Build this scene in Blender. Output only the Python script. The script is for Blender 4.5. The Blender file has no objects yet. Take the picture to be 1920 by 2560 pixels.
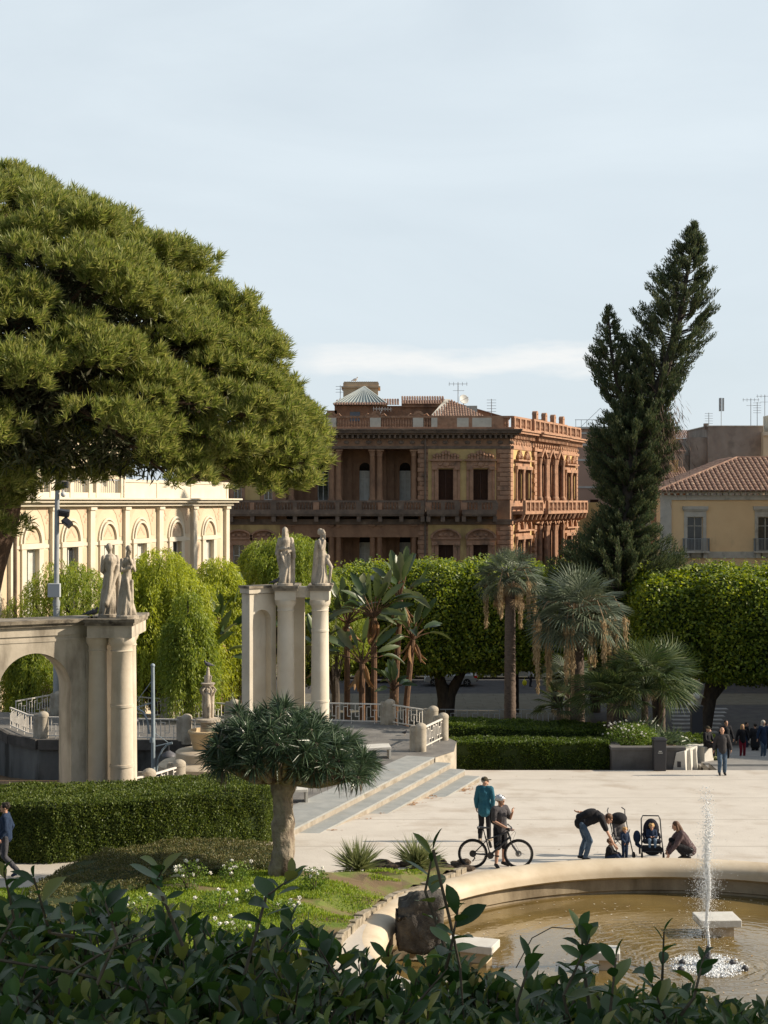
import bpy, bmesh, math, random
import numpy as np
from mathutils import Vector, Matrix, noise
R = math.radians
S = bpy.context.scene
COL = S.collection
K = 3850.0; HY = 1255.0; CZ = 9.0
# ---------------- camera ----------------
cam = bpy.data.cameras.new('camera'); camo = bpy.data.objects.new('camera', cam); COL.objects.link(camo)
camo.location = (0, 0, CZ); camo.rotation_euler = (R(90), 0, 0)
cam.sensor_fit = 'VERTICAL'; cam.sensor_height = 36.0; cam.lens = 36.0*K/2560.0
cam.shift_y = -25/2560.0; cam.clip_start = .1; cam.clip_end = 3000
S.camera = camo
# ---------------- light ----------------
SUN_EL, SUN_AZ = 28.0, 0.8          # azimuth measured from +X towards +Y
sd = Vector((math.cos(R(SUN_EL))*math.cos(R(SUN_AZ)), math.cos(R(SUN_EL))*math.sin(R(SUN_AZ)), math.sin(R(SUN_EL))))
sl = bpy.data.lights.new('sun', 'SUN'); sl.energy = 5.0; sl.angle = R(.55); sl.color = (1, .87, .70)
so = bpy.data.objects.new('sun', sl); COL.objects.link(so); so.rotation_euler = sd.to_track_quat('Z', 'Y').to_euler()
W = bpy.data.worlds.new('World'); S.world = W; W.use_nodes = True
nt = W.node_tree; nt.nodes.clear()
def N(t, **k):
    n = nt.nodes.new(t)
    for a, b in k.items(): setattr(n, a, b)
    return n
wo = N('ShaderNodeOutputWorld'); bg = N('ShaderNodeBackground'); bg.inputs[1].default_value = .070
sky = N('ShaderNodeTexSky', sky_type='NISHITA', sun_disc=False); sky.sun_elevation = R(SUN_EL); sky.sun_rotation = R(90-SUN_AZ)
sky.air_density = 1.0; sky.dust_density = 1.5; sky.ozone_density = 1.5
tc = N('ShaderNodeTexCoord'); mp = N('ShaderNodeMapping'); mp.inputs['Scale'].default_value = (1.1, 1.1, 3.4); mp.inputs['Rotation'].default_value = (0, R(-14), 0)
nz = N('ShaderNodeTexNoise'); nz.inputs['Scale'].default_value = 2.2; nz.inputs['Detail'].default_value = 8; nz.inputs['Roughness'].default_value = .55; nz.inputs['Distortion'].default_value = .6
cr = N('ShaderNodeValToRGB'); cr.color_ramp.elements[0].position = .32; cr.color_ramp.elements[0].color = (.80, .80, .80, 1); cr.color_ramp.elements[1].position = .68; cr.color_ramp.elements[1].color = (.97, .97, .97, 1)
mx = N('ShaderNodeMix', data_type='RGBA'); mx.inputs['B'].default_value = (8.0, 8.95, 9.6, 1)
L = nt.links.new
L(tc.outputs['Generated'], mp.inputs['Vector']); L(mp.outputs[0], nz.inputs['Vector']); L(nz.outputs['Fac'], cr.inputs[0])
dp_ = N('ShaderNodeVectorMath', operation='DOT_PRODUCT'); L(tc.outputs['Generated'], dp_.inputs[0]); dp_.inputs[1].default_value = (0, .965, .26)
mr = N('ShaderNodeMapRange', interpolation_type='SMOOTHSTEP'); mr.inputs['From Min'].default_value = .30; mr.inputs['From Max'].default_value = .86; mr.inputs['To Min'].default_value = .34; L(dp_.outputs['Value'], mr.inputs['Value'])
mm = N('ShaderNodeMath', operation='MULTIPLY'); L(cr.outputs[0], mm.inputs[0]); L(mr.outputs[0], mm.inputs[1]); L(mm.outputs[0], mx.inputs['Factor']); L(sky.outputs[0], mx.inputs['A'])
# one low band of cumulus just above the roofs
sx = N('ShaderNodeSeparateXYZ'); L(tc.outputs['Generated'], sx.inputs[0])
mp2 = N('ShaderNodeMapping'); mp2.inputs['Scale'].default_value = (14, 14, 60); L(tc.outputs['Generated'], mp2.inputs['Vector'])
nz2 = N('ShaderNodeTexNoise'); nz2.inputs['Scale'].default_value = 1.0; nz2.inputs['Detail'].default_value = 7; nz2.inputs['Roughness'].default_value = .6; L(mp2.outputs[0], nz2.inputs['Vector'])
def M(op, a, b=None, c=None):
    n = N('ShaderNodeMath', operation=op)
    for i, v in enumerate((a, b, c)):
        if v is None: continue
        if isinstance(v, (int, float)): n.inputs[i].default_value = v
        else: L(v, n.inputs[i])
    return n.outputs[0]
zz = M('ADD', sx.outputs[2], M('MULTIPLY', M('SUBTRACT', nz2.outputs['Fac'], .5), .035))
band = M('SUBTRACT', 1.0, M('MINIMUM', M('MULTIPLY', M('ABSOLUTE', M('SUBTRACT', zz, .091)), 85.0), 1.0))
xx = M('SUBTRACT', 1.0, M('MINIMUM', M('MULTIPLY', M('ABSOLUTE', M('SUBTRACT', sx.outputs[0], .05)), 8.5), 1.0))
fac = M('MULTIPLY', band, M('MINIMUM', M('MULTIPLY', xx, 3.0), .8))
mx2 = N('ShaderNodeMix', data_type='RGBA'); mx2.inputs['B'].default_value = (9.9, 9.9, 9.7, 1)
L(fac, mx2.inputs['Factor']); L(mx.outputs['Result'], mx2.inputs['A']); L(mx2.outputs['Result'], bg.inputs[0]); L(bg.outputs[0], wo.inputs[0])
S.view_settings.view_transform = 'Standard'; S.view_settings.look = 'None'; S.view_settings.exposure = .47; S.view_settings.gamma = 1
S.cycles.max_bounces = 6; S.cycles.diffuse_bounces = 3; S.cycles.transparent_max_bounces = 8; S.cycles.caustics_reflective = False; S.cycles.caustics_refractive = False
# ---------------- helpers ----------------
def at(px, py, Y): return Vector(((px-960)/K*Y, Y, CZ-(py-HY)/K*Y))
def gx(px, Y): return (px-960)/K*Y
def gz(py, Y): return CZ-(py-HY)/K*Y
def plz(x, y): return -.055*(y-38)                       # the sloping square
def onp(px, py, dz=0):                                   # pixel -> point of the square
    d = (py-HY)/K; Y = (CZ-.055*38-dz)/(d-.055) if d > .056 else 58
    return Vector((gx(px, Y), Y, plz(0, Y)+dz))
def gg(Y): return -1.3-(Y-56)*.115
def onz(px, py, z): Y = (CZ-z)*K/(py-HY); return Vector((gx(px, Y), Y, z))
def tag(o, label=None, cat=None, group=None, kind=None):
    for k, v in (('label', label), ('category', cat), ('group', group), ('kind', kind)):
        if v: o[k] = v
    return o
def empty(name, loc=(0, 0, 0), rz=0, label=None, cat=None, group=None):
    o = bpy.data.objects.new(name, None); COL.objects.link(o); o.location = loc; o.rotation_euler = (0, 0, rz); o.empty_display_size = .2
    return tag(o, label, cat, group)
def link(name, me, parent=None, mats=None):
    o = bpy.data.objects.new(name, me); COL.objects.link(o)
    if parent: o.parent = parent
    if mats:
        for m in (mats if isinstance(mats, (list, tuple)) else [mats]): me.materials.append(m)
    return o
KIDS = {}
def copy_tree(o, parent=None):
    c = o.copy(); COL.objects.link(c); c.parent = parent
    if parent: c.matrix_parent_inverse = o.matrix_parent_inverse.copy()
    for ch in [x for x in COL.objects if x.parent == o]: copy_tree(ch, c)
    return c
class MB:
    def __init__(s, M=None): s.v = []; s.f = []; s.m = []; s.M = M or Matrix.Identity(4); s.k = 0
    def add(s, vs, fs):
        b = len(s.v); s.v += [s.M @ Vector(p) for p in vs]; s.f += [[b+i for i in f] for f in fs]; s.m += [s.k]*len(fs); return s
    def box(s, x0, x1, y0, y1, z0, z1):
        return s.add([(x0,y0,z0),(x1,y0,z0),(x1,y1,z0),(x0,y1,z0),(x0,y0,z1),(x1,y0,z1),(x1,y1,z1),(x0,y1,z1)],
                     [(0,3,2,1),(4,5,6,7),(0,1,5,4),(1,2,6,5),(2,3,7,6),(3,0,4,7)])
    def bar(s, a, b, w, h=None, up=(0,0,1)):
        a = Vector(a); b = Vector(b); h = h or w; d = (b-a).normalized(); u = Vector(up)
        if abs(d.dot(u)) > .95: u = Vector((0,1,0))
        r = d.cross(u).normalized()*w/2; u = r.cross(d).normalized()*h/2
        vs = [p+i*r+j*u for p in (a, b) for i, j in ((-1,-1),(1,-1),(1,1),(-1,1))]
        return s.add(vs, [(0,1,2,3),(4,7,6,5),(0,4,5,1),(1,5,6,2),(2,6,7,3),(3,7,4,0)])
    def tube(s, pts, rad, n=8, cap=True, sq=1.0, up=(0,0,1)):
        pts = [Vector(p) for p in pts]; m = len(pts)
        if not isinstance(rad, (list, tuple)): rad = [rad]*m
        vs = []; prev = None
        for i, p in enumerate(pts):
            d = (pts[min(i+1, m-1)]-pts[max(i-1, 0)]).normalized()
            if prev is None:
                u = Vector(up); u = u if abs(d.dot(u)) < .95 else Vector((0, 1, 0)); r = d.cross(u).normalized()
            else: r = (prev-d*prev.dot(d)).normalized()
            prev = r; q = d.cross(r)
            for k in range(n):
                a = 2*math.pi*k/n; vs.append(p+(r*math.cos(a)+q*math.sin(a)*sq)*rad[i])
        fs = [(i*n+k, i*n+(k+1) % n, (i+1)*n+(k+1) % n, (i+1)*n+k) for i in range(m-1) for k in range(n)]
        if cap: fs += [tuple(range(n))[::-1], tuple((m-1)*n+k for k in range(n))]
        return s.add(vs, fs)
    def lathe(s, prof, c=(0,0,0), n=24, a0=0, a1=2*math.pi, cap=True):
        full = abs(a1-a0-2*math.pi) < 1e-6; nn = n if full else n+1; c = Vector(c)
        vs = [c+Vector((r*math.cos(a0+(a1-a0)*k/n), r*math.sin(a0+(a1-a0)*k/n), z)) for r, z in prof for k in range(nn)]
        fs = [(i*nn+k, i*nn+(k+1) % nn, (i+1)*nn+(k+1) % nn, (i+1)*nn+k) for i in range(len(prof)-1) for k in range(n)]
        if cap and full: fs += [tuple(range(nn))[::-1], tuple((len(prof)-1)*nn+k for k in range(nn))]
        return s.add(vs, fs)
    def prism(s, pts, z0, z1):
        n = len(pts); z0 = z0 if callable(z0) else (lambda x, y, q=z0: q); z1 = z1 if callable(z1) else (lambda x, y, q=z1: q)
        vs = [(x, y, z0(x, y)) for x, y in pts]+[(x, y, z1(x, y)) for x, y in pts]
        return s.add(vs, [tuple(range(n))[::-1], tuple(range(n, 2*n))]+[(i, (i+1) % n, n+(i+1) % n, n+i) for i in range(n)])
    def face(s, pts, th, nrm):                              # polygon in 3D pushed along nrm by th
        n = len(pts); nrm = Vector(nrm)*th; pts = [Vector(p) for p in pts]
        return s.add(pts+[p+nrm for p in pts], [tuple(range(n))[::-1], tuple(range(n, 2*n))]+[(i, (i+1) % n, n+(i+1) % n, n+i) for i in range(n)])
    def ball(s, c, r, n=10, m=7, sx=1, sy=1, sz=1):
        return s.lathe([(max(r*math.sin(math.pi*i/m), 1e-4), -r*math.cos(math.pi*i/m)*sz) for i in range(m+1)], c, n) if sx == sy == 1 else s._ell(c, r*sx, r*sy, r*sz, n, m)
    def _ell(s, c, a, b, d, n, m):
        c = Vector(c); vs = [c+Vector((a*math.sin(math.pi*i/m)*math.cos(2*math.pi*k/n), b*math.sin(math.pi*i/m)*math.sin(2*math.pi*k/n), -d*math.cos(math.pi*i/m))) for i in range(m+1) for k in range(n)]
        return s.add(vs, [(i*n+k, i*n+(k+1) % n, (i+1)*n+(k+1) % n, (i+1)*n+k) for i in range(m) for k in range(n)])
    def build(s, name, mats, parent=None, smooth=False, bevel=0, recalc=True):
        me = bpy.data.meshes.new(name); me.from_pydata([tuple(v) for v in s.v], [], s.f); me.update()
        o = link(name, me, parent, mats)
        if max(s.m, default=0): me.polygons.foreach_set('material_index', s.m)
        if recalc:
            bm = bmesh.new(); bm.from_mesh(me); bmesh.ops.remove_doubles(bm, verts=bm.verts, dist=1e-5) if smooth else None
            bmesh.ops.recalc_face_normals(bm, faces=bm.faces); bm.to_mesh(me); bm.free()
        if smooth:
            me.shade_smooth()
            me.set_sharp_from_angle(angle=R(42))
        if bevel:
            b = o.modifiers.new('bevel', 'BEVEL'); b.width = bevel; b.segments = 2; b.limit_method = 'ANGLE'; b.angle_limit = R(40)
        return o
def polysheet(name, mats, pts, zf, holes=(), parent=None, cell=None):
    bm = bmesh.new()
    for loop in [pts]+list(holes):
        vs = [bm.verts.new((x, y, 0)) for x, y in loop]
        for i in range(len(vs)): bm.edges.new((vs[i], vs[(i+1) % len(vs)]))
    bmesh.ops.triangle_fill(bm, edges=bm.edges[:], use_beauty=True)
    if cell:
        xs = [p[0] for p in pts]; ys = [p[1] for p in pts]
        for c in np.arange(min(xs), max(xs), cell)[1:]:
            bmesh.ops.bisect_plane(bm, geom=bm.verts[:]+bm.edges[:]+bm.faces[:], plane_co=(c, 0, 0), plane_no=(1, 0, 0))
        for c in np.arange(min(ys), max(ys), cell)[1:]:
            bmesh.ops.bisect_plane(bm, geom=bm.verts[:]+bm.edges[:]+bm.faces[:], plane_co=(0, c, 0), plane_no=(0, 1, 0))
    for v in bm.verts: v.co.z = zf(v.co.x, v.co.y)
    bmesh.ops.recalc_face_normals(bm, faces=bm.faces)
    if sum(f.normal.z for f in bm.faces) < 0: bmesh.ops.reverse_faces(bm, faces=bm.faces)
    me = bpy.data.meshes.new(name); bm.to_mesh(me); bm.free(); return link(name, me, parent, mats)
# ---------------- materials ----------------
MATS = {}
def rgba(c): return (*c, 1) if len(c) == 3 else c
def mat(name, c, c2=None, scale=3, rough=.8, bump=0, bscale=None, lo=.35, hi=.65, stain=None, sscale=.6, slo=.5, shi=.75, szs=1, spec=.3, metal=0, detail=6, brick=None, zs=1):
    if name in MATS: return MATS[name]
    m = bpy.data.materials.new(name); MATS[name] = m; m.use_nodes = True; t = m.node_tree; p = t.nodes['Principled BSDF']; l = t.links.new
    def nn(ty, **k):
        n = t.nodes.new(ty)
        for a, b in k.items(): setattr(n, a, b)
        return n
    def vec(sc, z=1):
        q = nn('ShaderNodeMapping'); q.inputs['Scale'].default_value = (sc, sc, sc*z); l(tcn.outputs['Object'], q.inputs['Vector']); return q.outputs[0]
    def noi(sc, z=1, d=6):
        n = nn('ShaderNodeTexNoise'); n.inputs['Scale'].default_value = 1; n.inputs['Detail'].default_value = d; n.inputs['Roughness'].default_value = .6; l(vec(sc, z), n.inputs['Vector']); return n.outputs['Fac']
    def ramp(src, a, b):
        r = nn('ShaderNodeMapRange'); r.inputs['From Min'].default_value = a; r.inputs['From Max'].default_value = b; l(src, r.inputs['Value']); return r.outputs[0]
    def mixc(f, A, B):
        x = nn('ShaderNodeMix', data_type='RGBA'); l(f, x.inputs['Factor'])
        for key, v in (('A', A), ('B', B)):
            if isinstance(v, tuple): x.inputs[key].default_value = rgba(v)
            else: l(v, x.inputs[key])
        return x.outputs['Result']
    p.inputs['Roughness'].default_value = rough; p.inputs['Specular IOR Level'].default_value = spec; p.inputs['Metallic'].default_value = metal
    p.inputs['Base Color'].default_value = rgba(c); m.diffuse_color = rgba(c)
    tcn = nn('ShaderNodeTexCoord'); out = c
    if c2: out = mixc(ramp(noi(scale, zs, detail), lo, hi), c, c2)
    if stain: out = mixc(ramp(noi(sscale, szs), slo, shi), out, stain)
    if brick:                                              # (width, height, mortar colour, mortar size, axis)
        b = nn('ShaderNodeTexBrick'); b.inputs['Scale'].default_value = 1; b.inputs['Brick Width'].default_value = brick[0]; b.inputs['Row Height'].default_value = brick[1]; b.inputs['Mortar Size'].default_value = brick[3]; b.inputs['Mortar Smooth'].default_value = .3
        q = nn('ShaderNodeMapping'); l(tcn.outputs['Object'], q.inputs['Vector'])
        if brick[4] == 'xz': q.inputs['Rotation'].default_value = (R(90), 0, 0)
        if brick[4] == 'yz': q.inputs['Rotation'].default_value = (R(90), 0, R(90))
        if brick[0] > 50: q.inputs['Location'].default_value = (37, 1.3, 0)
        l(q.outputs[0], b.inputs['Vector']); out = mixc(b.outputs['Fac'], out, brick[2])
    if not isinstance(out, tuple): l(out, p.inputs['Base Color'])
    if bump:
        bn = nn('ShaderNodeBump'); bn.inputs['Strength'].default_value = min(bump, 1); bn.inputs['Distance'].default_value = .02*max(bump, 1); l(noi(bscale or scale*4, 1, 4), bn.inputs['Height']); l(bn.outputs[0], p.inputs['Normal'])
    return m
def leafmat(name, cols, rough=.55, trans=.3, tcol=None, spec=.35):
    m = bpy.data.materials.new(name); m.use_nodes = True; t = m.node_tree; l = t.links.new; p = t.nodes['Principled BSDF']; o = t.nodes['Material Output']
    g = t.nodes.new('ShaderNodeNewGeometry'); r = t.nodes.new('ShaderNodeValToRGB'); e = r.color_ramp.elements
    e[0].color = rgba(cols[0]); e[1].color = rgba(cols[-1]); e[0].position = 0; e[1].position = 1
    for i, c in enumerate(cols[1:-1]): x = e.new((i+1)/(len(cols)-1)); x.color = rgba(c)
    l(g.outputs['Random Per Island'], r.inputs[0]); l(r.outputs[0], p.inputs['Base Color']); p.inputs['Roughness'].default_value = rough; p.inputs['Specular IOR Level'].default_value = spec
    if trans:
        tr = t.nodes.new('ShaderNodeBsdfTranslucent'); mxs = t.nodes.new('ShaderNodeMixShader'); mxs.inputs[0].default_value = trans
        hs = t.nodes.new('ShaderNodeHueSaturation'); hs.inputs['Value'].default_value = 1.5; hs.inputs['Saturation'].default_value = 1.1; hs.inputs['Hue'].default_value = .49
        l(r.outputs[0], hs.inputs['Color']); l(hs.outputs[0], tr.inputs[0]); l(p.outputs[0], mxs.inputs[1]); l(tr.outputs[0], mxs.inputs[2]); l(mxs.outputs[0], o.inputs[0])
    return m
# ---------------- foliage ----------------
rng = np.random.default_rng(7)
def unit(n): v = rng.normal(size=(n, 3)); return v/np.linalg.norm(v, axis=1, keepdims=True)
def nrm(v): return v/np.maximum(np.linalg.norm(v, axis=1, keepdims=True), 1e-9)
def leaves(name, P, D, L_, W_, material, parent=None, Nn=None, bend=0.0, segs=1, extra=None):
    """P base points, D directions, L lengths, W widths; a rhomb or a bent two-segment blade per leaf"""
    n = len(P); D = nrm(D); L_ = np.broadcast_to(np.asarray(L_, float), (n,))[:, None]; W_ = np.broadcast_to(np.asarray(W_, float), (n,))[:, None]
    Q = unit(n) if Nn is None else Nn
    Sd = nrm(np.cross(D, Q))
    if segs == 1:
        V = np.stack([P, P+D*L_*.5+Sd*W_*.5, P+D*L_, P+D*L_*.5-Sd*W_*.5], 1).reshape(-1, 3)
        idx = np.arange(n*4); nl = 4; nf = n
    else:
        dn = np.array([0, 0, -1.0])
        P1 = P+D*L_*.42; D2 = nrm(D+dn*bend); P2 = P1+D2*L_*.58
        V = np.stack([P, P1+Sd*W_*.5, P2, P1-Sd*W_*.5], 1).reshape(-1, 3)
        idx = (np.arange(n)[:, None]*4+np.array([0, 1, 3, 1, 2, 3])[None]).reshape(-1); nl = 3; nf = n*2
    me = bpy.data.meshes.new(name); me.vertices.add(len(V)); me.vertices.foreach_set('co', V.astype(np.float32).ravel())
    me.loops.add(len(idx)); me.loops.foreach_set('vertex_index', idx.astype(np.int32))
    me.polygons.add(nf); me.polygons.foreach_set('loop_start', (np.arange(nf)*nl).astype(np.int32)); me.polygons.foreach_set('loop_total', np.full(nf, nl, np.int32))
    me.update(); return link(name, me, parent, material)
def fnoise(P, s, seed=0):
    """cheap smooth noise in -1..1 for arrays of points"""
    r = np.random.default_rng(seed); o = np.zeros(len(P))
    for k in range(5):
        w = r.normal(size=3)*s*(1+.6*k); o += np.sin(P@w+r.uniform(0, 6.28))/(1+.4*k)
    return o/2.6
# ================= ground and water =================
m_plaza = mat('plaza_stone', (.57,.525,.46), (.49,.445,.385), scale=.9, rough=.75, bump=.35, bscale=12, lo=.3, hi=.7, stain=(.36,.29,.22), sscale=.45, slo=.54, shi=.80, detail=11, brick=(400,4.7,(.36,.32,.27),.05,'xy'))
m_asph = mat('terrace_asphalt', (.12,.115,.108), (.20,.19,.175), scale=1.3, rough=.9, bump=.35, bscale=60, detail=10, stain=(.29,.27,.24), sscale=7, slo=.60, shi=.8)
m_road = mat('road_asphalt', (.05,.05,.055), (.08,.078,.075), scale=1.5, rough=.85, bump=.2, bscale=30)
m_pave = mat('pavement_stone', (.13,.12,.09), (.17,.155,.12), scale=1.2, rough=.9, bump=.2, brick=(2.4,1.2,(.1,.09,.07),.03,'xy'))
m_soil = mat('soil', (.13,.085,.05), (.24,.16,.09), scale=2.5, rough=.95, bump=.8, bscale=18, detail=10)
m_grassb = mat('turf', (.11,.16,.025), (.22,.24,.06), scale=2.2, rough=.9, bump=.6, bscale=40, detail=9, stain=(.17,.12,.065), sscale=1.1, slo=.40, shi=.56)
m_step = mat('step_slate', (.25,.26,.25), (.33,.335,.32), scale=2, rough=.7, bump=.1, stain=(.34,.31,.26), sscale=2.5, slo=.6, shi=.8)
m_beige = mat('beige_stone', (.52,.44,.33), (.42,.34,.24), scale=2.5, rough=.85, bump=.3, bscale=14, stain=(.25,.19,.13), sscale=1.1, slo=.55, shi=.8)
m_ren = mat('grey_render', (.18,.18,.17), (.11,.11,.105), scale=1.1, rough=.9, bump=.2, zs=.4, stain=(.05,.05,.045), sscale=.8, slo=.5, shi=.62, szs=.3)
m_lip = mat('dark_coping', (.06,.055,.05), (.11,.1,.09), scale=2, rough=.9)
m_post = mat('weathered_post_stone', (.46,.41,.33), (.31,.27,.21), scale=3, rough=.9, bump=.4, bscale=20, stain=(.12,.105,.085), sscale=2.2, slo=.55, shi=.75)
m_white = mat('white_paint', (.72,.68,.61), (.60,.55,.48), scale=8, rough=.6)
m_lightst = mat('pale_stone', (.62,.60,.54), (.5,.48,.43), scale=2, rough=.8, bump=.15)

FC = (6.5, 30.4); FR = 7.05                                 # fountain centre and crest radius
circ = lambda r, n=96, c=FC: [(c[0]+r*math.cos(2*math.pi*i/n), c[1]+r*math.sin(2*math.pi*i/n)) for i in range(n)]
def plaza_z(x, y): return plz(x, y)
polysheet('plaza', m_plaza, [(-30,18),(48,18),(48,58),(2.6,58),(.4,52),(-2.7,43),(-3.1,42.3),(-30,42.3)], plaza_z, [circ(FR-.12)])['kind'] = 'structure'
polysheet('ground', m_road, [(-600,-300),(600,-300),(600,900),(-600,900)], lambda x, y: -5.9, [])['kind'] = 'structure'
polysheet('garden_ground', m_soil, [(-60,56),(13.8,56),(15.2,93),(-60,93)], lambda x, y: -1.3-(y-56)*.115, [])['kind'] = 'structure'
polysheet('pavement', m_pave, [(-40,95),(60,95),(60,119),(-40,119)], lambda x, y: -5.80)['kind'] = 'structure'
polysheet('far_pavement', m_pave, [(-60,129.5),(80,129.5),(80,139.8),(-60,139.8)], lambda x, y: -5.72)['kind'] = 'structure'
# zebra crossing on the near side of the street
z = MB()
for i in range(10):
    y0 = 93.2+i*1.85; z.box(17.6+.33*i, 19.9+.52*i, y0, y0+.8, -5.80, -5.792)
z.build('crosswalk', mat('worn_road_paint', (.30,.30,.29), (.16,.16,.16), scale=1.5, rough=.8, lo=.4, hi=.7))['kind'] = 'structure'
polysheet('crossing_road', m_road, [(14,92.2),(60,92.2),(60,112.5),(14,112.5)], lambda x, y: -5.797)['kind'] = 'structure'
# stepped descent to the street
st = MB(); zz0 = -1.12; y0 = 58.0
for i in range(24):
    y1 = y0+1.42; st.k = 0; st.box(12.6, 48, y0, y1+.35, -7, zz0-.004); st.k = 1; st.box(12.6, 48, y1-.42, y1+.004, zz0-.03, zz0)
    y0 = y1; zz0 -= .195
st.build('stairs', [mat('stair_stone', (.26,.25,.23), (.2,.19,.18), scale=2, rough=.8), mat('dark_tread_band', (.06,.06,.06), (.09,.09,.085), scale=3, rough=.7)])['kind'] = 'structure'  # second material is the dark band along each tread's far edge
# terrace of dark asphalt with the sunken court cut out of it
TZ = -.1
pit = [(-26,46.2),(-8.2,46.2),(-6.6,48.0),(-6.2,51),(-6.3,58.7),(-13.2,58.9),(-14.6,60.3),(-16,63),(-26,63.5)]
ter = [(-30,42.3),(-3.15,42.3),(-2.55,42.72),(1.83,54.9),(2.55,56.2),(2.75,58.5),(2.0,61),(.4,63.2),(-2,64.6),(-6,65.8),(-14,66.6),(-30,67)]
polysheet('terrace', m_asph, ter, lambda x, y: TZ, [pit])['kind'] = 'structure'
w = MB(); n = len(pit)
for i in range(n):
    a = Vector((*pit[i], 0)); b = Vector((*pit[(i+1) % n], 0)); d = (b-a).normalized(); q = Vector((-d.y, d.x, 0))
    w.k = 0; w.face([(a.x,a.y,-4.3),(b.x,b.y,-4.3),(b.x,b.y,TZ-.36),(a.x,a.y,TZ-.36)], -.35, q)
    w.k = 1; w.face([(a.x,a.y,TZ-.35),(b.x,b.y,TZ-.35),(b.x,b.y,TZ+.03),(a.x,a.y,TZ+.03)], .16, q)
w.build('retaining_wall', [m_ren, m_lip])['kind'] = 'structure'
polysheet('sunken_court', m_soil, [(-30,46),(-6,46),(-6,67),(-30,67)], lambda x, y: -4.25)['kind'] = 'structure'
w = MB()
for i in range(3, len(ter)-1):
    a = ter[i]; b = ter[i+1]; d = (Vector((*b,0))-Vector((*a,0))).normalized(); q = Vector((-d.y, d.x, 0))
    w.k = 0; w.face([(a[0],a[1],-3.2),(b[0],b[1],-3.2),(b[0],b[1],TZ-.01),(a[0],a[1],TZ-.01)], .4, q)
w.build('terrace_wall', [m_post])['kind'] = 'structure'
# shallow flight of slate steps between terrace and square
A = Vector((-2.55,42.72,0)); B = Vector((1.83,54.9,0)); d = (B-A).normalized(); q = Vector((d.y,-d.x,0)); s = MB()
for k in range(4):
    zt = TZ+.02-.205*k; o0 = q*(.54*(k-1)); o1 = q*(.54*k); a0 = A-d*1.0
    e = B+d*(.1 if k else -.1)
    P = [a0+o0-q*(.9 if k == 0 else 0.02), a0+o1-q*.012, e+o1-q*.012, e+o0-q*(.5 if k == 0 else 0.02)]
    s.k = 1; s.add([(p.x,p.y,-2) for p in P]+[(p.x,p.y,zt-.055) for p in P], [(3,2,1,0),(4,5,6,7),(0,1,5,4),(1,2,6,5),(2,3,7,6),(3,0,4,7)])
    P[1] += q*.012; P[2] += q*.012
    s.k = 0; s.add([(p.x,p.y,zt-.055) for p in P]+[(p.x,p.y,zt) for p in P], [(3,2,1,0),(4,5,6,7),(0,1,5,4),(1,2,6,5),(2,3,7,6),(3,0,4,7)])
s.build('steps', [m_step, mat('riser_stone', (.37,.33,.27), (.28,.245,.2), scale=3, rough=.9, bump=.3, stain=(.18,.15,.11), sscale=2, slo=.5, shi=.75)])['kind'] = 'structure'
# lawn with a stone curb, soil bed, garden path
m_curb = mat('rough_curb', (.36,.31,.24), (.2,.17,.12), scale=6, rough=.95, bump=.9, bscale=14)
lb = [onp(px, py) for px, py in ((-40,2235),(60,2232),(150,2205),(330,2175),(520,2150),(665,2168),(700,2187),(820,2190),(905,2186),(1010,2184),(1100,2172),(1160,2180),(1075,2218),(985,2252),(905,2300),(850,2355),(822,2420),(812,2600))]
lawn = [(p.x, p.y) for p in lb]+[(-30,24),(-30,38)]
def lawn_z(x, y):
    e = min(math.hypot(x-p.x, y-p.y) for p in lb); k = min(e/1.6, 1)
    return plz(x, y)+.05+.30*k*k*(3-2*k)+.05*noise.noise((x*.9, y*.9, 0))
bank = polysheet('lawn_ground', m_grassb, lawn, lawn_z, cell=.8); bank['kind'] = 'structure'
cu = MB(); random.seed(3)
cpts = [lb[i] for i in range(11, 18)]
for i in range(len(cpts)-1):
    a, b = cpts[i], cpts[i+1]; nseg = max(2, int((b-a).length/.33))
    for j in range(nseg):
        p = a.lerp(b, (j+.04)/nseg); r = a.lerp(b, (j+.94)/nseg); h = .13+.07*random.random()
        cu.bar(p+Vector((0,0,h*.5-.02)), r+Vector((0,0,h*.5-.02+random.uniform(-.01,.01))), .14+.05*random.random(), h)
cu.build('curb', m_curb, bevel=.015)['kind'] = 'structure'
# grass: tufts of blades over the lawn
def inpoly(X, Y, poly):
    c = np.zeros(len(X), bool); n = len(poly)
    for i in range(n):
        x1, y1 = poly[i]; x2, y2 = poly[(i+1) % n]
        k = ((y1 > Y) != (y2 > Y)) & (X < (x2-x1)*(Y-y1)/(y2-y1+1e-12)+x1); c ^= k
    return c
n = 260000; X = rng.uniform(-11.5, 2.4, n); Y = rng.uniform(27.5, 38.6, n); k = inpoly(X, Y, lawn)
lbx = np.array([[p.x, p.y] for p in lb]); X, Y = X[k], Y[k]
E_ = np.sqrt(((X[:,None]-lbx[None,:,0])**2+(Y[:,None]-lbx[None,:,1])**2).min(1)); kk = np.clip(E_/1.6, 0, 1)
bare = fnoise(np.stack([X, Y, X*0], 1), 1.3, 5)
soilside = (Y > 33.6-.35*(X+1)) & (X > -3.0)
keep = (bare > np.where(soilside, .12, -.65)) & (rng.random(len(X)) < .25+.75*kk); X, Y, kk = X[keep], Y[keep], kk[keep]
Z = -.055*(Y-38)+.03+.30*kk*kk*(3-2*kk)
D = unit(len(X))*.55+np.array([0,0,1.0])
leaves('grass', np.stack([X, Y, Z], 1), D, rng.uniform(.035,.10,len(X)), .022, leafmat('grass_blades', [(.10,.17,.02),(.21,.30,.035),(.32,.38,.06)], .6, .35))['kind'] = 'stuff'
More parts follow.
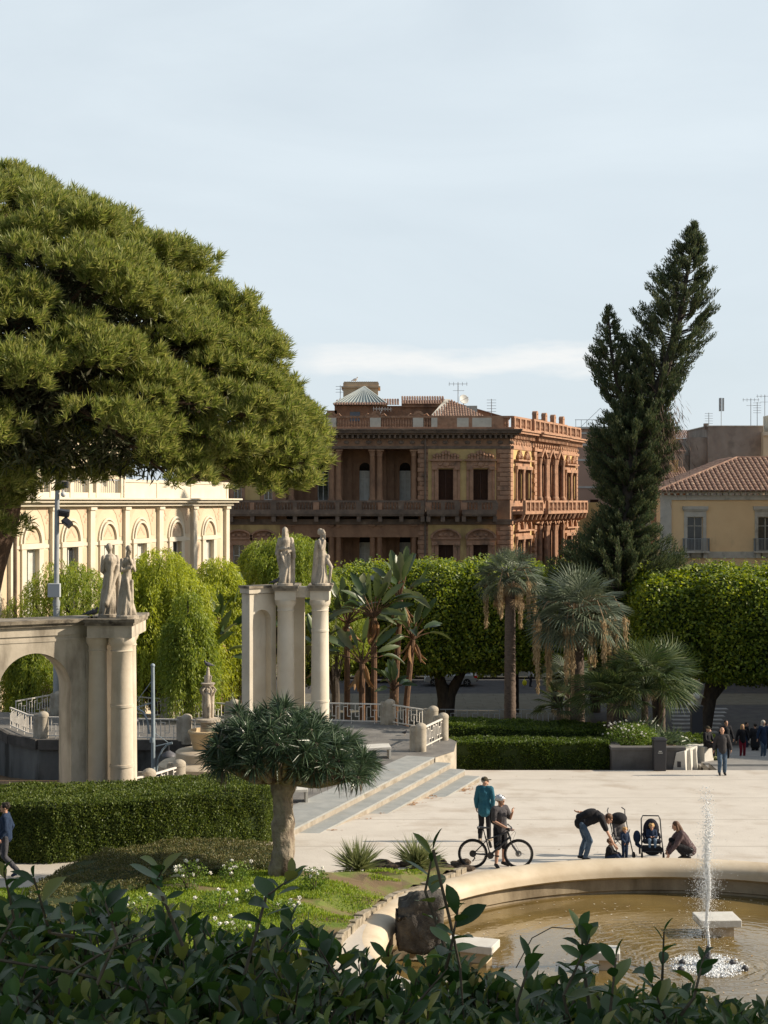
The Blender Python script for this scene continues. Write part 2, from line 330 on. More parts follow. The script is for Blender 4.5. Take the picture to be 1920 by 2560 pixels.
# fallen brown leaves along the lowest step and on the paving
n = 900; t = rng.random(n)**.8; P = np.array(A)[None]+(np.array(B)-np.array(A))[None]*t[:,None]*.95
side = .54*np.clip(np.floor((0.055*(P[:,1]-40.1))/.205), 0, 3)+np.abs(rng.normal(size=n))*.22
P = P+np.array(q)[None]*side[:,None]; cl = fnoise(P, 1.6, 9) > .15; P = P[cl]; P[:,2] = -.055*(P[:,1]-38)+.012
leaves('fallen_leaves', P, unit(len(P))*np.array([1,1,.12]), .09, .05, leafmat('dry_leaf', [(.30,.12,.04),(.45,.22,.08),(.25,.13,.06)], .8, 0), Nn=np.tile([[0,0,1.0]], (len(P),1)))['kind'] = 'stuff'

n = 420; P = np.stack([rng.uniform(-2, 19, n), rng.uniform(38, 57.5, n), np.zeros(n)], 1); P[:,2] = -.055*(P[:,1]-38)+.006; P = P[P[:,0] > -2.2+(P[:,1]-40)*.42]
leaves('litter', P, unit(len(P))*np.array([1,1,.05]), rng.uniform(.03,.11,len(P)), rng.uniform(.02,.06,len(P)), leafmat('litter_bits', [(.25,.15,.08),(.55,.5,.42),(.35,.28,.2)], .8, 0), Nn=np.tile([[0,0,1.0]], (len(P),1)))['kind'] = 'stuff'
# ================= fountain basin =================
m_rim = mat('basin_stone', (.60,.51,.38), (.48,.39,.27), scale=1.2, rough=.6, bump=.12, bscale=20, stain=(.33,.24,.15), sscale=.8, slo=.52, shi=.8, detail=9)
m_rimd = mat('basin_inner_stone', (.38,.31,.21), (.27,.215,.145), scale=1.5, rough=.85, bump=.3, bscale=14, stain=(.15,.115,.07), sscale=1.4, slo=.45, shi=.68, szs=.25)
WZ = -.40
ft = empty('fountain_basin', (FC[0], FC[1], 0), 0, 'huge round stone fountain basin with a rounded rim and brown water', 'fountain')
r = MB(); crest = .34
pr = [(FR+.28,-1.2),(FR+.28,-.05),(FR+.30,.02)]+[(FR-.12+.42*math.cos(a), crest-.22+.24*math.sin(a)) for a in np.linspace(-.1, math.pi, 12)]+[(FR-.56,.02),(FR-.50,-.02),(FR-.42,-.05)]
r.lathe(pr, (0,0,0), 120, cap=False); r.build('rim', m_rim, ft, smooth=True)
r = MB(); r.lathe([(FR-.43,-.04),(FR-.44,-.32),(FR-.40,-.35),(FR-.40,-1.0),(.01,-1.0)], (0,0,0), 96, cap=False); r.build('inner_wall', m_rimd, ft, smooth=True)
# pool water: shallow brown film over a silty floor, rippled
wm = bpy.data.materials.new('pool_water'); wm.use_nodes = True; t_ = wm.node_tree; l = t_.links.new; p = t_.nodes['Principled BSDF']
tcn = t_.nodes.new('ShaderNodeTexCoord'); n1 = t_.nodes.new('ShaderNodeTexNoise'); n1.inputs['Scale'].default_value = .5; n1.inputs['Detail'].default_value = 7; l(tcn.outputs['Object'], n1.inputs['Vector'])
rp = t_.nodes.new('ShaderNodeValToRGB'); rp.color_ramp.elements[0].color = (.20,.14,.05,1); rp.color_ramp.elements[1].color = (.115,.08,.03,1); rp.color_ramp.elements[0].position = .35; rp.color_ramp.elements[1].position = .7; l(n1.outputs['Fac'], rp.inputs[0]); l(rp.outputs[0], p.inputs['Base Color'])
p.inputs['Roughness'].default_value = .05; p.inputs['IOR'].default_value = 1.55; p.inputs['Specular IOR Level'].default_value = .7
JX, JY = gx(1770, 31.2), 31.2
vm = t_.nodes.new('ShaderNodeVectorMath'); vm.operation = 'DISTANCE'; l(tcn.outputs['Object'], vm.inputs[0]); vm.inputs[1].default_value = (JX-FC[0], JY-FC[1], 0)
def mth(op, a, b=None):
    x = t_.nodes.new('ShaderNodeMath'); x.operation = op
    for i, v in enumerate((a, b)):
        if v is None: continue
        if isinstance(v, (int, float)): x.inputs[i].default_value = v
        else: l(v, x.inputs[i])
    return x.outputs[0]
ds = vm.outputs['Value']; n2 = t_.nodes.new('ShaderNodeTexNoise'); n2.inputs['Scale'].default_value = 3.0; n2.inputs['Detail'].default_value = 4; l(tcn.outputs['Object'], n2.inputs['Vector'])
n3 = t_.nodes.new('ShaderNodeTexNoise'); n3.inputs['Scale'].default_value = 9; n3.inputs['Detail'].default_value = 3; l(tcn.outputs['Object'], n3.inputs['Vector'])
rng_ = mth('MULTIPLY', mth('SINE', mth('MULTIPLY', mth('ADD', ds, mth('MULTIPLY', n2.outputs['Fac'], .35)), 26.0)), mth('DIVIDE', .9, mth('ADD', mth('MULTIPLY', ds, ds), .6)))
hgt = mth('ADD', mth('ADD', rng_, mth('MULTIPLY', n2.outputs['Fac'], .55)), mth('MULTIPLY', n3.outputs['Fac'], mth('DIVIDE', 1.1, mth('ADD', ds, .7))))
bp = t_.nodes.new('ShaderNodeBump'); bp.inputs['Strength'].default_value = .5; bp.inputs['Distance'].default_value = .022; l(hgt, bp.inputs['Height']); l(bp.outputs[0], p.inputs['Normal'])
wt = MB(); wt.lathe([(FR-.40,WZ),(3.5,WZ),(.001,WZ)], (0,0,0), 96, cap=False); wob = wt.build('water', wm, None); wob.location = (FC[0], FC[1], 0); wob['kind'] = 'structure'
# floating bits
n = 700; a = rng.uniform(0, 6.28, n); rr = (FR-.6)*np.sqrt(rng.random(n)); P = np.stack([FC[0]+rr*np.cos(a), FC[1]+rr*np.sin(a), np.full(n, WZ+.006)], 1)
leaves('floating_leaves', P, unit(n)*np.array([1,1,.03]), rng.uniform(.04,.11,n), rng.uniform(.02,.05,n), leafmat('floating_leaf', [(.55,.5,.4),(.35,.22,.1),(.6,.55,.45)], .7, 0), Nn=np.tile([[0,0,1.0]], (n,1)))['kind'] = 'stuff'
# slabs and boulder in the basin
m_slab = mat('marble_slab', (.62,.60,.55), (.5,.47,.41), scale=3, rough=.5, bump=.1, stain=(.3,.26,.2), sscale=2, slo=.55, shi=.75)
def pedestal(name, c, w_, d_, zt, rz, label):
    e = empty(name, (c[0], c[1], WZ-.3), rz, label, 'stone slab', 'flat stone slabs standing in the basin')
    b = MB(); b.box(-w_/2, w_/2, -d_/2, d_/2, zt-WZ+.3-.16, zt-WZ+.3); b.build('slab', m_slab, e, bevel=.015)
    b = MB(); b.box(-w_/2+.18, w_/2-.14, -d_/2+.12, d_/2-.12, 0, zt-WZ+.3-.16); b.build('base', m_beige, e)
p_ = onz(1792, 2290, -.02); pedestal('stone_slab', p_, .90, .74, -.02, R(3), 'flat pale slab on a block in the water right behind the water jet')
p_ = onz(1512, 2372, -.02); pedestal('stone_slab', p_, .60, .60, -.02, R(-8), 'flat pale slab partly hidden behind the leaves, left of the water jet')
p_ = onz(1178, 2352, -.02); pedestal('stone_slab', p_, 1.05, .65, -.02, R(-20), 'pale slab beside the dark boulder, inside the basin rim')
# ================= buildings =================
m_terra = mat('terracotta_stone', (.33,.19,.112), (.25,.14,.084), scale=1.6, rough=.85, bump=.3, bscale=8, stain=(.13,.075,.05), sscale=.5, slo=.5, shi=.72, szs=.5)
m_terral = mat('terracotta_trim', (.42,.245,.155), (.31,.175,.11), scale=2.5, rough=.85, bump=.4, bscale=9, stain=(.15,.10,.07), sscale=.9, slo=.52, shi=.72)
m_ochre = mat('ochre_plaster', (.58,.42,.19), (.48,.34,.145), scale=1.0, rough=.9, bump=.15, stain=(.24,.15,.07), sscale=.5, slo=.52, shi=.72, szs=.4)
m_dirty = mat('blackened_cornice', (.21,.15,.11), (.12,.09,.07), scale=1.4, rough=.9, bump=.3, stain=(.36,.27,.2), sscale=1.2, slo=.58, shi=.8)
m_shut = mat('brown_shutter', (.075,.035,.022), (.055,.027,.018), scale=4, rough=.7)
m_glass = mat('window_glass', (.03,.035,.04), rough=.06, spec=.9)
m_curt = mat('white_door_curtain', (.55,.55,.50), (.42,.41,.36), scale=2, rough=.5)
m_dark = mat('dark_interior', (.02,.014,.01), rough=.95)
m_whf = mat('white_frame', (.6,.6,.56), rough=.6)
m_tile = mat('clay_tile', (.29,.175,.13), (.17,.105,.08), scale=5, rough=.9, bump=.3, stain=(.42,.30,.21), sscale=3, slo=.5, shi=.7)
m_zinc = mat('zinc_glass_roof', (.33,.38,.37), (.24,.28,.27), scale=1.5, rough=.45, metal=.2)
m_crm = mat('cream_plaster', (.60,.51,.365), (.54,.455,.325), scale=.8, rough=.9, stain=(.55,.43,.29), sscale=.5, slo=.6, shi=.85)
m_crml = mat('cream_trim', (.64,.58,.46), (.57,.51,.40), scale=1.2, rough=.85, bump=.1, stain=(.5,.42,.3), sscale=.8, slo=.6, shi=.85)
m_peach = mat('peach_panel', (.59,.46,.32), (.54,.42,.29), scale=1, rough=.9)
m_orn = mat('brown_painted_ornament', (.50,.36,.25), rough=.9)
m_yel = mat('yellow_plaster', (.90,.64,.36), (.84,.58,.32), scale=.7, rough=.9, stain=(.40,.30,.17), sscale=.6, slo=.6, shi=.85, szs=.4)
m_gst = mat('grey_trim_stone', (.60,.56,.48), (.50,.46,.39), scale=1.5, rough=.85, bump=.15, stain=(.2,.18,.14), sscale=1, slo=.55, shi=.78)
m_iron = mat('dark_iron', (.03,.03,.035), rough=.5, spec=.5)
m_greyiron = mat('grey_painted_iron', (.33,.35,.36), (.27,.29,.3), scale=5, rough=.5)
def wallholes(b, x0, x1, z0, z1, holes, d=.5, y0=0):
    xs = sorted({x0, x1, *[h[0] for h in holes], *[h[1] for h in holes]}); zs = sorted({z0, z1, *[h[2] for h in holes], *[h[3] for h in holes]})
    xs = [x for x in xs if x0 <= x <= x1]; zs = [z for z in zs if z0 <= z <= z1]
    for i in range(len(xs)-1):
        run = None
        for j in range(len(zs)-1):
            cx, cz = (xs[i]+xs[i+1])/2, (zs[j]+zs[j+1])/2
            solid = not any(h[0] < cx < h[1] and h[2] < cz < h[3] for h in holes)
            if solid and run is None: run = zs[j]
            if run is not None and (not solid or j == len(zs)-2):
                b.box(xs[i], xs[i+1], y0, y0+d, run, zs[j] if not solid else zs[j+1]); run = None
def baluster_row(b, x0, x1, y, z0, h, step=.26, r=.075):
    n = max(1, int((x1-x0)/step)); s = (x1-x0)/n
    for i in range(n):
        c = x0+s*(i+.5); b.lathe([(r*.9,0),(r*.9,.06*h),(r*.45,.12*h),(r*1.05,.33*h),(r*.95,.42*h),(r*.42,.75*h),(r*.5,.88*h),(r*.9,.92*h),(r*.9,h)], (c, y, z0), 6, cap=False)
def arcband(b, cx, z, r, w, d, y, a0=0, a1=math.pi, n=14, sz=1.0):
    """half ring standing on the wall, y outward face"""
    vs = []; 
    for i in range(n+1):
        a = a0+(a1-a0)*i/n; c, s_ = math.cos(a), math.sin(a)*sz
        for rr in (r, r+w):
            for yy in (y, y-d): vs.append((cx+rr*c, yy, z+rr*s_))
    fs = []
    for i in range(n):
        o = i*4; p = o+4
        fs += [(o+1,o+3,p+3,p+1),(o,p,p+2,o+2),(o,o+1,p+1,p),(o+2,p+2,p+3,o+3)]
    fs += [(0,2,3,1),(n*4,n*4+1,n*4+3,n*4+2)]; b.add(vs, fs)
def halfdisc(b, cx, z, r, y, d=.03, n=14, sz=1.0):
    b.face([(cx+r*math.cos(math.pi*i/n), y, z+r*math.sin(math.pi*i/n)*sz) for i in range(n+1)], d, (0,-1,0))
def tileroof(b, e0, e1, r0, r1, pitch=.24, course=.42, hgt=.07):
    """rows of half round tiles on a quad eave e0-e1, ridge r0-r1 (may meet in a point)"""
    e0, e1, r0, r1 = map(Vector, (e0, e1, r0, r1)); ex = (e1-e0).normalized(); up0 = (r0-e0); up = (up0-ex*up0.dot(ex)); Hh = up.length; up.normalize(); nn_ = ex.cross(up).normalized()
    if nn_.z < 0: nn_ = -nn_
    le = (e1-e0).length; a = (r0-e0).dot(ex); c = (r1-e0).dot(ex)
    n = int(le/pitch)
    for i in range(n):
        s_ = (i+.5)*pitch; vm_ = Hh
        if s_ < a: vm_ = Hh*s_/max(a, 1e-6)
        if s_ > c: vm_ = min(vm_, Hh*(le-s_)/max(le-c, 1e-6))
        m = max(1, int(round(vm_/course))); cv = vm_/m
        for j in range(m):
            vs = []
            for t, dz in ((0, .035), (1.06, 0)):
                base = e0+ex*s_+up*(cv*(j+t))+nn_*dz
                for k in range(5):
                    ang = math.pi*k/4; w_ = pitch*.46*(1 if t == 0 else .86); vs.append(base+ex*(w_*math.cos(ang))+nn_*(hgt*math.sin(ang)))
            b.add(vs, [(k, k+1, 5+k+1, 5+k) for k in range(4)]+[(0,4,3,2,1)])
def frame_window(P, Mx, x0, x1, z0, z1, kind='shutter', dep=.3, name='window', fm=None):
    b = MB(Mx)
    f = .07
    b.box(x0, x0+f, dep-.06, dep, z0, z1); b.box(x1-f, x1, dep-.06, dep, z0, z1); b.box(x0+f, x1-f, dep-.06, dep, z1-f, z1); b.box(x0+f, x1-f, dep-.06, dep, z0, z0+f); b.box((x0+x1)/2-.04, (x0+x1)/2+.04, dep-.07, dep, z0+f, z1-f)
    if kind != 'shutter': b.box(x0+f, x1-f, dep-.055, dep, z0+(z1-z0)*.72, z0+(z1-z0)*.72+.06)
    w = b.build(name, fm or (m_shut if kind == 'shutter' else m_whf), P)
    b = MB(Mx)
    if kind == 'shutter':
        n = int((z1-z0)/.11)
        for i in range(n): zz = z0+(z1-z0)*i/n; b.add([(x0+.07,dep-.005,zz),(x1-.07,dep-.005,zz),(x1-.07,dep-.05,zz+.085),(x0+.07,dep-.05,zz+.085)], [(0,1,2,3)])
        b.box(x0, x1, dep+.01, dep+.05, z0, z1); b.build('shutter', m_shut, w, recalc=False)
    elif kind == 'curtain':
        b.box(x0+.05, x1-.05, dep+.003, dep+.05, z0, z1); b.build('curtain', m_curt, w)
    else:
        b.box(x0+.05, x1-.05, dep+.003, dep+.05, z0, z1); b.build('pane', m_glass, w)
    return w
def antenna(name, c, h, kind, label, arms=6, rz=0, lean=0):
    e = empty(name, c, rz, label, 'antenna'); b = MB(); top = Vector((lean, 0, h)); b.tube([(0,0,-.3), top], .035, 6); b.build('mast', m_greyiron, e)
    b = MB()
    if kind == 'yagi':
        b.bar(top+Vector((-.9,0,-.15)), top+Vector((.9,0,-.15)), .035)
        for i in range(arms): x = -.85+1.7*i/(arms-1); b.bar(top+Vector((x,-.4,-.15)), top+Vector((x,.4,-.15)), .03); b.bar(top+Vector((x,0,-.35)), top+Vector((x,0,.05)), .03)
        b.bar(top+Vector((-.5,0,-.8)), top+Vector((.6,0,-.8)), .03)
    elif kind == 'panel':
        for i in range(3): a = i*2.1; b.box(.22*math.cos(a)-.1, .22*math.cos(a)+.1, .22*math.sin(a)-.07, .22*math.sin(a)+.07, h-1.5, h)
    else:
        for i in range(arms): b.bar((-.45, 0, h-.1-.28*i), (.45, 0, h-.1-.28*i), .035)
    b.build('aerial', m_greyiron, e); return e

# ---- the terracotta palazzo ----
PX0 = gx(470, 140); pal = empty('palazzo', (PX0, 140, -5.8), 0, 'terracotta and ochre palazzo with deep shaded loggias and a roof balustrade', 'building')
fx = lambda px: (px-470)/27.5
fz = lambda py: (1662-py)/27.5
LX = fx(1275); I4 = Matrix.Identity(4)
wf = MB(); lo0, lo1 = fx(716), fx(1046)
up_w = [(fx(1096), fx(1133), fz(1250), fz(1173)), (fx(1183), fx(1220), fz(1250), fz(1173)), (fx(584), fx(604), fz(1250), fz(1178)), (fx(660), fx(681), fz(1250), fz(1178))]
low_w = [(fx(1096), fx(1133), fz(1462), fz(1362)), (fx(1183), fx(1220), fz(1462), fz(1362)), (fx(583), fx(612), fz(1462), fz(1362)), (fx(645), fx(674), fz(1462), fz(1362))]
holes = [(lo0, lo1, fz(1310), fz(1122)), (lo0, lo1, .3, fz(1310))]+up_w+low_w
wallholes(wf, 0, LX, 0, fz(1085), holes, .5)
wf.box(lo0, lo1, -.05, 3.6, fz(1288), fz(1256)); wf.box(lo0, lo1, .5, 3.6, fz(1122), fz(1100)); wf.box(lo0-.3, lo0, .5, 3.6, 0, fz(1100)); wf.box(lo1, lo1+.3, .5, 3.6, 0, fz(1100))
wf.box(lo0, lo1, .02, 3.6, 11.6, 12.75)
wf.build('wall', m_terra, pal)
def panel(x0, x1, z0, z1, hs): b = MB(); wallholes(b, x0, x1, z0, z1, hs, .03, -.03); b.build('ochre_panel', m_ochre, pal)
panel(fx(1070), fx(1240), fz(1250), fz(1118), up_w); panel(fx(1070), fx(1240), 0, fz(1312), low_w); panel(fx(612), fx(650), fz(1250), fz(1150), []); panel(0, fx(700), 0, fz(1312), low_w)
bk = MB()
doors = [(fx(790), fx(818)), (fx(897), fx(925)), (fx(1000), fx(1028))]
hh = []
for a, b_ in doors: hh += [(a, b_, fz(1252), fz(1168)), (a, b_, .3, fz(1352))]
wallholes(bk, lo0, lo1, 0, fz(1100), hh, .4, 3.6)
for c in (745, 765, 850, 872, 960, 980): bk.box(fx(c)-.22, fx(c)+.22, 3.45, 3.6, 0, fz(1110))
for a, b_ in doors:
    for zt in (fz(1168), fz(1352)):
        arcband(bk, (a+b_)/2, zt, (b_-a)/2, .3, .12, 3.6); bk.box(a-.3, a, 3.5, 3.6, zt-3, zt); bk.box(b_, b_+.3, 3.5, 3.6, zt-3, zt)
bk.build('loggia_wall', m_terra, pal)
for i, (a, b_) in enumerate(doors):
    for zb, zt in ((fz(1252), fz(1168)), (fz(1462), fz(1352))):
        d_ = MB(); halfdisc(d_, (a+b_)/2, zt, (b_-a)/2, 3.6, .02); d_.box(a, b_, 3.95, 3.99, zt-.3, zt)
        d_.build('fanlight', m_dark, pal)
        frame_window(pal, I4, a, b_, zb, zt-.25, 'curtain' if i else 'glass', 3.9, 'door')
cl = []
for c in (727, 829, 846, 931, 949, 1035):
    for z0, z1 in ((fz(1252), fz(1124)), (.3, fz(1312))):
        b = MB(); x = fx(c); H_ = z1-z0; r_ = .27
        b.lathe([(r_*1.35,0),(r_*1.35,.12),(r_*1.12,.2),(r_*1.1,.28),(r_,.36),(r_*.97,H_*.5),(r_*.84,H_-.62)], (x, .28, z0), 14, cap=False)
        b.box(x-r_*1.35, x+r_*1.35, .28-r_*1.35, .28+r_*1.35, z0, z0+.1)
        b.lathe([(r_*.84,H_-.62),(r_*1.0,H_-.56),(r_*.9,H_-.5),(r_*1.15,H_-.25),(r_*1.4,H_-.12)], (x, .28, z0), 14, cap=False); b.box(x-r_*1.4, x+r_*1.4, .28-r_*1.4, .28+r_*1.35, z1-.12, z1)
        b.build('column', m_terra, pal, smooth=True)
# quoins, bands, cornice
def quoin(x0, x1, z0, z1, y=-.09, h=.42, b=None):
    own = b is None; b = b or MB(); n = int((z1-z0)/h)
    for i in range(n):
        o = .22 if i % 2 else 0; b.box(x0+(o if x0 > 1 else 0), x1-(o if False else 0), y, 0, z0+h*i+.03, z0+h*(i+1)-.02)
    if own: b.build('quoin', m_terral, pal, bevel=.03)
for zr in ((0, fz(1312)), (fz(1250), fz(1100))):
    quoin(fx(1243), LX+.02, *zr); quoin(fx(1044), fx(1070), *zr)
co = MB()
def run(b, x0, x1, y, z0, z1): b.box(x0, x1, -y, 0, z0, z1)
run(co, -.3, LX+.35, .10, fz(1122), fz(1115)); run(co, -.3, LX+.3, .06, fz(1097), fz(1088)); run(co, -.3, LX+.75, .55, fz(1088), fz(1083)); run(co, -.3, LX+.95, .85, fz(1083), fz(1077)); run(co, -.3, LX+1.05, 1.0, fz(1077), fz(1073))
for i in range(62): x = i*.48; co.box(x, x+.2, -.50, -.055, fz(1096), fz(1088))
for i in range(30): x = .4+i; co.ball((x, -.02, fz(1106)), .17, 8, 5, 1.5, .5, 1)
run(co, -.2, LX+.2, .12, fz(1311), fz(1303)); run(co, -.2, LX+.25, .16, fz(1303), fz(1298))
co.build('cornice', m_dirty, pal)
bl = MB()                                                     # first floor balcony
bal = [(0, fx(1060), 1.1), (fx(1066), fx(1146), 1.25), (fx(1154), fx(1240), 1.25)]
for x0, x1, d_ in bal:
    bl.k = 0; bl.box(x0, x1, -d_, -.005, fz(1286), fz(1278)); bl.box(x0+.05, x1-.05, -d_+.08, -.005, fz(1290), fz(1286)); bl.box(x0, x1, -d_, -d_+.26, fz(1256), fz(1251)); bl.box(x0+.02, x1-.02, -d_+.02, -d_+.24, fz(1278), fz(1274))
    step = 1.85 if x1-x0 > 5 else (x1-x0-.3)/2
    n = int(round((x1-x0-.3)/step))
    for i in range(n+1):
        x = x0+.15+(x1-x0-.3)*i/n; wide = .18 if i % 2 else .26; bl.k = 1 if i % 3 == 0 else 0
        bl.box(x-wide, x+wide, -d_+.01, -d_+.25, fz(1274), fz(1256)); bl.k = 0
        bl.box(x-.18, x+.18, -d_+.15, -.1, fz(1304), fz(1290))
        if i < n: baluster_row(bl, x+.26, x+(x1-x0-.3)/n-.26, -d_+.13, fz(1274), fz(1256)-fz(1274))
bl.build('balcony', [m_dirty, m_terral], pal)
rb = MB()                                                     # roof balustrade
rb.box(0, LX+.25, -.42, -.1, fz(1073), fz(1068)); rb.box(0, LX+.25, -.40, -.12, fz(1045), fz(1040))
piers = [600, 700, 812, 841, 925, 952, 1032, 1058, 1078, 1093, 1142, 1171, 1180, 1228, 1258, 1273]
for i in range(0, len(piers)-1):
    x0, x1 = fx(piers[i]), fx(piers[i+1])
    if i % 2 == 0 and i < 13: rb.k = 1; rb.box(x0, x1, -.41, -.11, fz(1068), fz(1045)); rb.k = 0
    elif i in (9, 11, 13): rb.box(x0, x1, -.40, -.12, fz(1068), fz(1045))
    else: baluster_row(rb, x0, x1, -.26, fz(1068), fz(1045)-fz(1068), .24, .09)
for c in (827, 940, 1046):
    arcband(rb, fx(c), fz(1041), .28, .22, .3, -.1, n=10); halfdisc(rb, fx(c), fz(1041), .3, -.15, .2)
    for s_ in (-1, 1): rb.tube([(fx(c)+s_*.45,-.25,fz(1039)),(fx(c)+s_*.75,-.25,fz(1035)),(fx(c)+s_*.95,-.25,fz(1041))], .08, 6)
for x0, x1 in ((1078, 1093), (1152, 1168), (1232, 1246)): pass
rb.build('roof_balustrade', [m_terral, m_gst], pal)
# window surrounds and windows, front
def surround_up(b, a, c, zt, zb):
    cx = (a+c)/2; w_ = (c-a)/2
    for s_ in (-1, 1): b.box(cx+s_*(w_+.17)-.17, cx+s_*(w_+.17)+.17, -.16, 0, zb, zt+.1); b.box(cx+s_*(w_+.5)-.12, cx+s_*(w_+.5)+.12, -.12, 0, zb, zt+.15); b.box(cx+s_*(w_+.35)-.25, cx+s_*(w_+.35)+.25, -.32, 0, zt-.05, zt+.28)
    b.box(cx-w_-.62, cx+w_+.62, -.2, 0, zt+.1, zt+.75); b.box(cx-w_-.8, cx+w_+.8, -.4, 0, zt+.75, zt+.9)
    for i in range(9):
        t = -1+i/4; h = .3+.55*math.exp(-(t*1.9)**2)+.28*math.exp(-((abs(t)-.85)*6)**2); b.box(cx+t*(w_+.4)-.11, cx+t*(w_+.4)+.11, -.22-.04*(i % 2), 0, zt+.9, zt+.9+h)
        b.ball((cx+t*(w_+.4), -.24, zt+.9+h*.6), .13, 7, 5)
    b.ball((cx, -.22, zt+.42), .24, 9, 6, 1.2, .5, 1)
    for s_ in (-1, 1): b.ball((cx+s_*.5, -.2, zt+.42), .15, 8, 5, 1.6, .5, .8)
def surround_low(b, a, c, zt, zb):
    cx = (a+c)/2; w_ = (c-a)/2
    for s_ in (-1, 1): b.box(cx+s_*(w_+.17)-.17, cx+s_*(w_+.17)+.17, -.16, 0, zb, zt); b.box(cx+s_*(w_+.5)-.12, cx+s_*(w_+.5)+.12, -.12, 0, zb, zt+.2); b.box(cx+s_*(w_+.35)-.25, cx+s_*(w_+.35)+.25, -.3, 0, zt-.05, zt+.25)
    b.box(cx-w_-.65, cx+w_+.65, -.2, 0, zt, zt+.5); b.box(cx-w_-.7, cx+w_+.7, -.34, 0, zt+.5, zt+.62)
    arcband(b, cx, zt+.62, w_+.55, .2, .42, 0, n=18, sz=.62); halfdisc(b, cx, zt+.62, w_+.55, 0, .08, sz=.62)
    for s_ in (-.5, 0, .5): b.ball((cx+s_, -.14, zt+.9), .16, 8, 5, 1.4, .6, 1)
for q9, (a, c, zb, zt) in enumerate(up_w+low_w):
    sb = MB()
    if q9 < 2: surround_up(sb, a, c, zt, zb)
    elif q9 > 3: surround_low(sb, a, c, zt, zb)
    else: sb.box(a-.3, a, -.1, 0, zb, zt+.2); sb.box(c, c+.3, -.1, 0, zb, zt+.2); sb.box(a-.4, c+.4, -.16, 0, zt+.2, zt+.4)
    sb.build('window_surround', m_terral, pal)
for i, (a, c, zb, zt) in enumerate(up_w+low_w): frame_window(pal, I4, a, c, zb, zt, 'shutter' if i in (0,1,4,5) else 'glass', .3)
dp = MB(); dp.tube([(fx(1063), -.2, 0), (fx(1063), -.2, fz(1098))], .09, 8); dp.build('downpipe', m_dirty, pal)
# ---- sunlit right hand facade ----
Lr = 24.7; MR = Matrix.Translation((LX, 0, 0)) @ Matrix(((.364,-.931,0,0),(.931,.364,0,0),(0,0,1,0),(0,0,0,1)))
def ru(px): q = px-960; return (K*11.45-q*140)/(q*.931-K*.364)
rw = MB(MR); hs = []; prs = []
for a, c in ((1287, 1301), (1306, 1320), (1410, 1421), (1425, 1434)):
    u0, u1 = ru(a), ru(c); hs += [(u0, u1, fz(1252), fz(1172)), (u0, u1, fz(1462), fz(1350))]; prs.append((u0, u1))
bigs = []
for a, c in ((1343, 1355), (1363, 1376), (1384, 1397)):
    u0, u1 = ru(a), ru(c); hs += [(u0, u1, fz(1252), fz(1140)), (u0, u1, fz(1462), fz(1318))]; bigs.append((u0, u1))
wallholes(rw, 0, Lr, 0, fz(1085), hs, .6); rw.build('side_wall', m_terral, pal)
bw = MB(); bw.box(.55, LX-.55, 4.1, 22, 0, fz(1060)); bw.build('core', m_terra, pal)
for a9, c9, z9, t9 in ((.9, ru(1330), fz(1250), fz(1118)), (.9, ru(1330), 0, fz(1312)), (ru(1403), Lr-.6, fz(1250), fz(1118)), (ru(1403), Lr-.6, 0, fz(1312))): rp_ = MB(MR); wallholes(rp_, a9, c9, z9, t9, hs, .03, -.03); rp_.build('side_ochre_panel', m_ochre, pal)
sd_ = MB(MR); quoin(-.02, .8, 0, fz(1312), b=sd_); quoin(-.02, .8, fz(1250), fz(1100), b=sd_)
for uc in (ru(1331), ru(1401)):
    for zr in ((0, fz(1312)), (fz(1250), fz(1100))): quoin(uc-.35, uc+.55, *zr, y=-.3, b=sd_)
quoin(Lr-.7, Lr, fz(1250), fz(1100), b=sd_); quoin(Lr-.7, Lr, 0, fz(1312), b=sd_)
for a, c in prs:
    for zt, zb in ((fz(1172), fz(1252)), (fz(1350), fz(1462))):
        for x in (a-.18, c+.18): sd_.lathe([(.17,0),(.13,.3),(.12,zt-zb-.4),(.2,zt-zb)], (x, -.2, zb), 8, cap=False)
        sd_.box(a-.35, c+.35, -.4, 0, zt, zt+.3); sd_.box(a-.2, c+.2, -.15, 0, zt+.3, zt+.75); sd_.box(a-.4, c+.4, -.5, 0, zt+.75, zt+.9)
        if zt > 12:
            for t in (-1, -.5, 0, .5, 1): sd_.ball(((a+c)/2+t*.45, -.2, zt+1.1+.45*math.exp(-t*t*3)), .24, 7, 5)
        else: arcband(sd_, (a+c)/2, zt+.9, (c-a)/2, .25, .35, 0, n=10); halfdisc(sd_, (a+c)/2, zt+.9, (c-a)/2, 0, .06)
for a, c in bigs:
    for zt, zb in ((fz(1140), fz(1252)), (fz(1318), fz(1462))):
        for x in (a-.3, c+.3): sd_.lathe([(.34,0),(.34,.25),(.25,.45),(.22,zt-zb-.6),(.34,zt-zb)], (x, -.3, zb), 10, cap=False)
        arcband(sd_, (a+c)/2, zt-.5, (c-a)/2, .3, .3, 0, n=10)
        if zt > 12:
            for s_ in (-1, 1): sd_.bar(((a+c)/2+s_*1.1, -.3, zt+.1), ((a+c)/2, -.3, zt+.95), .5, .22)
sd_.build('side_ornament', m_terral, pal)
for a, c in prs:
    frame_window(pal, MR, a, c, fz(1252), fz(1172), 'shutter', .35); frame_window(pal, MR, a, c, fz(1462), fz(1350), 'shutter', .35)
for a, c in bigs:
    frame_window(pal, MR, a, c, fz(1252), fz(1140), 'shutter', .4); frame_window(pal, MR, a, c, fz(1462), fz(1318), 'shutter', .4)
def run2(x0, x1, y, z0, z1): sc_.box(x0, x1, -y, 0, z0, z1)
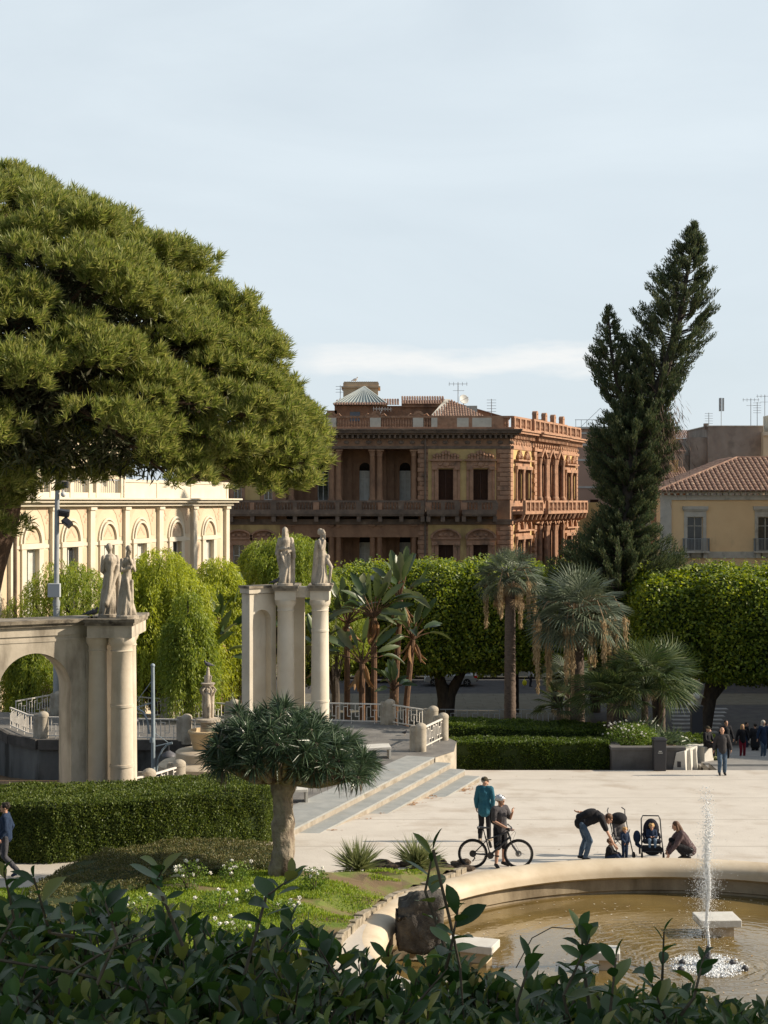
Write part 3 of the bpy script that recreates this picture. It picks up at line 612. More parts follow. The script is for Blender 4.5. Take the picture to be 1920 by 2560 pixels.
for x0, x1, e_ in ((-.1, ru(1328), 0), (ru(1328), ru(1404), .28), (ru(1404), Lr+.5, 0)):
    sc_ = MB(MR)
    run2(x0, x1, .1+e_, fz(1122), fz(1115)); run2(x0, x1, .5+e_, fz(1088), fz(1083)); run2(x0, x1, .85+e_, fz(1083), fz(1077)); run2(x0, x1, 1.0+e_, fz(1077), fz(1073)); run2(x0, x1, .14+e_, fz(1311), fz(1300))
    u = x0+.1
    while u < x1-.2: sc_.box(u, u+.22, -.46-e_, -e_, fz(1096), fz(1088)); u += .5
    u = x0+.5
    while u < x1-.3: sc_.ball((u, -.02-e_, fz(1106)), .22, 7, 5, 1, .5, .8); u += .85
    sc_.build('side_cornice', m_terral, pal)
sbl = MB(MR)
for x0, x1, d_ in ((.9, ru(1328), 1.2), (ru(1330), ru(1402), 1.6), (ru(1403), Lr-.2, 1.2)):
    sbl.box(x0, x1, -d_, -.005, fz(1286), fz(1278)); sbl.box(x0, x1, -d_, -d_+.26, fz(1256), fz(1251))
    n = max(2, int((x1-x0)/1.5))
    for i in range(n+1):
        x = x0+.15+(x1-x0-.3)*i/n; sbl.box(x-.16, x+.16, -d_-.03, -d_+.27, fz(1278), fz(1256)); sbl.tube([(x,-d_+.2,fz(1286)),(x,-d_+.35,fz(1298)),(x,-.15,fz(1306))], .16, 6)
        if i < n: baluster_row(sbl, x+.2, x+(x1-x0-.3)/n-.2, -d_+.12, fz(1278), fz(1256)-fz(1278), .3, .08)
sbl.build('side_balcony', m_terral, pal)
srb = MB(MR); srb.k = 0
for x0, x1, e_ in ((0, ru(1318), 0), (ru(1318), ru(1402), .28), (ru(1402), Lr, 0)):
    y_ = -.42-e_; srb.box(x0, x1, y_, y_+.3, fz(1073), fz(1068)); srb.box(x0, x1, y_, y_+.3, fz(1045), fz(1040)); n = max(2, int((x1-x0)/1.7))
    for i in range(n+1):
        x = x0+.2+(x1-x0-.4)*i/n; srb.box(x-.2, x+.2, y_-.03, y_+.33, fz(1068), fz(1045))
        if i < n: baluster_row(srb, x+.2, x+(x1-x0-.4)/n-.2, y_+.15, fz(1068), fz(1045)-fz(1068), .26, .09)
for px in (1325, 1348, 1370, 1392): x = ru(px); srb.box(x-.35, x+.35, -.72, -.3, fz(1040), fz(1028)); arcband(srb, x, fz(1028), .12, .25, .45, -.28, n=8)
srb.build('side_balustrade', m_terral, pal)
# roofs, attic, chimney tower, glass pyramid
at_ = MB(); at_.box(fx(832), fx(1114), 5, 14, fz(1085), fz(1006)); at_.box(fx(812), fx(838), 5, 12, fz(1085), fz(1018)); at_.box(fx(1006), fx(1113), 4.75, 7.2, fz(1010), fz(1006)+.22); at_.box(fx(1006), fx(1113), 6, 7.2, fz(1006)+.22, fz(1006)+.6); at_.build('attic', m_terra, pal)
aw = MB(); aw.box(fx(872), fx(898), 4.93, 5, fz(1046), fz(1022)); aw.build('attic_door', mat('blue_grey_door', (.12,.15,.18), rough=.6), pal)
tr = MB(); zt_ = fz(1006)
tileroof(tr, (fx(828), 4.4, zt_+.02), (fx(1005), 4.4, zt_+.02), (fx(840), 7, zt_+.75), (fx(1005), 7, zt_+.75))
tileroof(tr, (fx(1005), 4.6, zt_+.12), (fx(1118), 4.6, zt_+.12), (fx(1005), 7, zt_+1.0), (fx(1118), 7, zt_+1.0))
e_ = fz(1040); tileroof(tr, (fx(1078), .8, e_), (fx(1212), .8, e_), (fx(1130), 4.2, e_+1.75), (fx(1132), 4.2, e_+1.75))
tr.build('roof', m_tile, pal)
ss = MB(); ss.add([(fx(1076),.7,e_),(fx(1100),.7,e_),(fx(1131),4.2,e_+1.82),(fx(1118),4.2,e_+1.82)], [(0,1,2,3)]); ss.box(fx(1100), fx(1200), 4.2, 5, fz(1085), e_+1.2); ss.build('hip_flashing', m_gst, pal, recalc=False)
pw = MB(); pw.face([(fx(1114),9,fz(1073)),(fx(1292),9,fz(1073)),(fx(1292),9,fz(1034)),(fx(1195),9,fz(1006)),(fx(1114),9,fz(982))], 4, (0,1,0)); pw.build('party_wall', m_terra, pal)
pt = MB(); pt.face([(fx(1110),8.9,fz(979)),(fx(1195),8.9,fz(1003)),(fx(1296),8.9,fz(1032)),(fx(1296),8.9,fz(1034.5)),(fx(1195),8.9,fz(1006)),(fx(1110),8.9,fz(982.5))], 4.2, (0,1,0)); pt.build('wall_coping', m_tile, pal)
gp = MB(); za = fz(1000); ax = fx(908); gp.k = 0
for q4 in (((fx(828),5.2,za),(fx(968),5.2,za)),((fx(968),5.2,za),(fx(968),10,za)),((fx(968),10,za),(fx(828),10,za)),((fx(828),10,za),(fx(828),5.2,za))): gp.add([q4[0], q4[1], (ax, 7.6, fz(951))], [(0,1,2)])
gp.k = 1
for i in range(15):
    t = i/14; gp.bar((fx(828)+(fx(968)-fx(828))*t, 5.17, za+.02), (ax, 7.57, fz(951)+.03), .07)
for i in range(7): t = i/6; gp.bar((fx(968)+.03, 5.2+4.8*t, za+.02), (ax+.03, 7.6, fz(951)+.03), .07)
gp.build('glass_pyramid', [m_zinc, mat('lead_bar', (.38,.42,.41), rough=.5)], pal, recalc=False)
m_crk = mat('tower_plaster', (.60,.46,.30), (.50,.37,.24), scale=1.2, rough=.9, stain=(.35,.25,.17), sscale=1, slo=.5, shi=.75)
tw = MB(); tw.box(fx(850), fx(944), 11, 15, fz(1010), fz(945)); tw.box(fx(845), fx(950), 10.7, 15.3, fz(947), fz(943)); tw.box(fx(850), fx(946), 10.85, 15.1, fz(943), fz(934))
for i in range(16): x = fx(852)+(fx(944)-fx(852))*(i+.5)/16; arcband(tw, x, fz(934), .02, .12, 4.2, 15.05, n=6)
tw.build('chimney_tower', m_crk, pal)
sw = MB(); sw.box(fx(1352), fx(1392), 11, 14, fz(1073), fz(1032)); sw.build('roof_hut', m_ochre, pal)
antenna('roof_antenna', (PX0+fx(1157), 149, -5.8+fz(1000)), 2.3, 'yagi', 'tall aerial beside the dish on the ridge of the terracotta palazzo', 5)
antenna('roof_antenna', (PX0+fx(1246), 149, -5.8+fz(1022)), 1.5, 'ladder', 'ladder shaped aerial on the sloping wall of the terracotta palazzo', 5)
antenna('roof_antenna', (PX0+fx(843), 150, -5.8+fz(1006)), 2.3, 'ladder', 'short aerial left of the glass pyramid on the palazzo roof', 3)
antenna('roof_antenna', (PX0+fx(945), 143.5, -5.8+fz(1040)), 1.0, 'yagi', 'low bent aerial behind the roof balustrade of the palazzo', 7, R(20), .4)
sdsh = empty('satellite_dish', (PX0+fx(1172), 149, -5.8+fz(996)), 0, 'white satellite dish on the ridge of the terracotta palazzo', 'satellite dish'); b = MB(Matrix.Translation((0,0,.5)) @ Matrix.Rotation(R(70), 4, 'X') @ Matrix.Rotation(R(20), 4, 'Y')); b.lathe([(.001,0),(.3,.03),(.48,.1),(.46,.12),(.3,.06),(.001,.03)], (0,0,0), 16, cap=False); b.build('dish', m_whf, sdsh, smooth=True); b = MB(); b.tube([(0,0,-.6),(0,0,.5)], .04, 6); b.bar((0,0,.5),(.45,-.5,.7),.03); b.build('bracket', m_greyiron, sdsh)

# ---- cream building with painted arches ----
CO = Vector((-18.5, 79, -5.6)); CD = Vector((8, 24, 0)).normalized(); CM = Matrix(((CD.x,-CD.y,0,CO.x),(CD.y,CD.x,0,CO.y),(0,0,1,CO.z),(0,0,0,1)))
crb = empty('arcaded_building', CO, 0, 'sunlit cream building with painted arches and pilasters behind the pepper trees', 'building'); crb.rotation_euler = (0, 0, math.atan2(CD.y, CD.x))
def cu_(px): q = (px-960)/K; return (CO.x-q*CO.y)/(q*CD.y-CD.x)
def czr(py): return 9-(py-HY)/K*103+5.6                       # heights read at the far corner
U1 = cu_(567); cs = [cu_(p) for p in (78, 177, 269, 351, 439, 521)]; sp_ = cs[1]-cs[0]; cs = [cs[0]-2*sp_, cs[0]-sp_]+cs
b = MB(); ch = [(c-.62, c+.62, 4.2, czr(1346)) for c in cs]+[(c-.62, c+.62, -1, 3.0) for c in cs]; U0 = cs[0]-2.2; ZC = czr(1256)
wallholes(b, U0, U1, -2.5, ZC, ch, .4); b.box(U1-.5, U1, .4, 14, -2.5, ZC); b.box(U0, U1-.5, .9, 13.8, -2.5, ZC-.3); b.build('wall', m_crm, crb)
b = MB()
for i, c in enumerate(cs):
    zt = czr(1346); w_ = 1.5 if i < len(cs)-3 else 1.75
    b.box(c-1.05, c-.62, -.12, 0, 4.0, zt); b.box(c+.62, c+1.05, -.12, 0, 4.0, zt); b.box(c-1.15, c+1.15, -.16, 0, zt, zt+.28); b.box(c-1.95, c-1.15, -.05, 0, zt+.02, zt+.2); b.box(c+1.15, c+1.95, -.05, 0, zt+.02, zt+.2)
    for r_, d_ in ((.82, .16), (1.02, .1)): arcband(b, c, zt+.28, r_, .12, d_, 0, n=20, sz=1.12)
edges = [(cs[i]+cs[i+1])/2 for i in range(len(cs)-1)]+[U1-.28, U0+.3]
for e in edges: b.box(e-.26, e+.26, -.22, 0, -2.5, czr(1268)); b.box(e-.34, e+.34, -.3, 0, czr(1272), czr(1266))
for z0, z1, y_ in ((czr(1266), czr(1260), .12), (ZC, ZC+.16, .62), (ZC+.16, ZC+.26, .8), (ZC-.2, ZC, .35), (3.5, 3.75, .2)): b.box(U0, U1+y_, -y_, 0, z0, z1)
b.build('trim', m_crml, crb)
b = MB()
for c in cs:
    zt = czr(1346); halfdisc(b, c, zt+.3, .80, 0, .03, sz=1.1)
    for s_ in (-1, 1):
        b.face([(c+s_*(1.2+.62*math.cos(a)) if False else c+s_*x_, 0, z_) for a, x_, z_ in ((0,1.85,zt+.45),(0,1.85,zt+2.15),(0,.45,zt+2.15),(0,.95,zt+1.75),(0,1.3,zt+1.1),(0,1.4,zt+.45))][::s_], .02, (0,-1,0))
        b.box(c+s_*1.5-.28, c+s_*1.5+.28, -.02, 0, 4.1, zt-.1)
b.build('painted_panel', m_peach, crb)
b = MB()
for c in cs:
    zt = czr(1346)
    for k in range(7): a = k/6*2-1; b.ball((c+a*.42, -.035, zt+.55+.38*(1-abs(a))), .085, 6, 4, 1, .2, 1)
    for s_ in (-1, 1):
        for k in range(5): b.ball((c+s_*(1.5+.12*math.sin(k*2.2)), -.025, zt+1.35+.15*k), .10, 6, 4, 1, .2, 1)
        for k in range(9): b.ball((c+s_*1.5+.07*math.sin(k*1.9), -.025, 4.6+.24*k), .07+.035*math.sin(k), 6, 4, 1, .2, 1)
b.build('painted_ornament', m_orn, crb)
for i, h in enumerate(ch[:len(cs)]): frame_window(crb, I4, h[0], h[1], h[2], h[3], 'curtain' if i % 3 else 'glass', .22)
for h in ch[len(cs):]: frame_window(crb, I4, h[0], h[1], h[2], h[3], 'glass', .3)
for c in cs[1:5]:
    b = MB(); b.box(c-1.1, c+1.1, -.75, 0, 3.95, 4.1)
    for k in range(17): b.bar((c-1.05+k*.131, -.72, 4.1), (c-1.05+k*.131, -.72, 5.0), .025)
    b.bar((c-1.08,-.72,5.0),(c+1.08,-.72,5.0),.05); b.bar((c-1.08,-.72,4.2),(c+1.08,-.72,4.2),.04); b.build('iron_balcony', m_iron, crb)
b = MB(); pj = cu_(305)                                        # terrace parapet
b.box(pj, U1+.05, -.1, .15, ZC+.26, czr(1212)); b.box(pj, U1+.12, -.16, .2, czr(1212), czr(1206)); b.box(U1-.2, U1+.05, .15, 13, ZC+.26, czr(1212))
for px in (305, 390, 475, 564): u = min(cu_(px), U1-.14); b.box(u-.14, u+.16, -.14, .2, ZC+.26, czr(1208))
b.box(U0, pj, -.1, .3, ZC+.26, ZC+.55); 
for px in (70, 125, 175, 222, 240, 302): u = cu_(px); b.box(u-.2, u+.2, -.14, .25, ZC+.26, czr(1206))
b.build('parapet', m_crml, crb)
b = MB(); u = U0
while u < pj: b.bar((u, .05, ZC+.5), (u, .05, czr(1209)), .03); u += .22
b.bar((U0,.05,czr(1208)),(pj,.05,czr(1208)),.07); b.build('railing', m_greyiron, crb)
b = MB(); uh = [(cu_(352)+3.2, cu_(352)+4.3, ZC+1, ZC+4.0), (cu_(180)+1.2, cu_(180)+2.2, ZC+.8, ZC+3.6), (cu_(250)+2.5, cu_(250)+3.5, ZC+.8, ZC+3.6)]; ue = cu_(402)+4
wallholes(b, U0, ue, ZC+.3, ZC+8.2, uh, .3, 4.6); b.box(U0, ue, 4.9, 14, ZC+.3, ZC+8.2); b.build('upper_storey', m_crm, crb)
b = MB()
for x in (ue-.4, ue-3.4, ue-7.5, ue-11, ue-15): b.box(x-.3, x+.3, 4.45, 4.6, ZC+.3, ZC+8)
b.box(U0, ue+.5, 4.0, 4.6, ZC+8.0, ZC+8.35); b.box(U0, ue+.1, 4.4, 4.6, ZC+4.6, ZC+4.8); b.build('upper_trim', m_crml, crb)
for h in uh: frame_window(crb, I4, *h, 'curtain', 4.85)
b = MB(); u = cu_(26); b.tube([(u, -.3, -2.5), (u, -.3, ZC-.3)], .08, 8); b.build('downpipe', m_dirty, crb)
b = MB()
for i in range(16): b.box(U0, cu_(24), -.34, 0, -2.45+i*.42, -2.08+i*.42)
b.build('rusticated_pier', m_crml, crb, bevel=.02)

# ---- yellow house on the right ----
YX = 23.55; yb = empty('yellow_house', (YX, 131, -5.8), 0, 'yellow plastered house with grey trim, clay tile hip roof and iron balconies', 'building')
q_ = 29.39; hx = lambda px: (px-1652)/q_
hz = lambda py: 9-(py-HY)/q_+5.8
b = MB(); yw = [(hx(1718+177*i), hx(1757+177*i), hz(1377), hz(1292)) for i in range(4)]; yl = [(hx(1722+177*i), hx(1753+177*i), hz(1560), hz(1440)) for i in range(4)]; yg = [(hx(1700+140*i), hx(1760+140*i), 0.1, hz(1640)) for i in range(5)]
wallholes(b, 0, 26, 0, hz(1240), yw+yl+yg, .5); b.add([(0,0,0),(.01,0,0),(14.0,36,0),(13.9,36,0),(0,0,hz(1240)),(.01,0,hz(1240)),(14,36,hz(1240)),(13.9,36,hz(1240))], [(0,1,2,3),(4,5,6,7),(0,4,7,3),(1,2,6,5)]); b.box(.6, 26, 1.2, 5.5, 0, hz(1240)); b.build('wall', m_yel, yb)
b = MB(); b.box(-.05, hx(1678), -.12, 0, 4.6, hz(1244)); b.box(0, 26, -.08, 0, hz(1395), hz(1379)); b.box(-.1, 26, -.14, 0, hz(1250), hz(1238)); b.box(-.3, 26, -.62, 0, hz(1231), hz(1226)); b.box(-.25, 26, -.5, 0, hz(1233), hz(1231))
x = 0
while x < 26: b.box(x, x+.2, -.46, 0, hz(1238), hz(1232)); x += .52
for a, c, zb, zt in yw:
    b.box(a-.28, a, -.1, 0, zb, zt); b.box(c, c+.28, -.1, 0, zb, zt); b.box(a-.28, c+.28, -.1, 0, zt, zt+.5); b.box(a-.42, c+.42, -.26, 0, zt+.62, zt+.9); b.box(a-.36, c+.36, -.18, 0, zt+.5, zt+.62)
for a, c, zb, zt in yl:
    b.box(a-.28, a, -.1, 0, zb, zt); b.box(c, c+.28, -.1, 0, zb, zt); b.box(a-.5, c+.5, -.28, 0, zt+.15, zt+.3); b.box(a-.28, c+.28, -.1, 0, zt, zt+.15)
    cx = (a+c)/2
    for s_ in (-1, 1): b.bar((cx+s_*1.25, -.17, zt+.42), (cx-.02*s_, -.17, zt+1.1), .3, .17)
b.build('trim', m_gst, yb)
b = MB()
for i in range(10): b.box(0, 26, -.06, 0, .45*i+.03, .45*(i+1)-.02) if i > 8 else wallholes(b, 0, 26, .45*i+.03, .45*(i+1)-.02, yg, .06, -.06)
b.build('rusticated_base', m_lightst, yb)
for h in yw: frame_window(yb, I4, *h, 'glass', .3, fm=m_gst)
for h in yl: frame_window(yb, I4, *h, 'shutter', .2)
for h in yg: frame_window(yb, I4, *h, 'glass', .3, 'shopfront', fm=m_iron)
for a, c, zb, zt in yw:
    cx = (a+c)/2; b = MB(); b.k = 1; b.box(cx-1.1, cx+1.1, -.85, 0, zb-.16, zb); b.box(cx-.9, cx-.6, -.6, 0, zb-.6, zb-.16); b.box(cx+.6, cx+.9, -.6, 0, zb-.6, zb-.16); b.box(cx-.4, cx+.4, -.4, 0, zb-.5, zb-.16); b.k = 0
    for k in range(19): b.bar((cx-1.05+k*.1167, -.8, zb), (cx-1.05+k*.1167, -.8, zb+1.05), .03)
    for s_ in (-1, 1):
        for k in range(6): b.bar((cx+s_*1.05, -.8+k*.14, zb), (cx+s_*1.05, -.8+k*.14, zb+1.05), .03)
        b.bar((cx+s_*1.05, -.8, zb+1.05), (cx+s_*1.05, 0, zb+1.05), .05)
    b.bar((cx-1.08,-.8,zb+1.05),(cx+1.08,-.8,zb+1.05),.06); b.build('balcony', [m_greyiron, m_gst], yb)
b = MB(); ez = hz(1229); tileroof(b, (-.45,-.75,ez), (26.5,-.75,ez), (7.9,6.3,ez+3.0), (26.5,6.3,ez+3.0), .44, .62, .14); tileroof(b, (.4,14,ez), (-.45,-.75,ez), (7.9,14,ez+3.0), (7.9,6.3,ez+3.0), .44, .62, .14)
b.build('roof', m_tile, yb)
b = MB(); b.add([(-.4,-.7,ez-.03),(26.5,-.7,ez-.03),(26.5,6.3,ez+2.95),(7.9,6.3,ez+2.95),(.4,14,ez-.03),(7.9,14,ez+2.95)], [(0,1,2,3),(4,0,3,5)]); b.tube([(-.45,-.75,ez+.06),(7.9,6.3,ez+3.08)], .13, 6); b.tube([(7.9,6.3,ez+3.08),(26.5,6.3,ez+3.08)], .13, 6); b.build('ridge', m_tile, yb, recalc=False)
b = MB(); b.box(hx(1800), hx(1806), -.25, 0, hz(1410), hz(1401)); b.build('wall_lamp', m_iron, yb)
# ---- houses behind ----
m_pink = mat('pink_plaster', (.52,.34,.25), (.46,.30,.22), scale=.4, rough=.9)
m_conc = mat('bare_cement', (.22,.18,.15), (.34,.29,.24), scale=.45, rough=.95, bump=.3, zs=.6, stain=(.11,.085,.065), sscale=.3, slo=.5, shi=.7, detail=10)
def block(name, px0, px1, py, Y, dep, m, label, base=-5.8, extra=None):
    X0 = gx(px0, Y); e = empty(name, (X0, Y, base), 0, label, 'building'); b = MB(); w_ = gx(px1, Y)-X0; H_ = gz(py, Y)-base; b.box(0, w_, 0, dep, 0, H_); b.build('wall', m, e)
    if extra: extra(e, w_, H_, Y)
    return e
def ex_pink(e, w_, H_, Y):
    b = MB(); sc = K/Y
    for py in (1083, 1112, 1150, 1218, 1290): z = gz(py, Y)+5.8; b.box(-.02, w_+.02, -.1, 0, z-.12, z+.12)
    b.box(-.2, w_+.2, -.3, dep_+.2, H_, H_+.15); b.build('string_course', m_lightst, e)
    b = MB(); b.box(.3, w_-.3, 1, 8, H_+.15, H_+.3)
    for i in range(14): b.bar((.3+i*w_/15, .3, H_+.15), (.3+i*w_/15, .3, H_+1.1), .05)
    b.bar((.2,.3,H_+1.1),(w_-.2,.3,H_+1.1),.06); b.bar((1,2,H_+.2),(3.5,2,H_+2.6),.05); b.bar((3.5,2,H_+2.6),(6,2,H_+.2),.05); b.build('roof_railing', m_greyiron, e)
    for k in range(3):
        for j in range(4): frame_window(e, I4, w_*(.25+.25*k)-.5, w_*(.25+.25*k)+.5, 3+3.4*j, 4.9+3.4*j, 'shutter', -.02) if k < 2 else None
dep_ = 14
block('pink_apartment_block', 1434, 1640, 1072, 185, 14, m_pink, 'pink apartment block with pale string courses between palazzo and conifer', extra=ex_pink)
block('low_ochre_wall_house', 1436, 1500, 1256, 168, 8, m_ochre, 'low ochre house in the gap right of the terracotta palazzo')
def ex_gray(e, w_, H_, Y):
    b = MB(); b.box(-1.9, 0, .5, 12, 0, H_-1.2); b.box(-3.0, -1.9, .8, 12, 0, H_-3.2); b.box(-.35, .1, .3, .8, H_-.3, H_+.35); b.build('stepped_wall', m_conc, e)
    b = MB(); b.box(-.1, w_+.1, -.08, 12.1, H_, H_+.1); b.build('coping', m_gst, e)
block('cement_gable_house', 1770, 1908, 1066, 172, 12, m_conc, 'house with a bare stained cement wall rising behind the clay tile roof', extra=ex_gray)
def ex_cream(e, w_, H_, Y):
    b = MB(); b.box(-.1, w_, -.3, 0, H_-.4, H_); b.box(1.2, 4, 2, 5, H_, H_+2.0); b.build('cornice', m_crml, e)
block('cream_corner_house', 1908.5, 2080, 1080, 171, 14, m_crm, 'cream house showing only a sunlit strip at the right edge', extra=ex_cream)
def ex_small(e, w_, H_, Y):
    b = MB(); tileroof(b, (-.3,-.4,H_), (w_+.3,-.4,H_), (-.3,2.5,H_+1.1), (w_+.3,2.5,H_+1.1)); b.build('roof', m_tile, e); b = MB(); b.box(w_*.45, w_*.75, 1, 2, H_, H_+1.8); b.build('chimney', m_ochre, e)
block('small_roofed_house', 1655, 1716, 1196, 146, 6, m_terra, 'small tiled house squeezed between conifer and cement wall', extra=ex_small)
block('grey_roof_house', 1640, 1712, 1130, 172, 8, m_conc, 'grey house with a pale sheet roof behind the conifer', extra=ex_small)
block('distant_ochre_house', 1560, 1730, 1096, 190, 8, m_ochre, 'distant ochre house top seen through the conifer branches', extra=ex_small)
antenna('cell_mast', at(1803, 1065, 176), 3.2, 'panel', 'white panel mast on the cement house roof')
for px, h, lab in ((1772, 1.6, 'small grey aerial at the left end of the cement house roof'), (1877, 3.2, 'long armed aerial left of the right edge above the cement wall'), (1893, 2.8, 'second tall aerial near the right edge above the cement wall'), (1912, 3.6, 'tallest aerial at the right edge above the cement wall')): antenna('roof_antenna', at(px, 1067, 174), h, 'yagi' if h > 3 else 'ladder', lab, 5)
# tall houses further along the street on the right, outside the picture, which shade it
e = empty('street_block', (48, 60, -5.8), 0, 'tall plastered street block beyond the right edge, shading the street', 'building'); b = MB(); b.box(0, 16, 0, 50, 0, 20.7); b.box(-12.3, 3, 50, 69, 0, 20.7); b.build('wall', m_yel, e)
b = MB(); b.box(-.5, 16.5, -.5, 50, 20.7, 21.1); b.box(-12.6, 3.3, 50, 69.3, 20.7, 21.1); b.build('roof', m_tile, e)
for j in range(4):
    for k in range(9): frame_window(e, Matrix(((0,1,0,0),(1,0,0,0),(0,0,1,0),(0,0,0,1))), 3+6*k, 4.2+6*k, 1.5+4.6*j, 4+4.6*j, 'shutter', -.05)
# ================= vegetation =================
def scatter(name, tv, tf, P, D, U, Sc, material, parent=None, smooth=False):
    tv = np.asarray(tv, float); n = len(P); m = len(tv); D = nrm(np.asarray(D, float)); Y_ = nrm(np.cross(U, D)); Z_ = np.cross(D, Y_)
    Sc = np.asarray(Sc, float); Sc = Sc[:, None]*np.ones((1, 3)) if Sc.ndim == 1 else Sc
    T = tv[None]*Sc[:, None, :]
    V = (P[:, None]+T[..., 0:1]*D[:, None]+T[..., 1:2]*Y_[:, None]+T[..., 2:3]*Z_[:, None]).reshape(-1, 3)
    lens = np.array([len(f) for f in tf]); flat = np.concatenate([np.array(f) for f in tf]); idx = (np.arange(n)[:, None]*m+flat[None]).reshape(-1); lt = np.tile(lens, n)
    me = bpy.data.meshes.new(name); me.vertices.add(len(V)); me.vertices.foreach_set('co', V.astype(np.float32).ravel()); me.loops.add(len(idx)); me.loops.foreach_set('vertex_index', idx.astype(np.int32))
    me.polygons.add(len(lt)); me.polygons.foreach_set('loop_start', np.concatenate([[0], np.cumsum(lt)[:-1]]).astype(np.int32)); me.polygons.foreach_set('loop_total', lt.astype(np.int32)); me.update()
    if smooth: me.shade_smooth()
    return link(name, me, parent, material)
m_barkp = mat('pine_bark', (.12,.075,.05), (.06,.04,.03), scale=4, rough=.95, bump=1.5, bscale=9, zs=.4)
m_bark = mat('dark_bark', (.05,.042,.035), (.09,.075,.06), scale=5, rough=.95, bump=1, bscale=12, zs=.4)
m_stem = mat('twig_bark', (.07,.055,.035), (.12,.10,.065), scale=30, rough=.8)
def rand_dome(n, lo=-.1): 
    v = unit(n*3); v = v[v[:, 2] > lo][:n]; return v
# ---- stone pine ----
PY = 33.0; PC = np.array([gx(-100, PY), PY, gz(1115, PY)]); PR = np.array([7.45, 6.7, 6.15])
pine = empty('stone_pine', (gx(-130, PY), PY, .2), 0, 'huge rounded stone pine with bright needle tufts filling the left side', 'tree')
OF = lambda o, p: Vector(p)-o.location
rs = np.random.default_rng(21)
NB = 118; i_ = np.arange(NB)+.5; ph = np.arccos(1-1.10*i_/NB); th = math.pi*(1+5**.5)*i_
bd = nrm(np.stack([np.cos(th)*np.sin(ph), np.sin(th)*np.sin(ph), np.cos(ph)], 1)+rs.normal(size=(NB,3))*.045); bj = 1-.11*rs.random((NB,1)); BC = PC+bd*PR*bj*.90; BR = rs.uniform(.95, 1.35, NB)
add = [(700,1125,30.5,.95),(735,1055,32,.9),(650,1170,32.5,.8),(590,1110,30,1.0),(228,1180,31,.75),(60,1110,31,1.1),(-30,1180,30,1.3),(150,1085,30.5,.8),(90,1190,30.5,.8),(520,1130,31,.95),(450,1120,31.5,.75),(748,1120,33,.8),(20,1060,31,1.0),(-20,1290,30,.9),(50,1235,31,.6),(745,1165,31.5,.8),(690,1195,31.5,.75),(635,1200,31,.7),(575,1185,31.5,.75),(700,1050,31,.9),(610,870,31.5,.9),(640,965,31,.9),(560,785,32,.9),(640,1030,30,.9),(500,1180,32,.6),(640,895,32.5,.8),(500,745,32.5,.9),(560,850,31.5,.9),(600,835,33,.8),(430,680,33,.9),(690,1000,32,.8)]
for px, py, Y, r_ in add: BC = np.vstack([BC, [gx(px, Y), Y, gz(py, Y)]]); BR = np.append(BR, r_); bd = np.vstack([bd, nrm(np.array([[.5, -.5, .15]]))])
LC, LR, dm = [], [], []
for c, br, d0 in zip(BC, BR, bd):
    up = nrm(np.array([d0*.75+np.array([0,0,.6])]))[0]
    for kk_ in range(11):
        v = rs.normal(size=3); v /= np.linalg.norm(v); v = v-up*(v@up)*.6
        if v@up < -.1: v = -v
        LC.append(c+v*br*rs.uniform(.35,.85)*np.array([1,1,.8])+up*br*.18*rs.random()); LR.append(br*rs.uniform(.30,.46)); dm.append(up)
LC, LR, dm = np.array(LC), np.array(LR), np.array(dm)
P_, D_ = [], []
for c, r_, d0 in zip(LC, LR, dm):
    front = c[1] < PY+4
    n = int((118 if front else 40)*r_*r_)+3
    v = unit(n*3); v = v[(v@d0 > -.30) & (v[:, 2] > -.35)][:n]
    p = c+v*np.array([r_, r_, r_*.62])*(.86+.14*rs.random((len(v), 1)))*(1+.22*fnoise(v*2.2+c, 1.0, 3))[:, None]
    P_.append(p); D_.append(nrm(v*.8+d0*.75+np.array([0, 0, .2])))
TP = np.vstack(P_); TD = np.vstack(D_)
nn_ = 26; k = len(TP); P2 = np.repeat(TP, nn_, 0); D2 = nrm(np.repeat(TD, nn_, 0)*.85+unit(k*nn_)*.62); P2 = P2-np.repeat(TD, nn_, 0)*(rng.random((k*nn_, 1))*.14)
m_need = leafmat('pine_needles', [(.07,.105,.022),(.15,.195,.04),(.26,.30,.085),(.34,.34,.12),(.21,.215,.055)], .45, .38)
leaves('crown', P2-np.array(pine.location), D2, rng.uniform(.12, .235, k*nn_), .020, m_need, pine)
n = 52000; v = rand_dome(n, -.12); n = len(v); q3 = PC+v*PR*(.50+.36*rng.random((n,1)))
leaves('shade_needles', q3-np.array(pine.location), v*.5+unit(n), .30, .05, leafmat('needle_shade', [(.025,.038,.012),(.045,.042,.02),(.035,.05,.014)], .8, .05), pine)  # darker needle layer, the crown's inner shade put into its colour
b = MB(); rr_ = lambda px, py, Y=PY: OF(pine, at(px, py, Y))
tp = [rr_(-130, 2000), rr_(-75, 1600), rr_(-32, 1420), rr_(8, 1290), rr_(20, 1180)]; b.tube(tp, [.50,.44,.38,.36,.34], 14)
tips = []
for j, (px, py, Y) in enumerate([(120, 1020, 33), (-60, 980, 33.5), (60, 1000, 35), (40, 1040, 31)]):
    b.tube([tp[4]-Vector((0,0,.3)), rr_(30+(px-30)*.4, 1110, (PY+Y)/2), rr_(px, py, Y)], [.30,.22,.16], 10); tips.append(rr_(px, py, Y))
random.seed(5)
for c, r_ in list(zip(BC, BR)):
    c2 = Vector(c)-pine.location; t = min(tips, key=lambda t: (t-c2).length); midp = t.lerp(c2, .55)+Vector((0,0,.25+.3*random.random()))
    b.tube([t, midp, c2-Vector((0,0,.1))], [.09,.06,.03], 5)
b.build('trunk', m_barkp, pine, smooth=True)

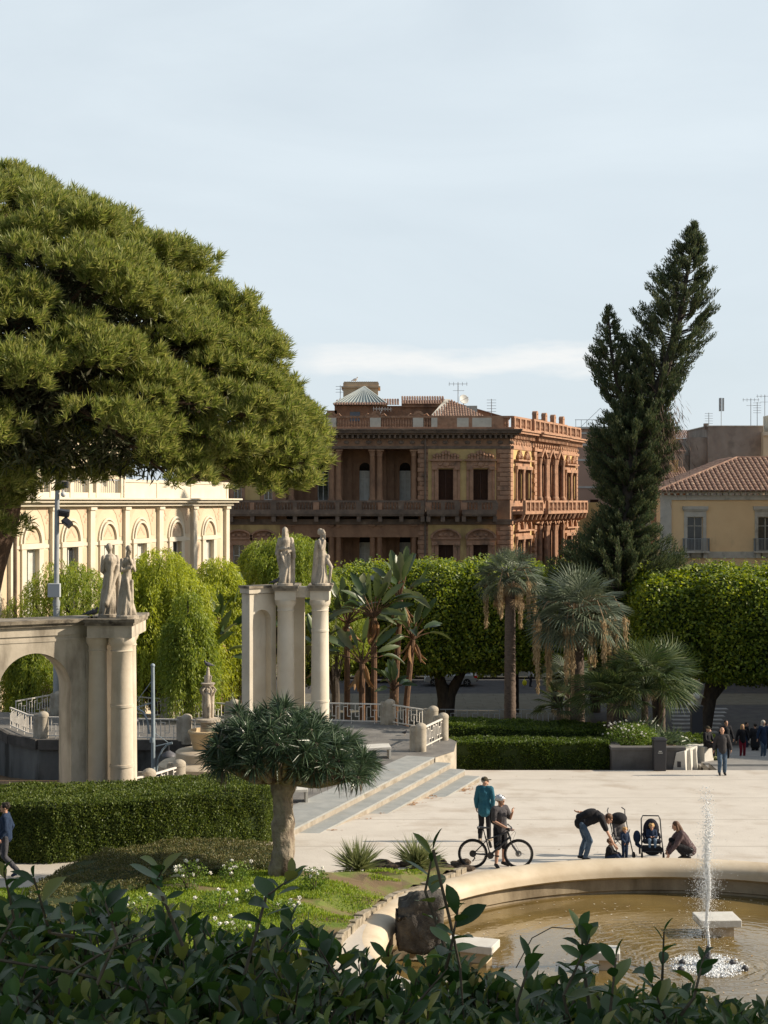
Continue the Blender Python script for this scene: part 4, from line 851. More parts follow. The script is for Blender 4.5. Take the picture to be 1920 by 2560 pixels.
# ---- clipped ficus trees along the street ----
m_fic = leafmat('ficus_leaf', [(.045,.085,.012),(.13,.19,.02),(.33,.38,.045),(.08,.125,.018)], .45, .34, spec=.4)
m_fico = mat('foliage_shade_core', (.03,.045,.012), rough=1)  # dark filler for crowns and hedges, inner shade put into the colour
def superq(n, a, b_, c, p=4.6):
    u = unit(n); r_ = (np.abs(u[:,0]/a)**p+np.abs(u[:,1]/b_)**p+np.abs(u[:,2]/c)**p)**(-1/p); return u*r_[:,None], u
def ficus(px0, px1, pyt, pyb, Y, dep, label, pyg, trunks, seed, n=42000, lean=0, grp='clipped ficus trees along the street'):
    x0, x1 = gx(px0, Y), gx(px1, Y); zt, zb = gz(pyt, Y), gz(pyb, Y); zg = gz(pyg, Y)
    e = empty('ficus_tree', ((x0+x1)/2, Y, zg), 0, label, 'tree', grp); cz = (zt+zb)/2-zg; a, b_, c = (x1-x0)/2, dep/2, (zt-zb)/2
    P, u = superq(n, a, b_, c); keep = (u[:,1] < .62); P, u = P[keep], u[keep]
    f = 1+.07*fnoise(P, .75, seed)+.06*fnoise(P, 2.4, seed+1)+.045*fnoise(P, 6, seed+2); P = P*f[:,None]*(1-.13*rng.random((len(P),1))**1.6); P[:,2] += cz
    tp_ = np.clip((P[:,2]-cz)/c*2-1, 0, 1)[:,None]; sh_ = fnoise(P, 3.1, seed+5) > .42; P[:,2] += np.where(sh_, rng.random(len(P))*.55*tp_[:,0], 0)
    D = nrm(unit(len(P))*np.concatenate([1+0*tp_, 1+0*tp_, 1-.75*tp_], 1)+u*.25+np.array([.25,0,.1])*tp_); Nn = nrm(unit(len(P))*(1-.72*tp_)+np.array([.45,-.1,.85])*tp_); leaves('crown', P, D, rng.uniform(.17,.30,len(P)), rng.uniform(.11,.17,len(P)), m_fic, e, Nn=Nn)
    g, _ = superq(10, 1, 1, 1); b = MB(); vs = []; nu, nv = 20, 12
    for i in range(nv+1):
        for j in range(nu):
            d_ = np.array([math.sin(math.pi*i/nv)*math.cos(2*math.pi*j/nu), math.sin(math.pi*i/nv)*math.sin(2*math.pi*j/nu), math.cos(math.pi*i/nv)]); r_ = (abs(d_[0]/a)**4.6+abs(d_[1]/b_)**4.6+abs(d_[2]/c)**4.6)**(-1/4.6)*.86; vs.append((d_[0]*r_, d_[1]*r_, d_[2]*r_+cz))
    b.add(vs, [(i*nu+j, i*nu+(j+1)%nu, (i+1)*nu+(j+1)%nu, (i+1)*nu+j) for i in range(nv) for j in range(nu)]); b.build('shade_hull', m_fico, e, smooth=True)  # solid dark hull behind the leaves, stands for shade inside the crown
    b = MB()
    for pts, r_ in trunks: b.tube([(gx(px, Y)-e.location.x, dy, gz(py, Y)-zg) for px, py, dy in pts], r_, 9)
    if trunks: b.build('trunk', m_bark, e, smooth=True)
ficus(700, 885, 1432, 1700, 108, 9, 'leftmost clipped ficus, half hidden behind the giant banana-like plants', 1780, [([(800,1780,0),(800,1640,0)],[.4,.35])], 1, 30000)
ficus(845, 1010, 1420, 1672, 105, 10, 'clipped ficus right behind the tallest banana-like plant', 1790, [([(925,1790,0),(930,1640,0)],[.4,.35])], 9, 38000)
ficus(970, 1170, 1408, 1672, 104, 10, 'clipped ficus with a forked dark trunk in front of the silver car', 1792, [([(1114,1795,0),(1112,1745,0),(1098,1690,0),(1085,1640,0)],[.62,.5,.34,.3]),([(1118,1780,0),(1125,1735,0),(1150,1690,0),(1175,1640,0)],[.5,.42,.3,.25])], 2, 46000)
ficus(1130, 1320, 1410, 1672, 104, 10, 'clipped ficus behind the tall slim fan palm, its trunk hidden', 1792, [([(1290,1795,2),(1290,1640,2)],[.4,.35])], 3, 44000)
ficus(1280, 1470, 1416, 1672, 104, 10, 'clipped ficus between the slim fan palm and the tall conifer', 1790, [([(1400,1790,2),(1400,1640,2)],[.4,.35])], 4, 42000)
ficus(1425, 1600, 1450, 1680, 106, 8, 'clipped ficus behind the foot of the tall conifer', 1820, [([(1500,1820,2.5),(1500,1640,2.5)],[.4,.35])], 10, 34000)
ficus(1560, 1760, 1432, 1678, 96, 10, 'clipped ficus right of the conifer, above the pale street wall', 1850, [([(1672,1850,3.5),(1660,1640,3.5)],[.35,.3])], 5, 46000)
ficus(1715, 1925, 1424, 1692, 95, 10, 'clipped ficus with a thick leaning trunk beside the zebra crossing', 1858, [([(1742,1864,0),(1762,1800,0),(1775,1740,0),(1792,1640,0)],[.75,.5,.42,.4]),([(1775,1745,0),(1815,1700,0),(1850,1640,0)],[.36,.28,.2])], 6, 50000)
ficus(1880, 2100, 1418, 1700, 95, 10, 'clipped ficus cut off by the right edge of the picture', 1858, [([(1990,1850,0),(1990,1640,0)],[.4,.35])], 7, 40000)

# ---- tall conifer with two leaders ----
AY = 97.0; con = empty('norfolk_pine', (gx(1550,AY), AY, -5.75), 0, 'tall dark conifer forking into two pointed leaders, in front of the far houses', 'tree')
cv = lambda px, py, dy=0: OF(con, at(px, py, AY))+Vector((0, dy, 0))
def interp(pts, t):
    s_ = t*(len(pts)-1); i = min(int(s_), len(pts)-2); return pts[i].lerp(pts[i+1], s_-i)
stems = [([cv(1545,1850),cv(1552,1400),cv(1570,1220),cv(1588,1100)], [.55,.5,.45,.42], 0, None),
         ([cv(1583,1110),cv(1572,1040),cv(1544,960),cv(1528,880),cv(1520,768)], [.34,.24,.16,.10,.02], 190, (1.7, 1)),
         ([cv(1590,1110),cv(1628,1010),cv(1665,920),cv(1700,790),cv(1722,660),cv(1735,560)], [.40,.36,.30,.2,.1,.02], 420, (2.45, 2)),
         ([cv(1548,1560),cv(1552,1400),cv(1570,1220),cv(1590,1060)], [.1,.1,.1,.1], 560, (4.3, 3))]
b = MB(); BP, BD, BL = [], [], []; random.seed(11)
for pts, rad, nb, par in stems:
    b.tube(pts, rad, 9)
    if not nb: continue
    for j in range(nb):
        t = (j+random.random())/nb; p0 = interp(pts, t); az = random.uniform(0, 2*math.pi)
        if par[1] == 3:
            Lb = par[0]*(.82+.30*math.sin(t*9)+.12*random.random())*(1-.52*t)*(1.0 if t > .1 else .85); rise = -.02+.2*random.random()
        else:
            s_ = 1-t; Lb = par[0]*min(1, (s_*2.1)**.85)*(1 if s_ < .62 else 1-.9*(s_-.62))*(.80+.25*random.random())*(.95+.25*math.sin(j*.9)); rise = .28+.25*random.random()
        dx = Vector((math.cos(az), math.sin(az)*.9, 0)); tip = p0+dx*Lb+Vector((0,0,Lb*rise+.25*Lb)); md = p0+dx*Lb*.55+Vector((0,0,Lb*rise*.35))
        b.tube([p0, md, tip], [.035,.025,.012], 4, cap=False)
        m_ = int(20+Lb*80)
        start = .5 if par[1] != 3 else .2
        if par[1] == 2 and t < .22: start = .62
        tt = start+(1-start)*np.random.default_rng(j).random(m_)
        A0, A1, A2 = np.array(p0), np.array(md), np.array(tip); q_ = ((1-tt)**2)[:,None]*A0+(2*tt*(1-tt))[:,None]*A1+(tt**2)[:,None]*A2
        wd = .05+.12*tt[:,None]; BP.append(q_+unit(m_)*wd); dd = nrm(np.array([A2-A1]))[0]; BD.append(nrm(dd*.8+unit(m_)*.65+np.array([0,0,.55]))); BL.append(rng.uniform(.14,.30,m_))
b.build('trunk', m_bark, con, smooth=True)
m_con = leafmat('conifer_foliage', [(.035,.065,.032),(.07,.10,.045),(.11,.12,.05),(.05,.075,.04)], .6, .25)
leaves('crown', np.vstack(BP), np.vstack(BD), np.concatenate(BL), .055, m_con, con)
# dead hanging twigs on the right of the fork
n = 1800; P = np.array([cv(1650, 1090)])+rng.normal(size=(n,3))*np.array([.7,.8,1.3]); leaves('dead_twigs', P, unit(n)*.35+np.array([.35,0,-1]), rng.uniform(.4,.9,n), .035, leafmat('dead_twig', [(.10,.065,.05),(.16,.11,.08)], .9, 0), con)

# ---- weeping pepper trees ----
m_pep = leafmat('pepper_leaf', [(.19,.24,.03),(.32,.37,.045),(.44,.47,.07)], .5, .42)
m_pepd = leafmat('pepper_leaf_darker', [(.13,.19,.03),(.21,.27,.04),(.30,.34,.055)], .5, .4)  # darker leaf colours than the other pepper material
def pepper(px, pyt, hw, pyb, Y, zg, label, seed, strands=1000, m=None, lmax=2.0, dens=26, lumps=15):
    e = empty('pepper_tree', (gx(px, Y), Y, zg), 0, label, 'tree', 'weeping pepper trees'); zg = gg(Y); e.location.z = zg; r_ = np.random.default_rng(seed); rx = hw/K*Y; zt = gz(pyt, Y)-zg; zb = gz(pyb, Y)-zg; H_ = zt-zb
    # lumps
    v = rand_dome(lumps*3, -.05)[:lumps]; LCs = np.stack([v[:,0]*rx*.80, v[:,1]*rx*.65, zb+H_*(.25+.50*v[:,2]+.12*r_.random(lumps))], 1); LRs = r_.uniform(.22, .46, lumps)*rx
    LCs = np.vstack([LCs, [[0, 0, zt-rx*.36]]]); LRs = np.append(LRs, rx*.36)
    P, D, LL = [], [], []; b = MB()
    b.tube([(0,0,0),(.1,0,zb*.7),(0,0,zb+H_*.3)], [.28,.22,.15], 8)
    for c in LCs: b.tube([(0,0,zb*.7), (c[0]*.4, c[1]*.4, c[2]*.75), c], [.10,.07,.03], 5)
    for i in range(strands):
        j = r_.integers(len(LCs)); u_ = r_.normal(size=3); u_ /= np.linalg.norm(u_); u_[2] = abs(u_[2])*.9-.1; s0 = LCs[j]+u_*LRs[j]*np.array([1,1,.8])
        if u_[1] > .5 and r_.random() < .7: continue
        ln = min(r_.uniform(.4, lmax)*(1.7 if r_.random() < .12 else 1)*(1.25-max(u_[2], 0)*.8), max(s0[2]-zb, .3)); k = int(dens*ln/1.3)+4; t = r_.random(k); out = np.array([u_[0], u_[1], 0])*.45
        pp = s0+out*(np.sqrt(t)[:,None]*.8)+np.array([0,0,-1])*(t**1.25*ln)[:,None]+r_.normal(size=(k,3))*.05; P.append(pp); D.append(r_.normal(size=(k,3))*.42+np.array([u_[0]*.3, u_[1]*.3, -.75]))
    P = np.vstack(P); D = np.vstack(D); leaves('crown', P, D, r_.uniform(.12,.24,len(P)), .044, m or m_pep, e); b.build('trunk', m_bark, e, smooth=True)
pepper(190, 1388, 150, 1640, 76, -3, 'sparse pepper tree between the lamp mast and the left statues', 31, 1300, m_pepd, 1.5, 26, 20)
pepper(400, 1350, 145, 1775, 67, -1.5, 'large weeping pepper tree right behind the left statues', 32, 4200, None, 2.6, 32, 34)
pepper(545, 1378, 100, 1760, 70, -1.5, 'bright weeping pepper tree touching the right monument', 33, 2900, None, 2.2, 28, 24)
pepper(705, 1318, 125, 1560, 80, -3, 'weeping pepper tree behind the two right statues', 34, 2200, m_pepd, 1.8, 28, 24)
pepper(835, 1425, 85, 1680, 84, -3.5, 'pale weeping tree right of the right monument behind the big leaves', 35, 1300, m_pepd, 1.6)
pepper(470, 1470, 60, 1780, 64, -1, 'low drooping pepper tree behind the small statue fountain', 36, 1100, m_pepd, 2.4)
pepper(470, 1405, 115, 1720, 74, -3, 'pepper tree filling the gap between the two bright ones', 39, 2400, None, 2.2, 28, 24)
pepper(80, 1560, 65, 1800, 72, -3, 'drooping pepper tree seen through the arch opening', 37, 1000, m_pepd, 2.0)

# ---- giant bird of paradise clumps ----
def paddle():
    v, f = [(0,0,0)], []; n = 11
    for i in range(1, n+1):
        t = i/n; w_ = math.sin(math.pi*min(t*.95+.02, 1))**.65*.17*(1 if i % 2 else .86); z_ = -.28*t*t; v += [(t, w_, z_+.07*w_*4), (t, 0, z_-.02), (t, -w_, z_+.07*w_*4)]
    f += [(0,1,2),(0,2,3)]
    for i in range(n-1): o = 1+3*i; f += [(o,o+3,o+4,o+1),(o+1,o+4,o+5,o+2)]
    return v, f
PV, PF = paddle()
m_str = leafmat('big_leaf', [(.022,.045,.014),(.04,.07,.022),(.09,.12,.045),(.14,.15,.07)], .4, .2, spec=.45); m_dead = leafmat('dead_big_leaf', [(.22,.11,.05),(.33,.20,.09),(.16,.09,.05)], .85, .1)
m_strt = mat('fibrous_trunk', (.16,.09,.05), (.09,.055,.035), scale=5, rough=.95, bump=1.2, bscale=10)
def strel(px, pyb, pyc, Y, label, nl=13, nd=7, L0=1.7, seed=1, lean=0, grp='giant bird of paradise plants', cols=None):
    base = at(px, pyb, Y); base.z = gg(Y); e = empty('bird_of_paradise_plant', base, 0, label, 'plant', grp); H_ = gz(pyc, Y)-base.z; r_ = np.random.default_rng(seed); top = Vector((lean, 0, H_))
    b = MB(); b.tube([(0,0,-.5),(lean*.3,0,H_*.5),top], [.16,.14,.13], 8); 
    P, D, U, Sc = [], [], [], []; a0 = r_.uniform(0, 6.28)
    for i in range(nl):
        t = i/(nl-1); side = 1 if i % 2 else -1; spread = .12+1.05*t+.15*r_.random(); az = a0+(0 if side > 0 else math.pi)+r_.normal()*.5
        d = np.array([math.cos(az)*math.sin(spread), math.sin(az)*math.sin(spread), math.cos(spread)]); pl = L0*(.55+.35*r_.random()); p0 = np.array(top); p1 = p0+d*pl
        b.tube([top, Vector(p0+d*pl*.5+np.array([0,0,.06])), Vector(p1)], [.04,.03,.025], 5)
        P.append(p1); D.append(d+np.array([0,0,-.25*t])); U.append(np.array([r_.normal()*.5, -.6+r_.normal()*.5, .6])); s_ = L0*r_.uniform(.75,1.05); Sc.append([s_, s_*.92, s_*(.4+1.5*t)])
    scatter('foliage', PV, PF, np.array(P), np.array(D), np.array(U), np.array(Sc), m_str, e, True)
    if nd:
        az = r_.uniform(0, 6.28, nd); P = np.array(top)+np.stack([np.cos(az)*.15, np.sin(az)*.15, -r_.random(nd)*.3], 1); D = np.stack([np.cos(az)*.35, np.sin(az)*.35, -np.ones(nd)], 1)
        scatter('dead_leaf', PV, PF, P, D, unit(nd), np.full(nd, L0*.7)[:,None]*np.array([[1,.6,1.4]]), m_dead, e)
    b.build('stem', m_strt, e, smooth=True)
strel(868, 1790, 1560, 72, 'bird of paradise plant with upright grey green leaves next to the right column', 16, 8, 1.35, 3)
strel(935, 1790, 1545, 71, 'bird of paradise plant at the middle of the clump with rusty dead leaves', 17, 11, 1.35, 4)
strel(985, 1790, 1500, 73, 'tallest bird of paradise plant in front of the clipped ficus', 18, 9, 1.45, 5, .3)
strel(905, 1790, 1660, 68, 'low bird of paradise plant with reddish dead skirt left of the tall ones', 9, 9, 1.3, 6)
strel(1010, 1790, 1600, 72, 'bird of paradise plant whose leaves droop over the dark street', 16, 9, 1.3, 7, .4)
strel(548, 1780, 1590, 68, 'bird of paradise plant left of the niche monument', 14, 6, 1.3, 8)
strel(600, 1780, 1560, 70, 'bird of paradise plant touching the left side of the niche monument', 14, 6, 1.3, 9)
strel(520, 1780, 1660, 67, 'low bird of paradise plant beside the small statue fountain', 10, 5, 1.4, 10)
strel(982, 1765, 1728, 64.5, 'young glossy bird of paradise plant growing behind the terrace post', 16, 2, .85, 12)
strel(800, 1780, 1640, 69, 'dark bird of paradise plant half behind the right column', 13, 8, 1.25, 13)

# ---- fan palms ----
def fanleaf(n=26, arc=200, droop=.35):
    v, f = [], []
    for i in range(n):
        a = math.radians(-arc/2+arc*(i+.5)/n); c, s_ = math.cos(a), math.sin(a); w_ = math.radians(arc/n)*.62*.5; L1 = 1-.18*abs(a/1.8)
        o = len(v); v += [(.02*c, .02*s_, 0), (L1*.58*math.cos(a-w_), L1*.58*math.sin(a-w_), .03-.04*(i % 2)), (L1*.58*math.cos(a+w_), L1*.58*math.sin(a+w_), .03), (L1*c, L1*s_, -droop*.55)]
        f += [(o, o+1, o+2), (o+1, o+3, o+2)]
    return v, f
FV, FF = fanleaf()
m_fanb = leafmat('blue_fan_leaf', [(.085,.115,.068),(.135,.16,.10),(.06,.085,.048)], .5, .2, spec=.5); m_fang = leafmat('green_fan_leaf', [(.035,.065,.02),(.065,.095,.03),(.10,.12,.04)], .5, .25)
m_fand = leafmat('dry_fan_leaf', [(.35,.26,.15),(.28,.19,.11),(.42,.33,.2)], .8, .2); m_ptr = mat('palm_trunk', (.16,.12,.095), (.10,.075,.06), scale=6, rough=.95, bump=1.2, bscale=16, zs=2.5)
m_pan = leafmat('dry_panicle', [(.36,.27,.15),(.46,.36,.21),(.28,.20,.11)], .8, .25)
def fanpalm(name, base, H_, label, r0, nf, sz, mt, nd=10, npan=0, seed=1, grp=None, skirt=.9, lo=-.35, plen=1.0):
    e = empty(name, base, 0, label, 'palm', grp); r_ = np.random.default_rng(seed); b = MB()
    if H_ > 1: 
        k = int(H_/.16); b.tube([(0,0,-.5)]+[(0,0,H_*i/k) for i in range(k+1)], [r0*1.25]+[r0*(1.12-.25*i/k)*(1 if i % 2 else .93) for i in range(k+1)], 12); b.build('trunk', m_ptr, e, smooth=True)
    top = np.array([0,0,H_]); s = MB(); P, D, U = [], [], []; g = 2.399963
    for i in range(nf):
        zc = 1-(1-lo)*(i+.5)/nf; az = g*i+r_.normal()*.15; rr = math.sqrt(max(1-zc*zc, .02)); d = np.array([math.cos(az)*rr, math.sin(az)*rr, zc]); pl = sz*(.75+.25*r_.random())*plen
        p1 = top+d*pl+np.array([0,0,-.10*pl*(1-zc)]); s.tube([Vector(top), Vector(top+d*pl*.55+np.array([0,0,.03])), Vector(p1)], [.03,.022,.018], 4, cap=False); P.append(p1); D.append(d+np.array([0,0,-.28])); U.append(d*.1+np.array([0,0,1.])+r_.normal(size=3)*.35)
    s.build('petioles', mt, e); scatter('fan_leaves', FV, FF, np.array(P), np.array(D), np.array(U), r_.uniform(.8,1.08,nf)*sz, mt, e)
    if nd:
        az = r_.uniform(0, 6.28, nd); rr = r_.uniform(.1,.35,nd)*sz; P = top+np.stack([np.cos(az)*(.2+rr), np.sin(az)*(.2+rr), -r_.random(nd)*skirt*.6-.1], 1); D = np.stack([np.cos(az)*.55, np.sin(az)*.55, -np.ones(nd)], 1); scatter('dry_fan_leaves', FV, FF, P, D, np.stack([np.cos(az), np.sin(az), .5+0*az], 1), r_.uniform(.45,.7,nd)*sz, m_fand, e)
    for i in range(npan):
        az = 2*math.pi*i/npan+r_.normal()*.25; Rr = sz*r_.uniform(.95,1.55); rise = sz*r_.uniform(.5,.95); drop = r_.uniform(1.6,3.2)*sz/1.35; hx_ = np.array([math.cos(az), math.sin(az), 0]); b = MB()
        pts = [top, top+hx_*Rr*.35+np.array([0,0,rise*.75]), top+hx_*Rr*.75+np.array([0,0,rise*.8]), top+hx_*Rr*.98+np.array([0,0,rise*.1]), top+hx_*Rr+np.array([0,0,-drop])]
        b.tube([Vector(p) for p in pts], [.03,.028,.025,.02,.012], 5); st_ = b.build('flower_stalk', m_fand, e)
        n = 420; t = r_.random(n); P = pts[3]+(pts[4]-pts[3])*t[:,None]+r_.normal(size=(n,3))*np.array([.055,.055,.02])*(1.1-.6*t[:,None]); leaves('panicle', P, r_.normal(size=(n,3))*.25+np.array([0,0,-1]), r_.uniform(.12,.24,n), .035, m_pan, st_)
    return e
b1 = at(1275, 1850, 66); b1.z = gg(66); fanpalm('fan_palm', b1, gz(1452, 66)-b1.z, 'tall slim blue fan palm with a ragged dry skirt, left of the two', .25, 40, .95, m_fanb, 26, 6, 41, 'blue fan palms behind the hedge', 1.2, -.25)
b2 = at(1443, 1855, 64); b2.z = gg(64); fanpalm('fan_palm', b2, gz(1545, 64)-b2.z, 'blue fan palm with many long tan hanging flower stalks, right of the two', .31, 58, 1.32, m_fanb, 12, 19, 42, 'blue fan palms behind the hedge', .8, -.45)
def low(px, py, Y, sz, nf, label, seed, mt=None, lo=-.05, H=.5, nm='dwarf_fan_palm', nd=2): fanpalm(nm, (gx(px, Y), Y, gg(Y)), max(.5, gz(py, Y)+H-gg(Y)), label, .15, nf, sz, mt or m_fang, nd, 0, seed, 'low fan palms in the garden bed', .3, lo)
low(1612, 1790, 62, 1.30, 48, 'large bushy green fan palm right of the palm with hanging stalks', 51, H=1.1)
low(1525, 1800, 61.5, 1.05, 26, 'low olive fan palm at the foot of the palm with hanging stalks', 52, H=.7)
low(1655, 1760, 66, 1.2, 30, 'dark green fan palm beside the zebra crossing', 53, H=.8)
low(1400, 1800, 64, .8, 18, 'small fan palm between the two tall palms', 54, H=.5)
low(1420, 1760, 68, .8, 16, 'pale small fan palm behind the thick palm trunk', 55, H=1.0, mt=m_fanb)
# strappy plants and flowering shrubs near the planter
def strappy(name, base, n, L_, w_, m, label, seed, up=.75, bend=.8, jit=.25, grp=None, cat='plant'):
    e = empty(name, base, 0, label, cat, grp); r_ = np.random.default_rng(seed); v = r_.normal(size=(n,3)); v /= np.linalg.norm(v, axis=1)[:,None]; v[:,2] = np.abs(v[:,2])+up*r_.random(n)
    P = r_.normal(size=(n,3))*np.array([jit,jit,.02])*.5; P[:,2] = np.abs(P[:,2]); leaves('foliage', P, v, L_*r_.uniform(.65,1.1,n), w_, m, e, segs=2, bend=bend); return e
m_strap = leafmat('strap_leaf', [(.05,.085,.04),(.09,.13,.06),(.14,.18,.10)], .4, .2, spec=.5)
for i, (px, py, Y, lab) in enumerate([(1640,1850,60.5,'spiky strap leaved plant left of the grey litter bin'),(1675,1850,61,'dark strap leaved plant behind the grey litter bin'),(1600,1820,61.5,'strap leaved plant behind the white flowering shrub'),(1375,1830,63,'small bromeliad like plant at the foot of the slim palms')]): strappy('strap_plant', at(px, py, Y)+Vector((0,0,-.25)), 190, 1.05 if i < 3 else .6, .06, m_strap, lab, 60+i, .5, .5, .5, 'strap leaved plants in the bed')
# ---- flowering shrubs ----
m_rose = leafmat('rose_leaf', [(.07,.13,.02),(.12,.20,.03),(.20,.27,.05)], .5, .3); m_petal = mat('white_petal', (.85,.83,.76), rough=.6)
def shrub(name, base, rad, hgt, nl, nb, label, seed, lsz=.05, grp=None, bl=.045, m=None, cat='shrub'):
    e = empty(name, base, 0, label, cat, grp); r_ = np.random.default_rng(seed); b = MB(); tips = []
    for i in range(max(6, int(nb*.8))):
        a = r_.uniform(0, 6.28); q_ = rad*r_.random()**.5; t = Vector((q_*math.cos(a), q_*math.sin(a), hgt*r_.uniform(.6,1))); b.tube([(0,0,-.05), t*.5+Vector((0,0,.1*hgt)), t], [.012,.009,.006], 4); tips.append(t)
    b.build('stems', m_stem, e)
    u = r_.normal(size=(nl,3)); u /= np.linalg.norm(u, axis=1)[:,None]; P = u*r_.uniform(.35,1,(nl,1))**.6*np.array([rad,rad,hgt*.45])+np.array([0,0,hgt*.55]); leaves('foliage', P, r_.normal(size=(nl,3))+u*.5, lsz*r_.uniform(.7,1.2,nl), lsz*.6, m or m_rose, e)
    src = None
    for i in range(nb):
        t = tips[i % len(tips)]; a = r_.uniform(0, 6.28); pos = t*r_.uniform(.85,1.05)+Vector((math.cos(a)*.06, math.sin(a)*.06, .02)) if i < len(tips) else Vector((*(r_.normal(size=2)*rad*.5), hgt*r_.uniform(.5,1.02)))
        if src is None:
            s = MB()
            for k in range(3):
                for j in range(5): aa = j*1.257+k*.6; s.face([(0,0,0),(bl*.6*math.cos(aa-.5),bl*.6*math.sin(aa-.5),bl*(.3+.25*k)),(bl*(1-.25*k)*math.cos(aa),bl*(1-.25*k)*math.sin(aa),bl*(.45+.35*k)),(bl*.6*math.cos(aa+.5),bl*.6*math.sin(aa+.5),bl*(.3+.25*k))], .004, (0,0,1))
            src = s.build('blossom', m_petal, e, recalc=False); o = src
        else: o = src.copy(); COL.objects.link(o)
        o.location = pos; o.rotation_euler = (r_.normal()*.5, r_.normal()*.5, a)
ros = [(475,2235,.42,.75,13,'tallest white rose bush left of the dragon tree, many blooms'),(590,2215,.4,.55,7,'white rose bush in the shade behind, left of the dragon tree trunk'),(545,2290,.45,.5,6,'white rose bush in the middle of the lawn, low and loose'),(640,2265,.35,.45,4,'white rose bush close to the left foot of the dragon tree'),(785,2235,.32,.6,4,'pale green rose bush just right of the dragon tree trunk'),(712,2300,.4,.42,8,'white rose bush directly in front of the dragon tree trunk'),(600,2350,.55,.4,9,'low white rose bush just above the foreground leaves'),(360,2300,.45,.5,5,'white rose bush beside the low clipped hedge')]
for i, (px, py, rd, hg, nb, lab) in enumerate(ros): p = onp(px, py, .25); p.z -= .02; shrub('rose_bush', p, rd, hg, 700, nb, lab, 80+i, .055, 'white rose bushes on the lawn', .055)
shrub('flowering_shrub', at(1578, 1880, 60), 1.05, 1.15, 5200, 70, 'white flowering shrub above the grey planter', 95, .07, None, .05)
# yuccas
m_yuc = leafmat('yucca_leaf', [(.12,.15,.06),(.19,.22,.09),(.26,.27,.13)], .45, .2)
for i, (px, py, lab) in enumerate([(893,2188,'round spiky yucca nearest to the dragon tree'),(1042,2178,'tilted spiky yucca next to the curved basin rim')]):
    p = onp(px, py, .06); e = strappy('yucca', p+Vector((0,0,.12)), 420, .82, .028, m_yuc, lab, 70+i, .55, .12, .12, 'pair of yuccas by the square'); 
    if i: e.rotation_euler = (0, R(16), 0)
    b = MB(); b.tube([(0,0,-.3),(0,0,.1)], [.12,.09], 8); b.build('stem', m_ptr, e)
# clods of dug soil and weeds between the yuccas
b = MB(); random.seed(9)
for i in range(46):
    px = random.uniform(925, 1190); py = 2168+random.uniform(-7, 12)-(px-925)*.02; p = onp(px, py, .03); r_ = random.uniform(.05, .16); b.ball(p+Vector((0,0,r_*.2)), r_, 7, 5, random.uniform(.9,1.8), random.uniform(.7,1.2), random.uniform(.5,.95))
cl_ = b.build('soil_clods', mat('dark_soil', (.045,.035,.028), (.09,.065,.045), scale=20, rough=1, bump=1.5, bscale=30)); cl_['kind'] = 'stuff'
# ---- clipped hedges ----
def hedge(name, poly, z0, z1, n, lsz, m, label, grp=None, amp=.07, top=.6, core=.14, cat='hedge', sd=3):
    """poly counter clockwise"""
    e = empty(name, (poly[0][0], poly[0][1], z0(*poly[0])), 0, label, cat, grp); og = np.array(e.location); pa = np.array(poly); m_ = len(pa); seg = np.roll(pa, -1, 0)-pa; ln = np.linalg.norm(seg, axis=1); per = ln.sum()
    ns = int(n*(1-top)); k = rng.choice(m_, ns, p=ln/per); t = rng.random(ns); XY = pa[k]+seg[k]*t[:,None]; nr = np.stack([seg[k][:,1], -seg[k][:,0]], 1)/ln[k][:,None]; v = rng.random(ns)
    Z0 = np.array([z0(*q) for q in pa]); Z1 = np.array([z1(*q) for q in pa]); k2 = (k+1) % m_; zb = Z0[k]*(1-t)+Z0[k2]*t; zt = Z1[k]*(1-t)+Z1[k2]*t
    P = np.stack([XY[:,0], XY[:,1], zb+(zt-zb)*v], 1); O = np.stack([nr[:,0], nr[:,1], 0*v], 1)
    nt_ = n-ns; X = rng.uniform(pa[:,0].min(), pa[:,0].max(), nt_*4); Y = rng.uniform(pa[:,1].min(), pa[:,1].max(), nt_*4); kk = inpoly(X, Y, poly); X, Y = X[kk][:nt_], Y[kk][:nt_]
    w = 1/(((X[:,None]-pa[None,:,0])**2+(Y[:,None]-pa[None,:,1])**2)+.05); zt2 = (w*Z1).sum(1)/w.sum(1)
    P = np.vstack([P, np.stack([X, Y, zt2], 1)]); O = np.vstack([O, np.tile([[0,0,1.]], (len(X),1))])
    f = amp*(fnoise(P, 1.6, sd)+.7*fnoise(P, 5, sd+1)); P = P+O*(f-amp*.4*rng.random(len(P))**2*3)[:,None]; D = unit(len(P))+O*.55+np.array([0,0,.3])
    leaves('foliage', P-og, D, lsz*rng.uniform(.7,1.3,len(P)), lsz*.6, m, e)
    c = pa.mean(0); b = MB(); inn = [tuple(q+(c-q)*core/max(np.linalg.norm(c-q), .1)) for q in pa]; b.prism([(x-og[0], y-og[1]) for x, y in inn], lambda x, y: -.1, lambda x, y: min(z1(*q) for q in pa)-og[2]-core*.7 if False else z1(x+og[0], y+og[1])-og[2]-core*.7); b.build('hedge_core', m_fico, e)  # solid dark prism behind the leaves, stands for shade inside the hedge
m_hdg = leafmat('hedge_leaf', [(.035,.065,.012),(.08,.12,.02),(.15,.185,.035),(.055,.085,.02)], .5, .28, spec=.35); m_hdgb = leafmat('box_leaf', [(.06,.075,.022),(.11,.115,.035),(.17,.14,.055),(.08,.10,.03)], .5, .25); m_hdgf = leafmat('privet_leaf', [(.03,.055,.01),(.06,.10,.015),(.14,.19,.03)], .45, .3)
hp = [(-11.2,38.3),(-8.3,38.45),(-6.0,39.4),(-5.5,39.7),(-3.15,41.3),(-2.85,42.3),(-3.3,43.6),(-5.7,42.6),(-9,41.2),(-12,40.8)]
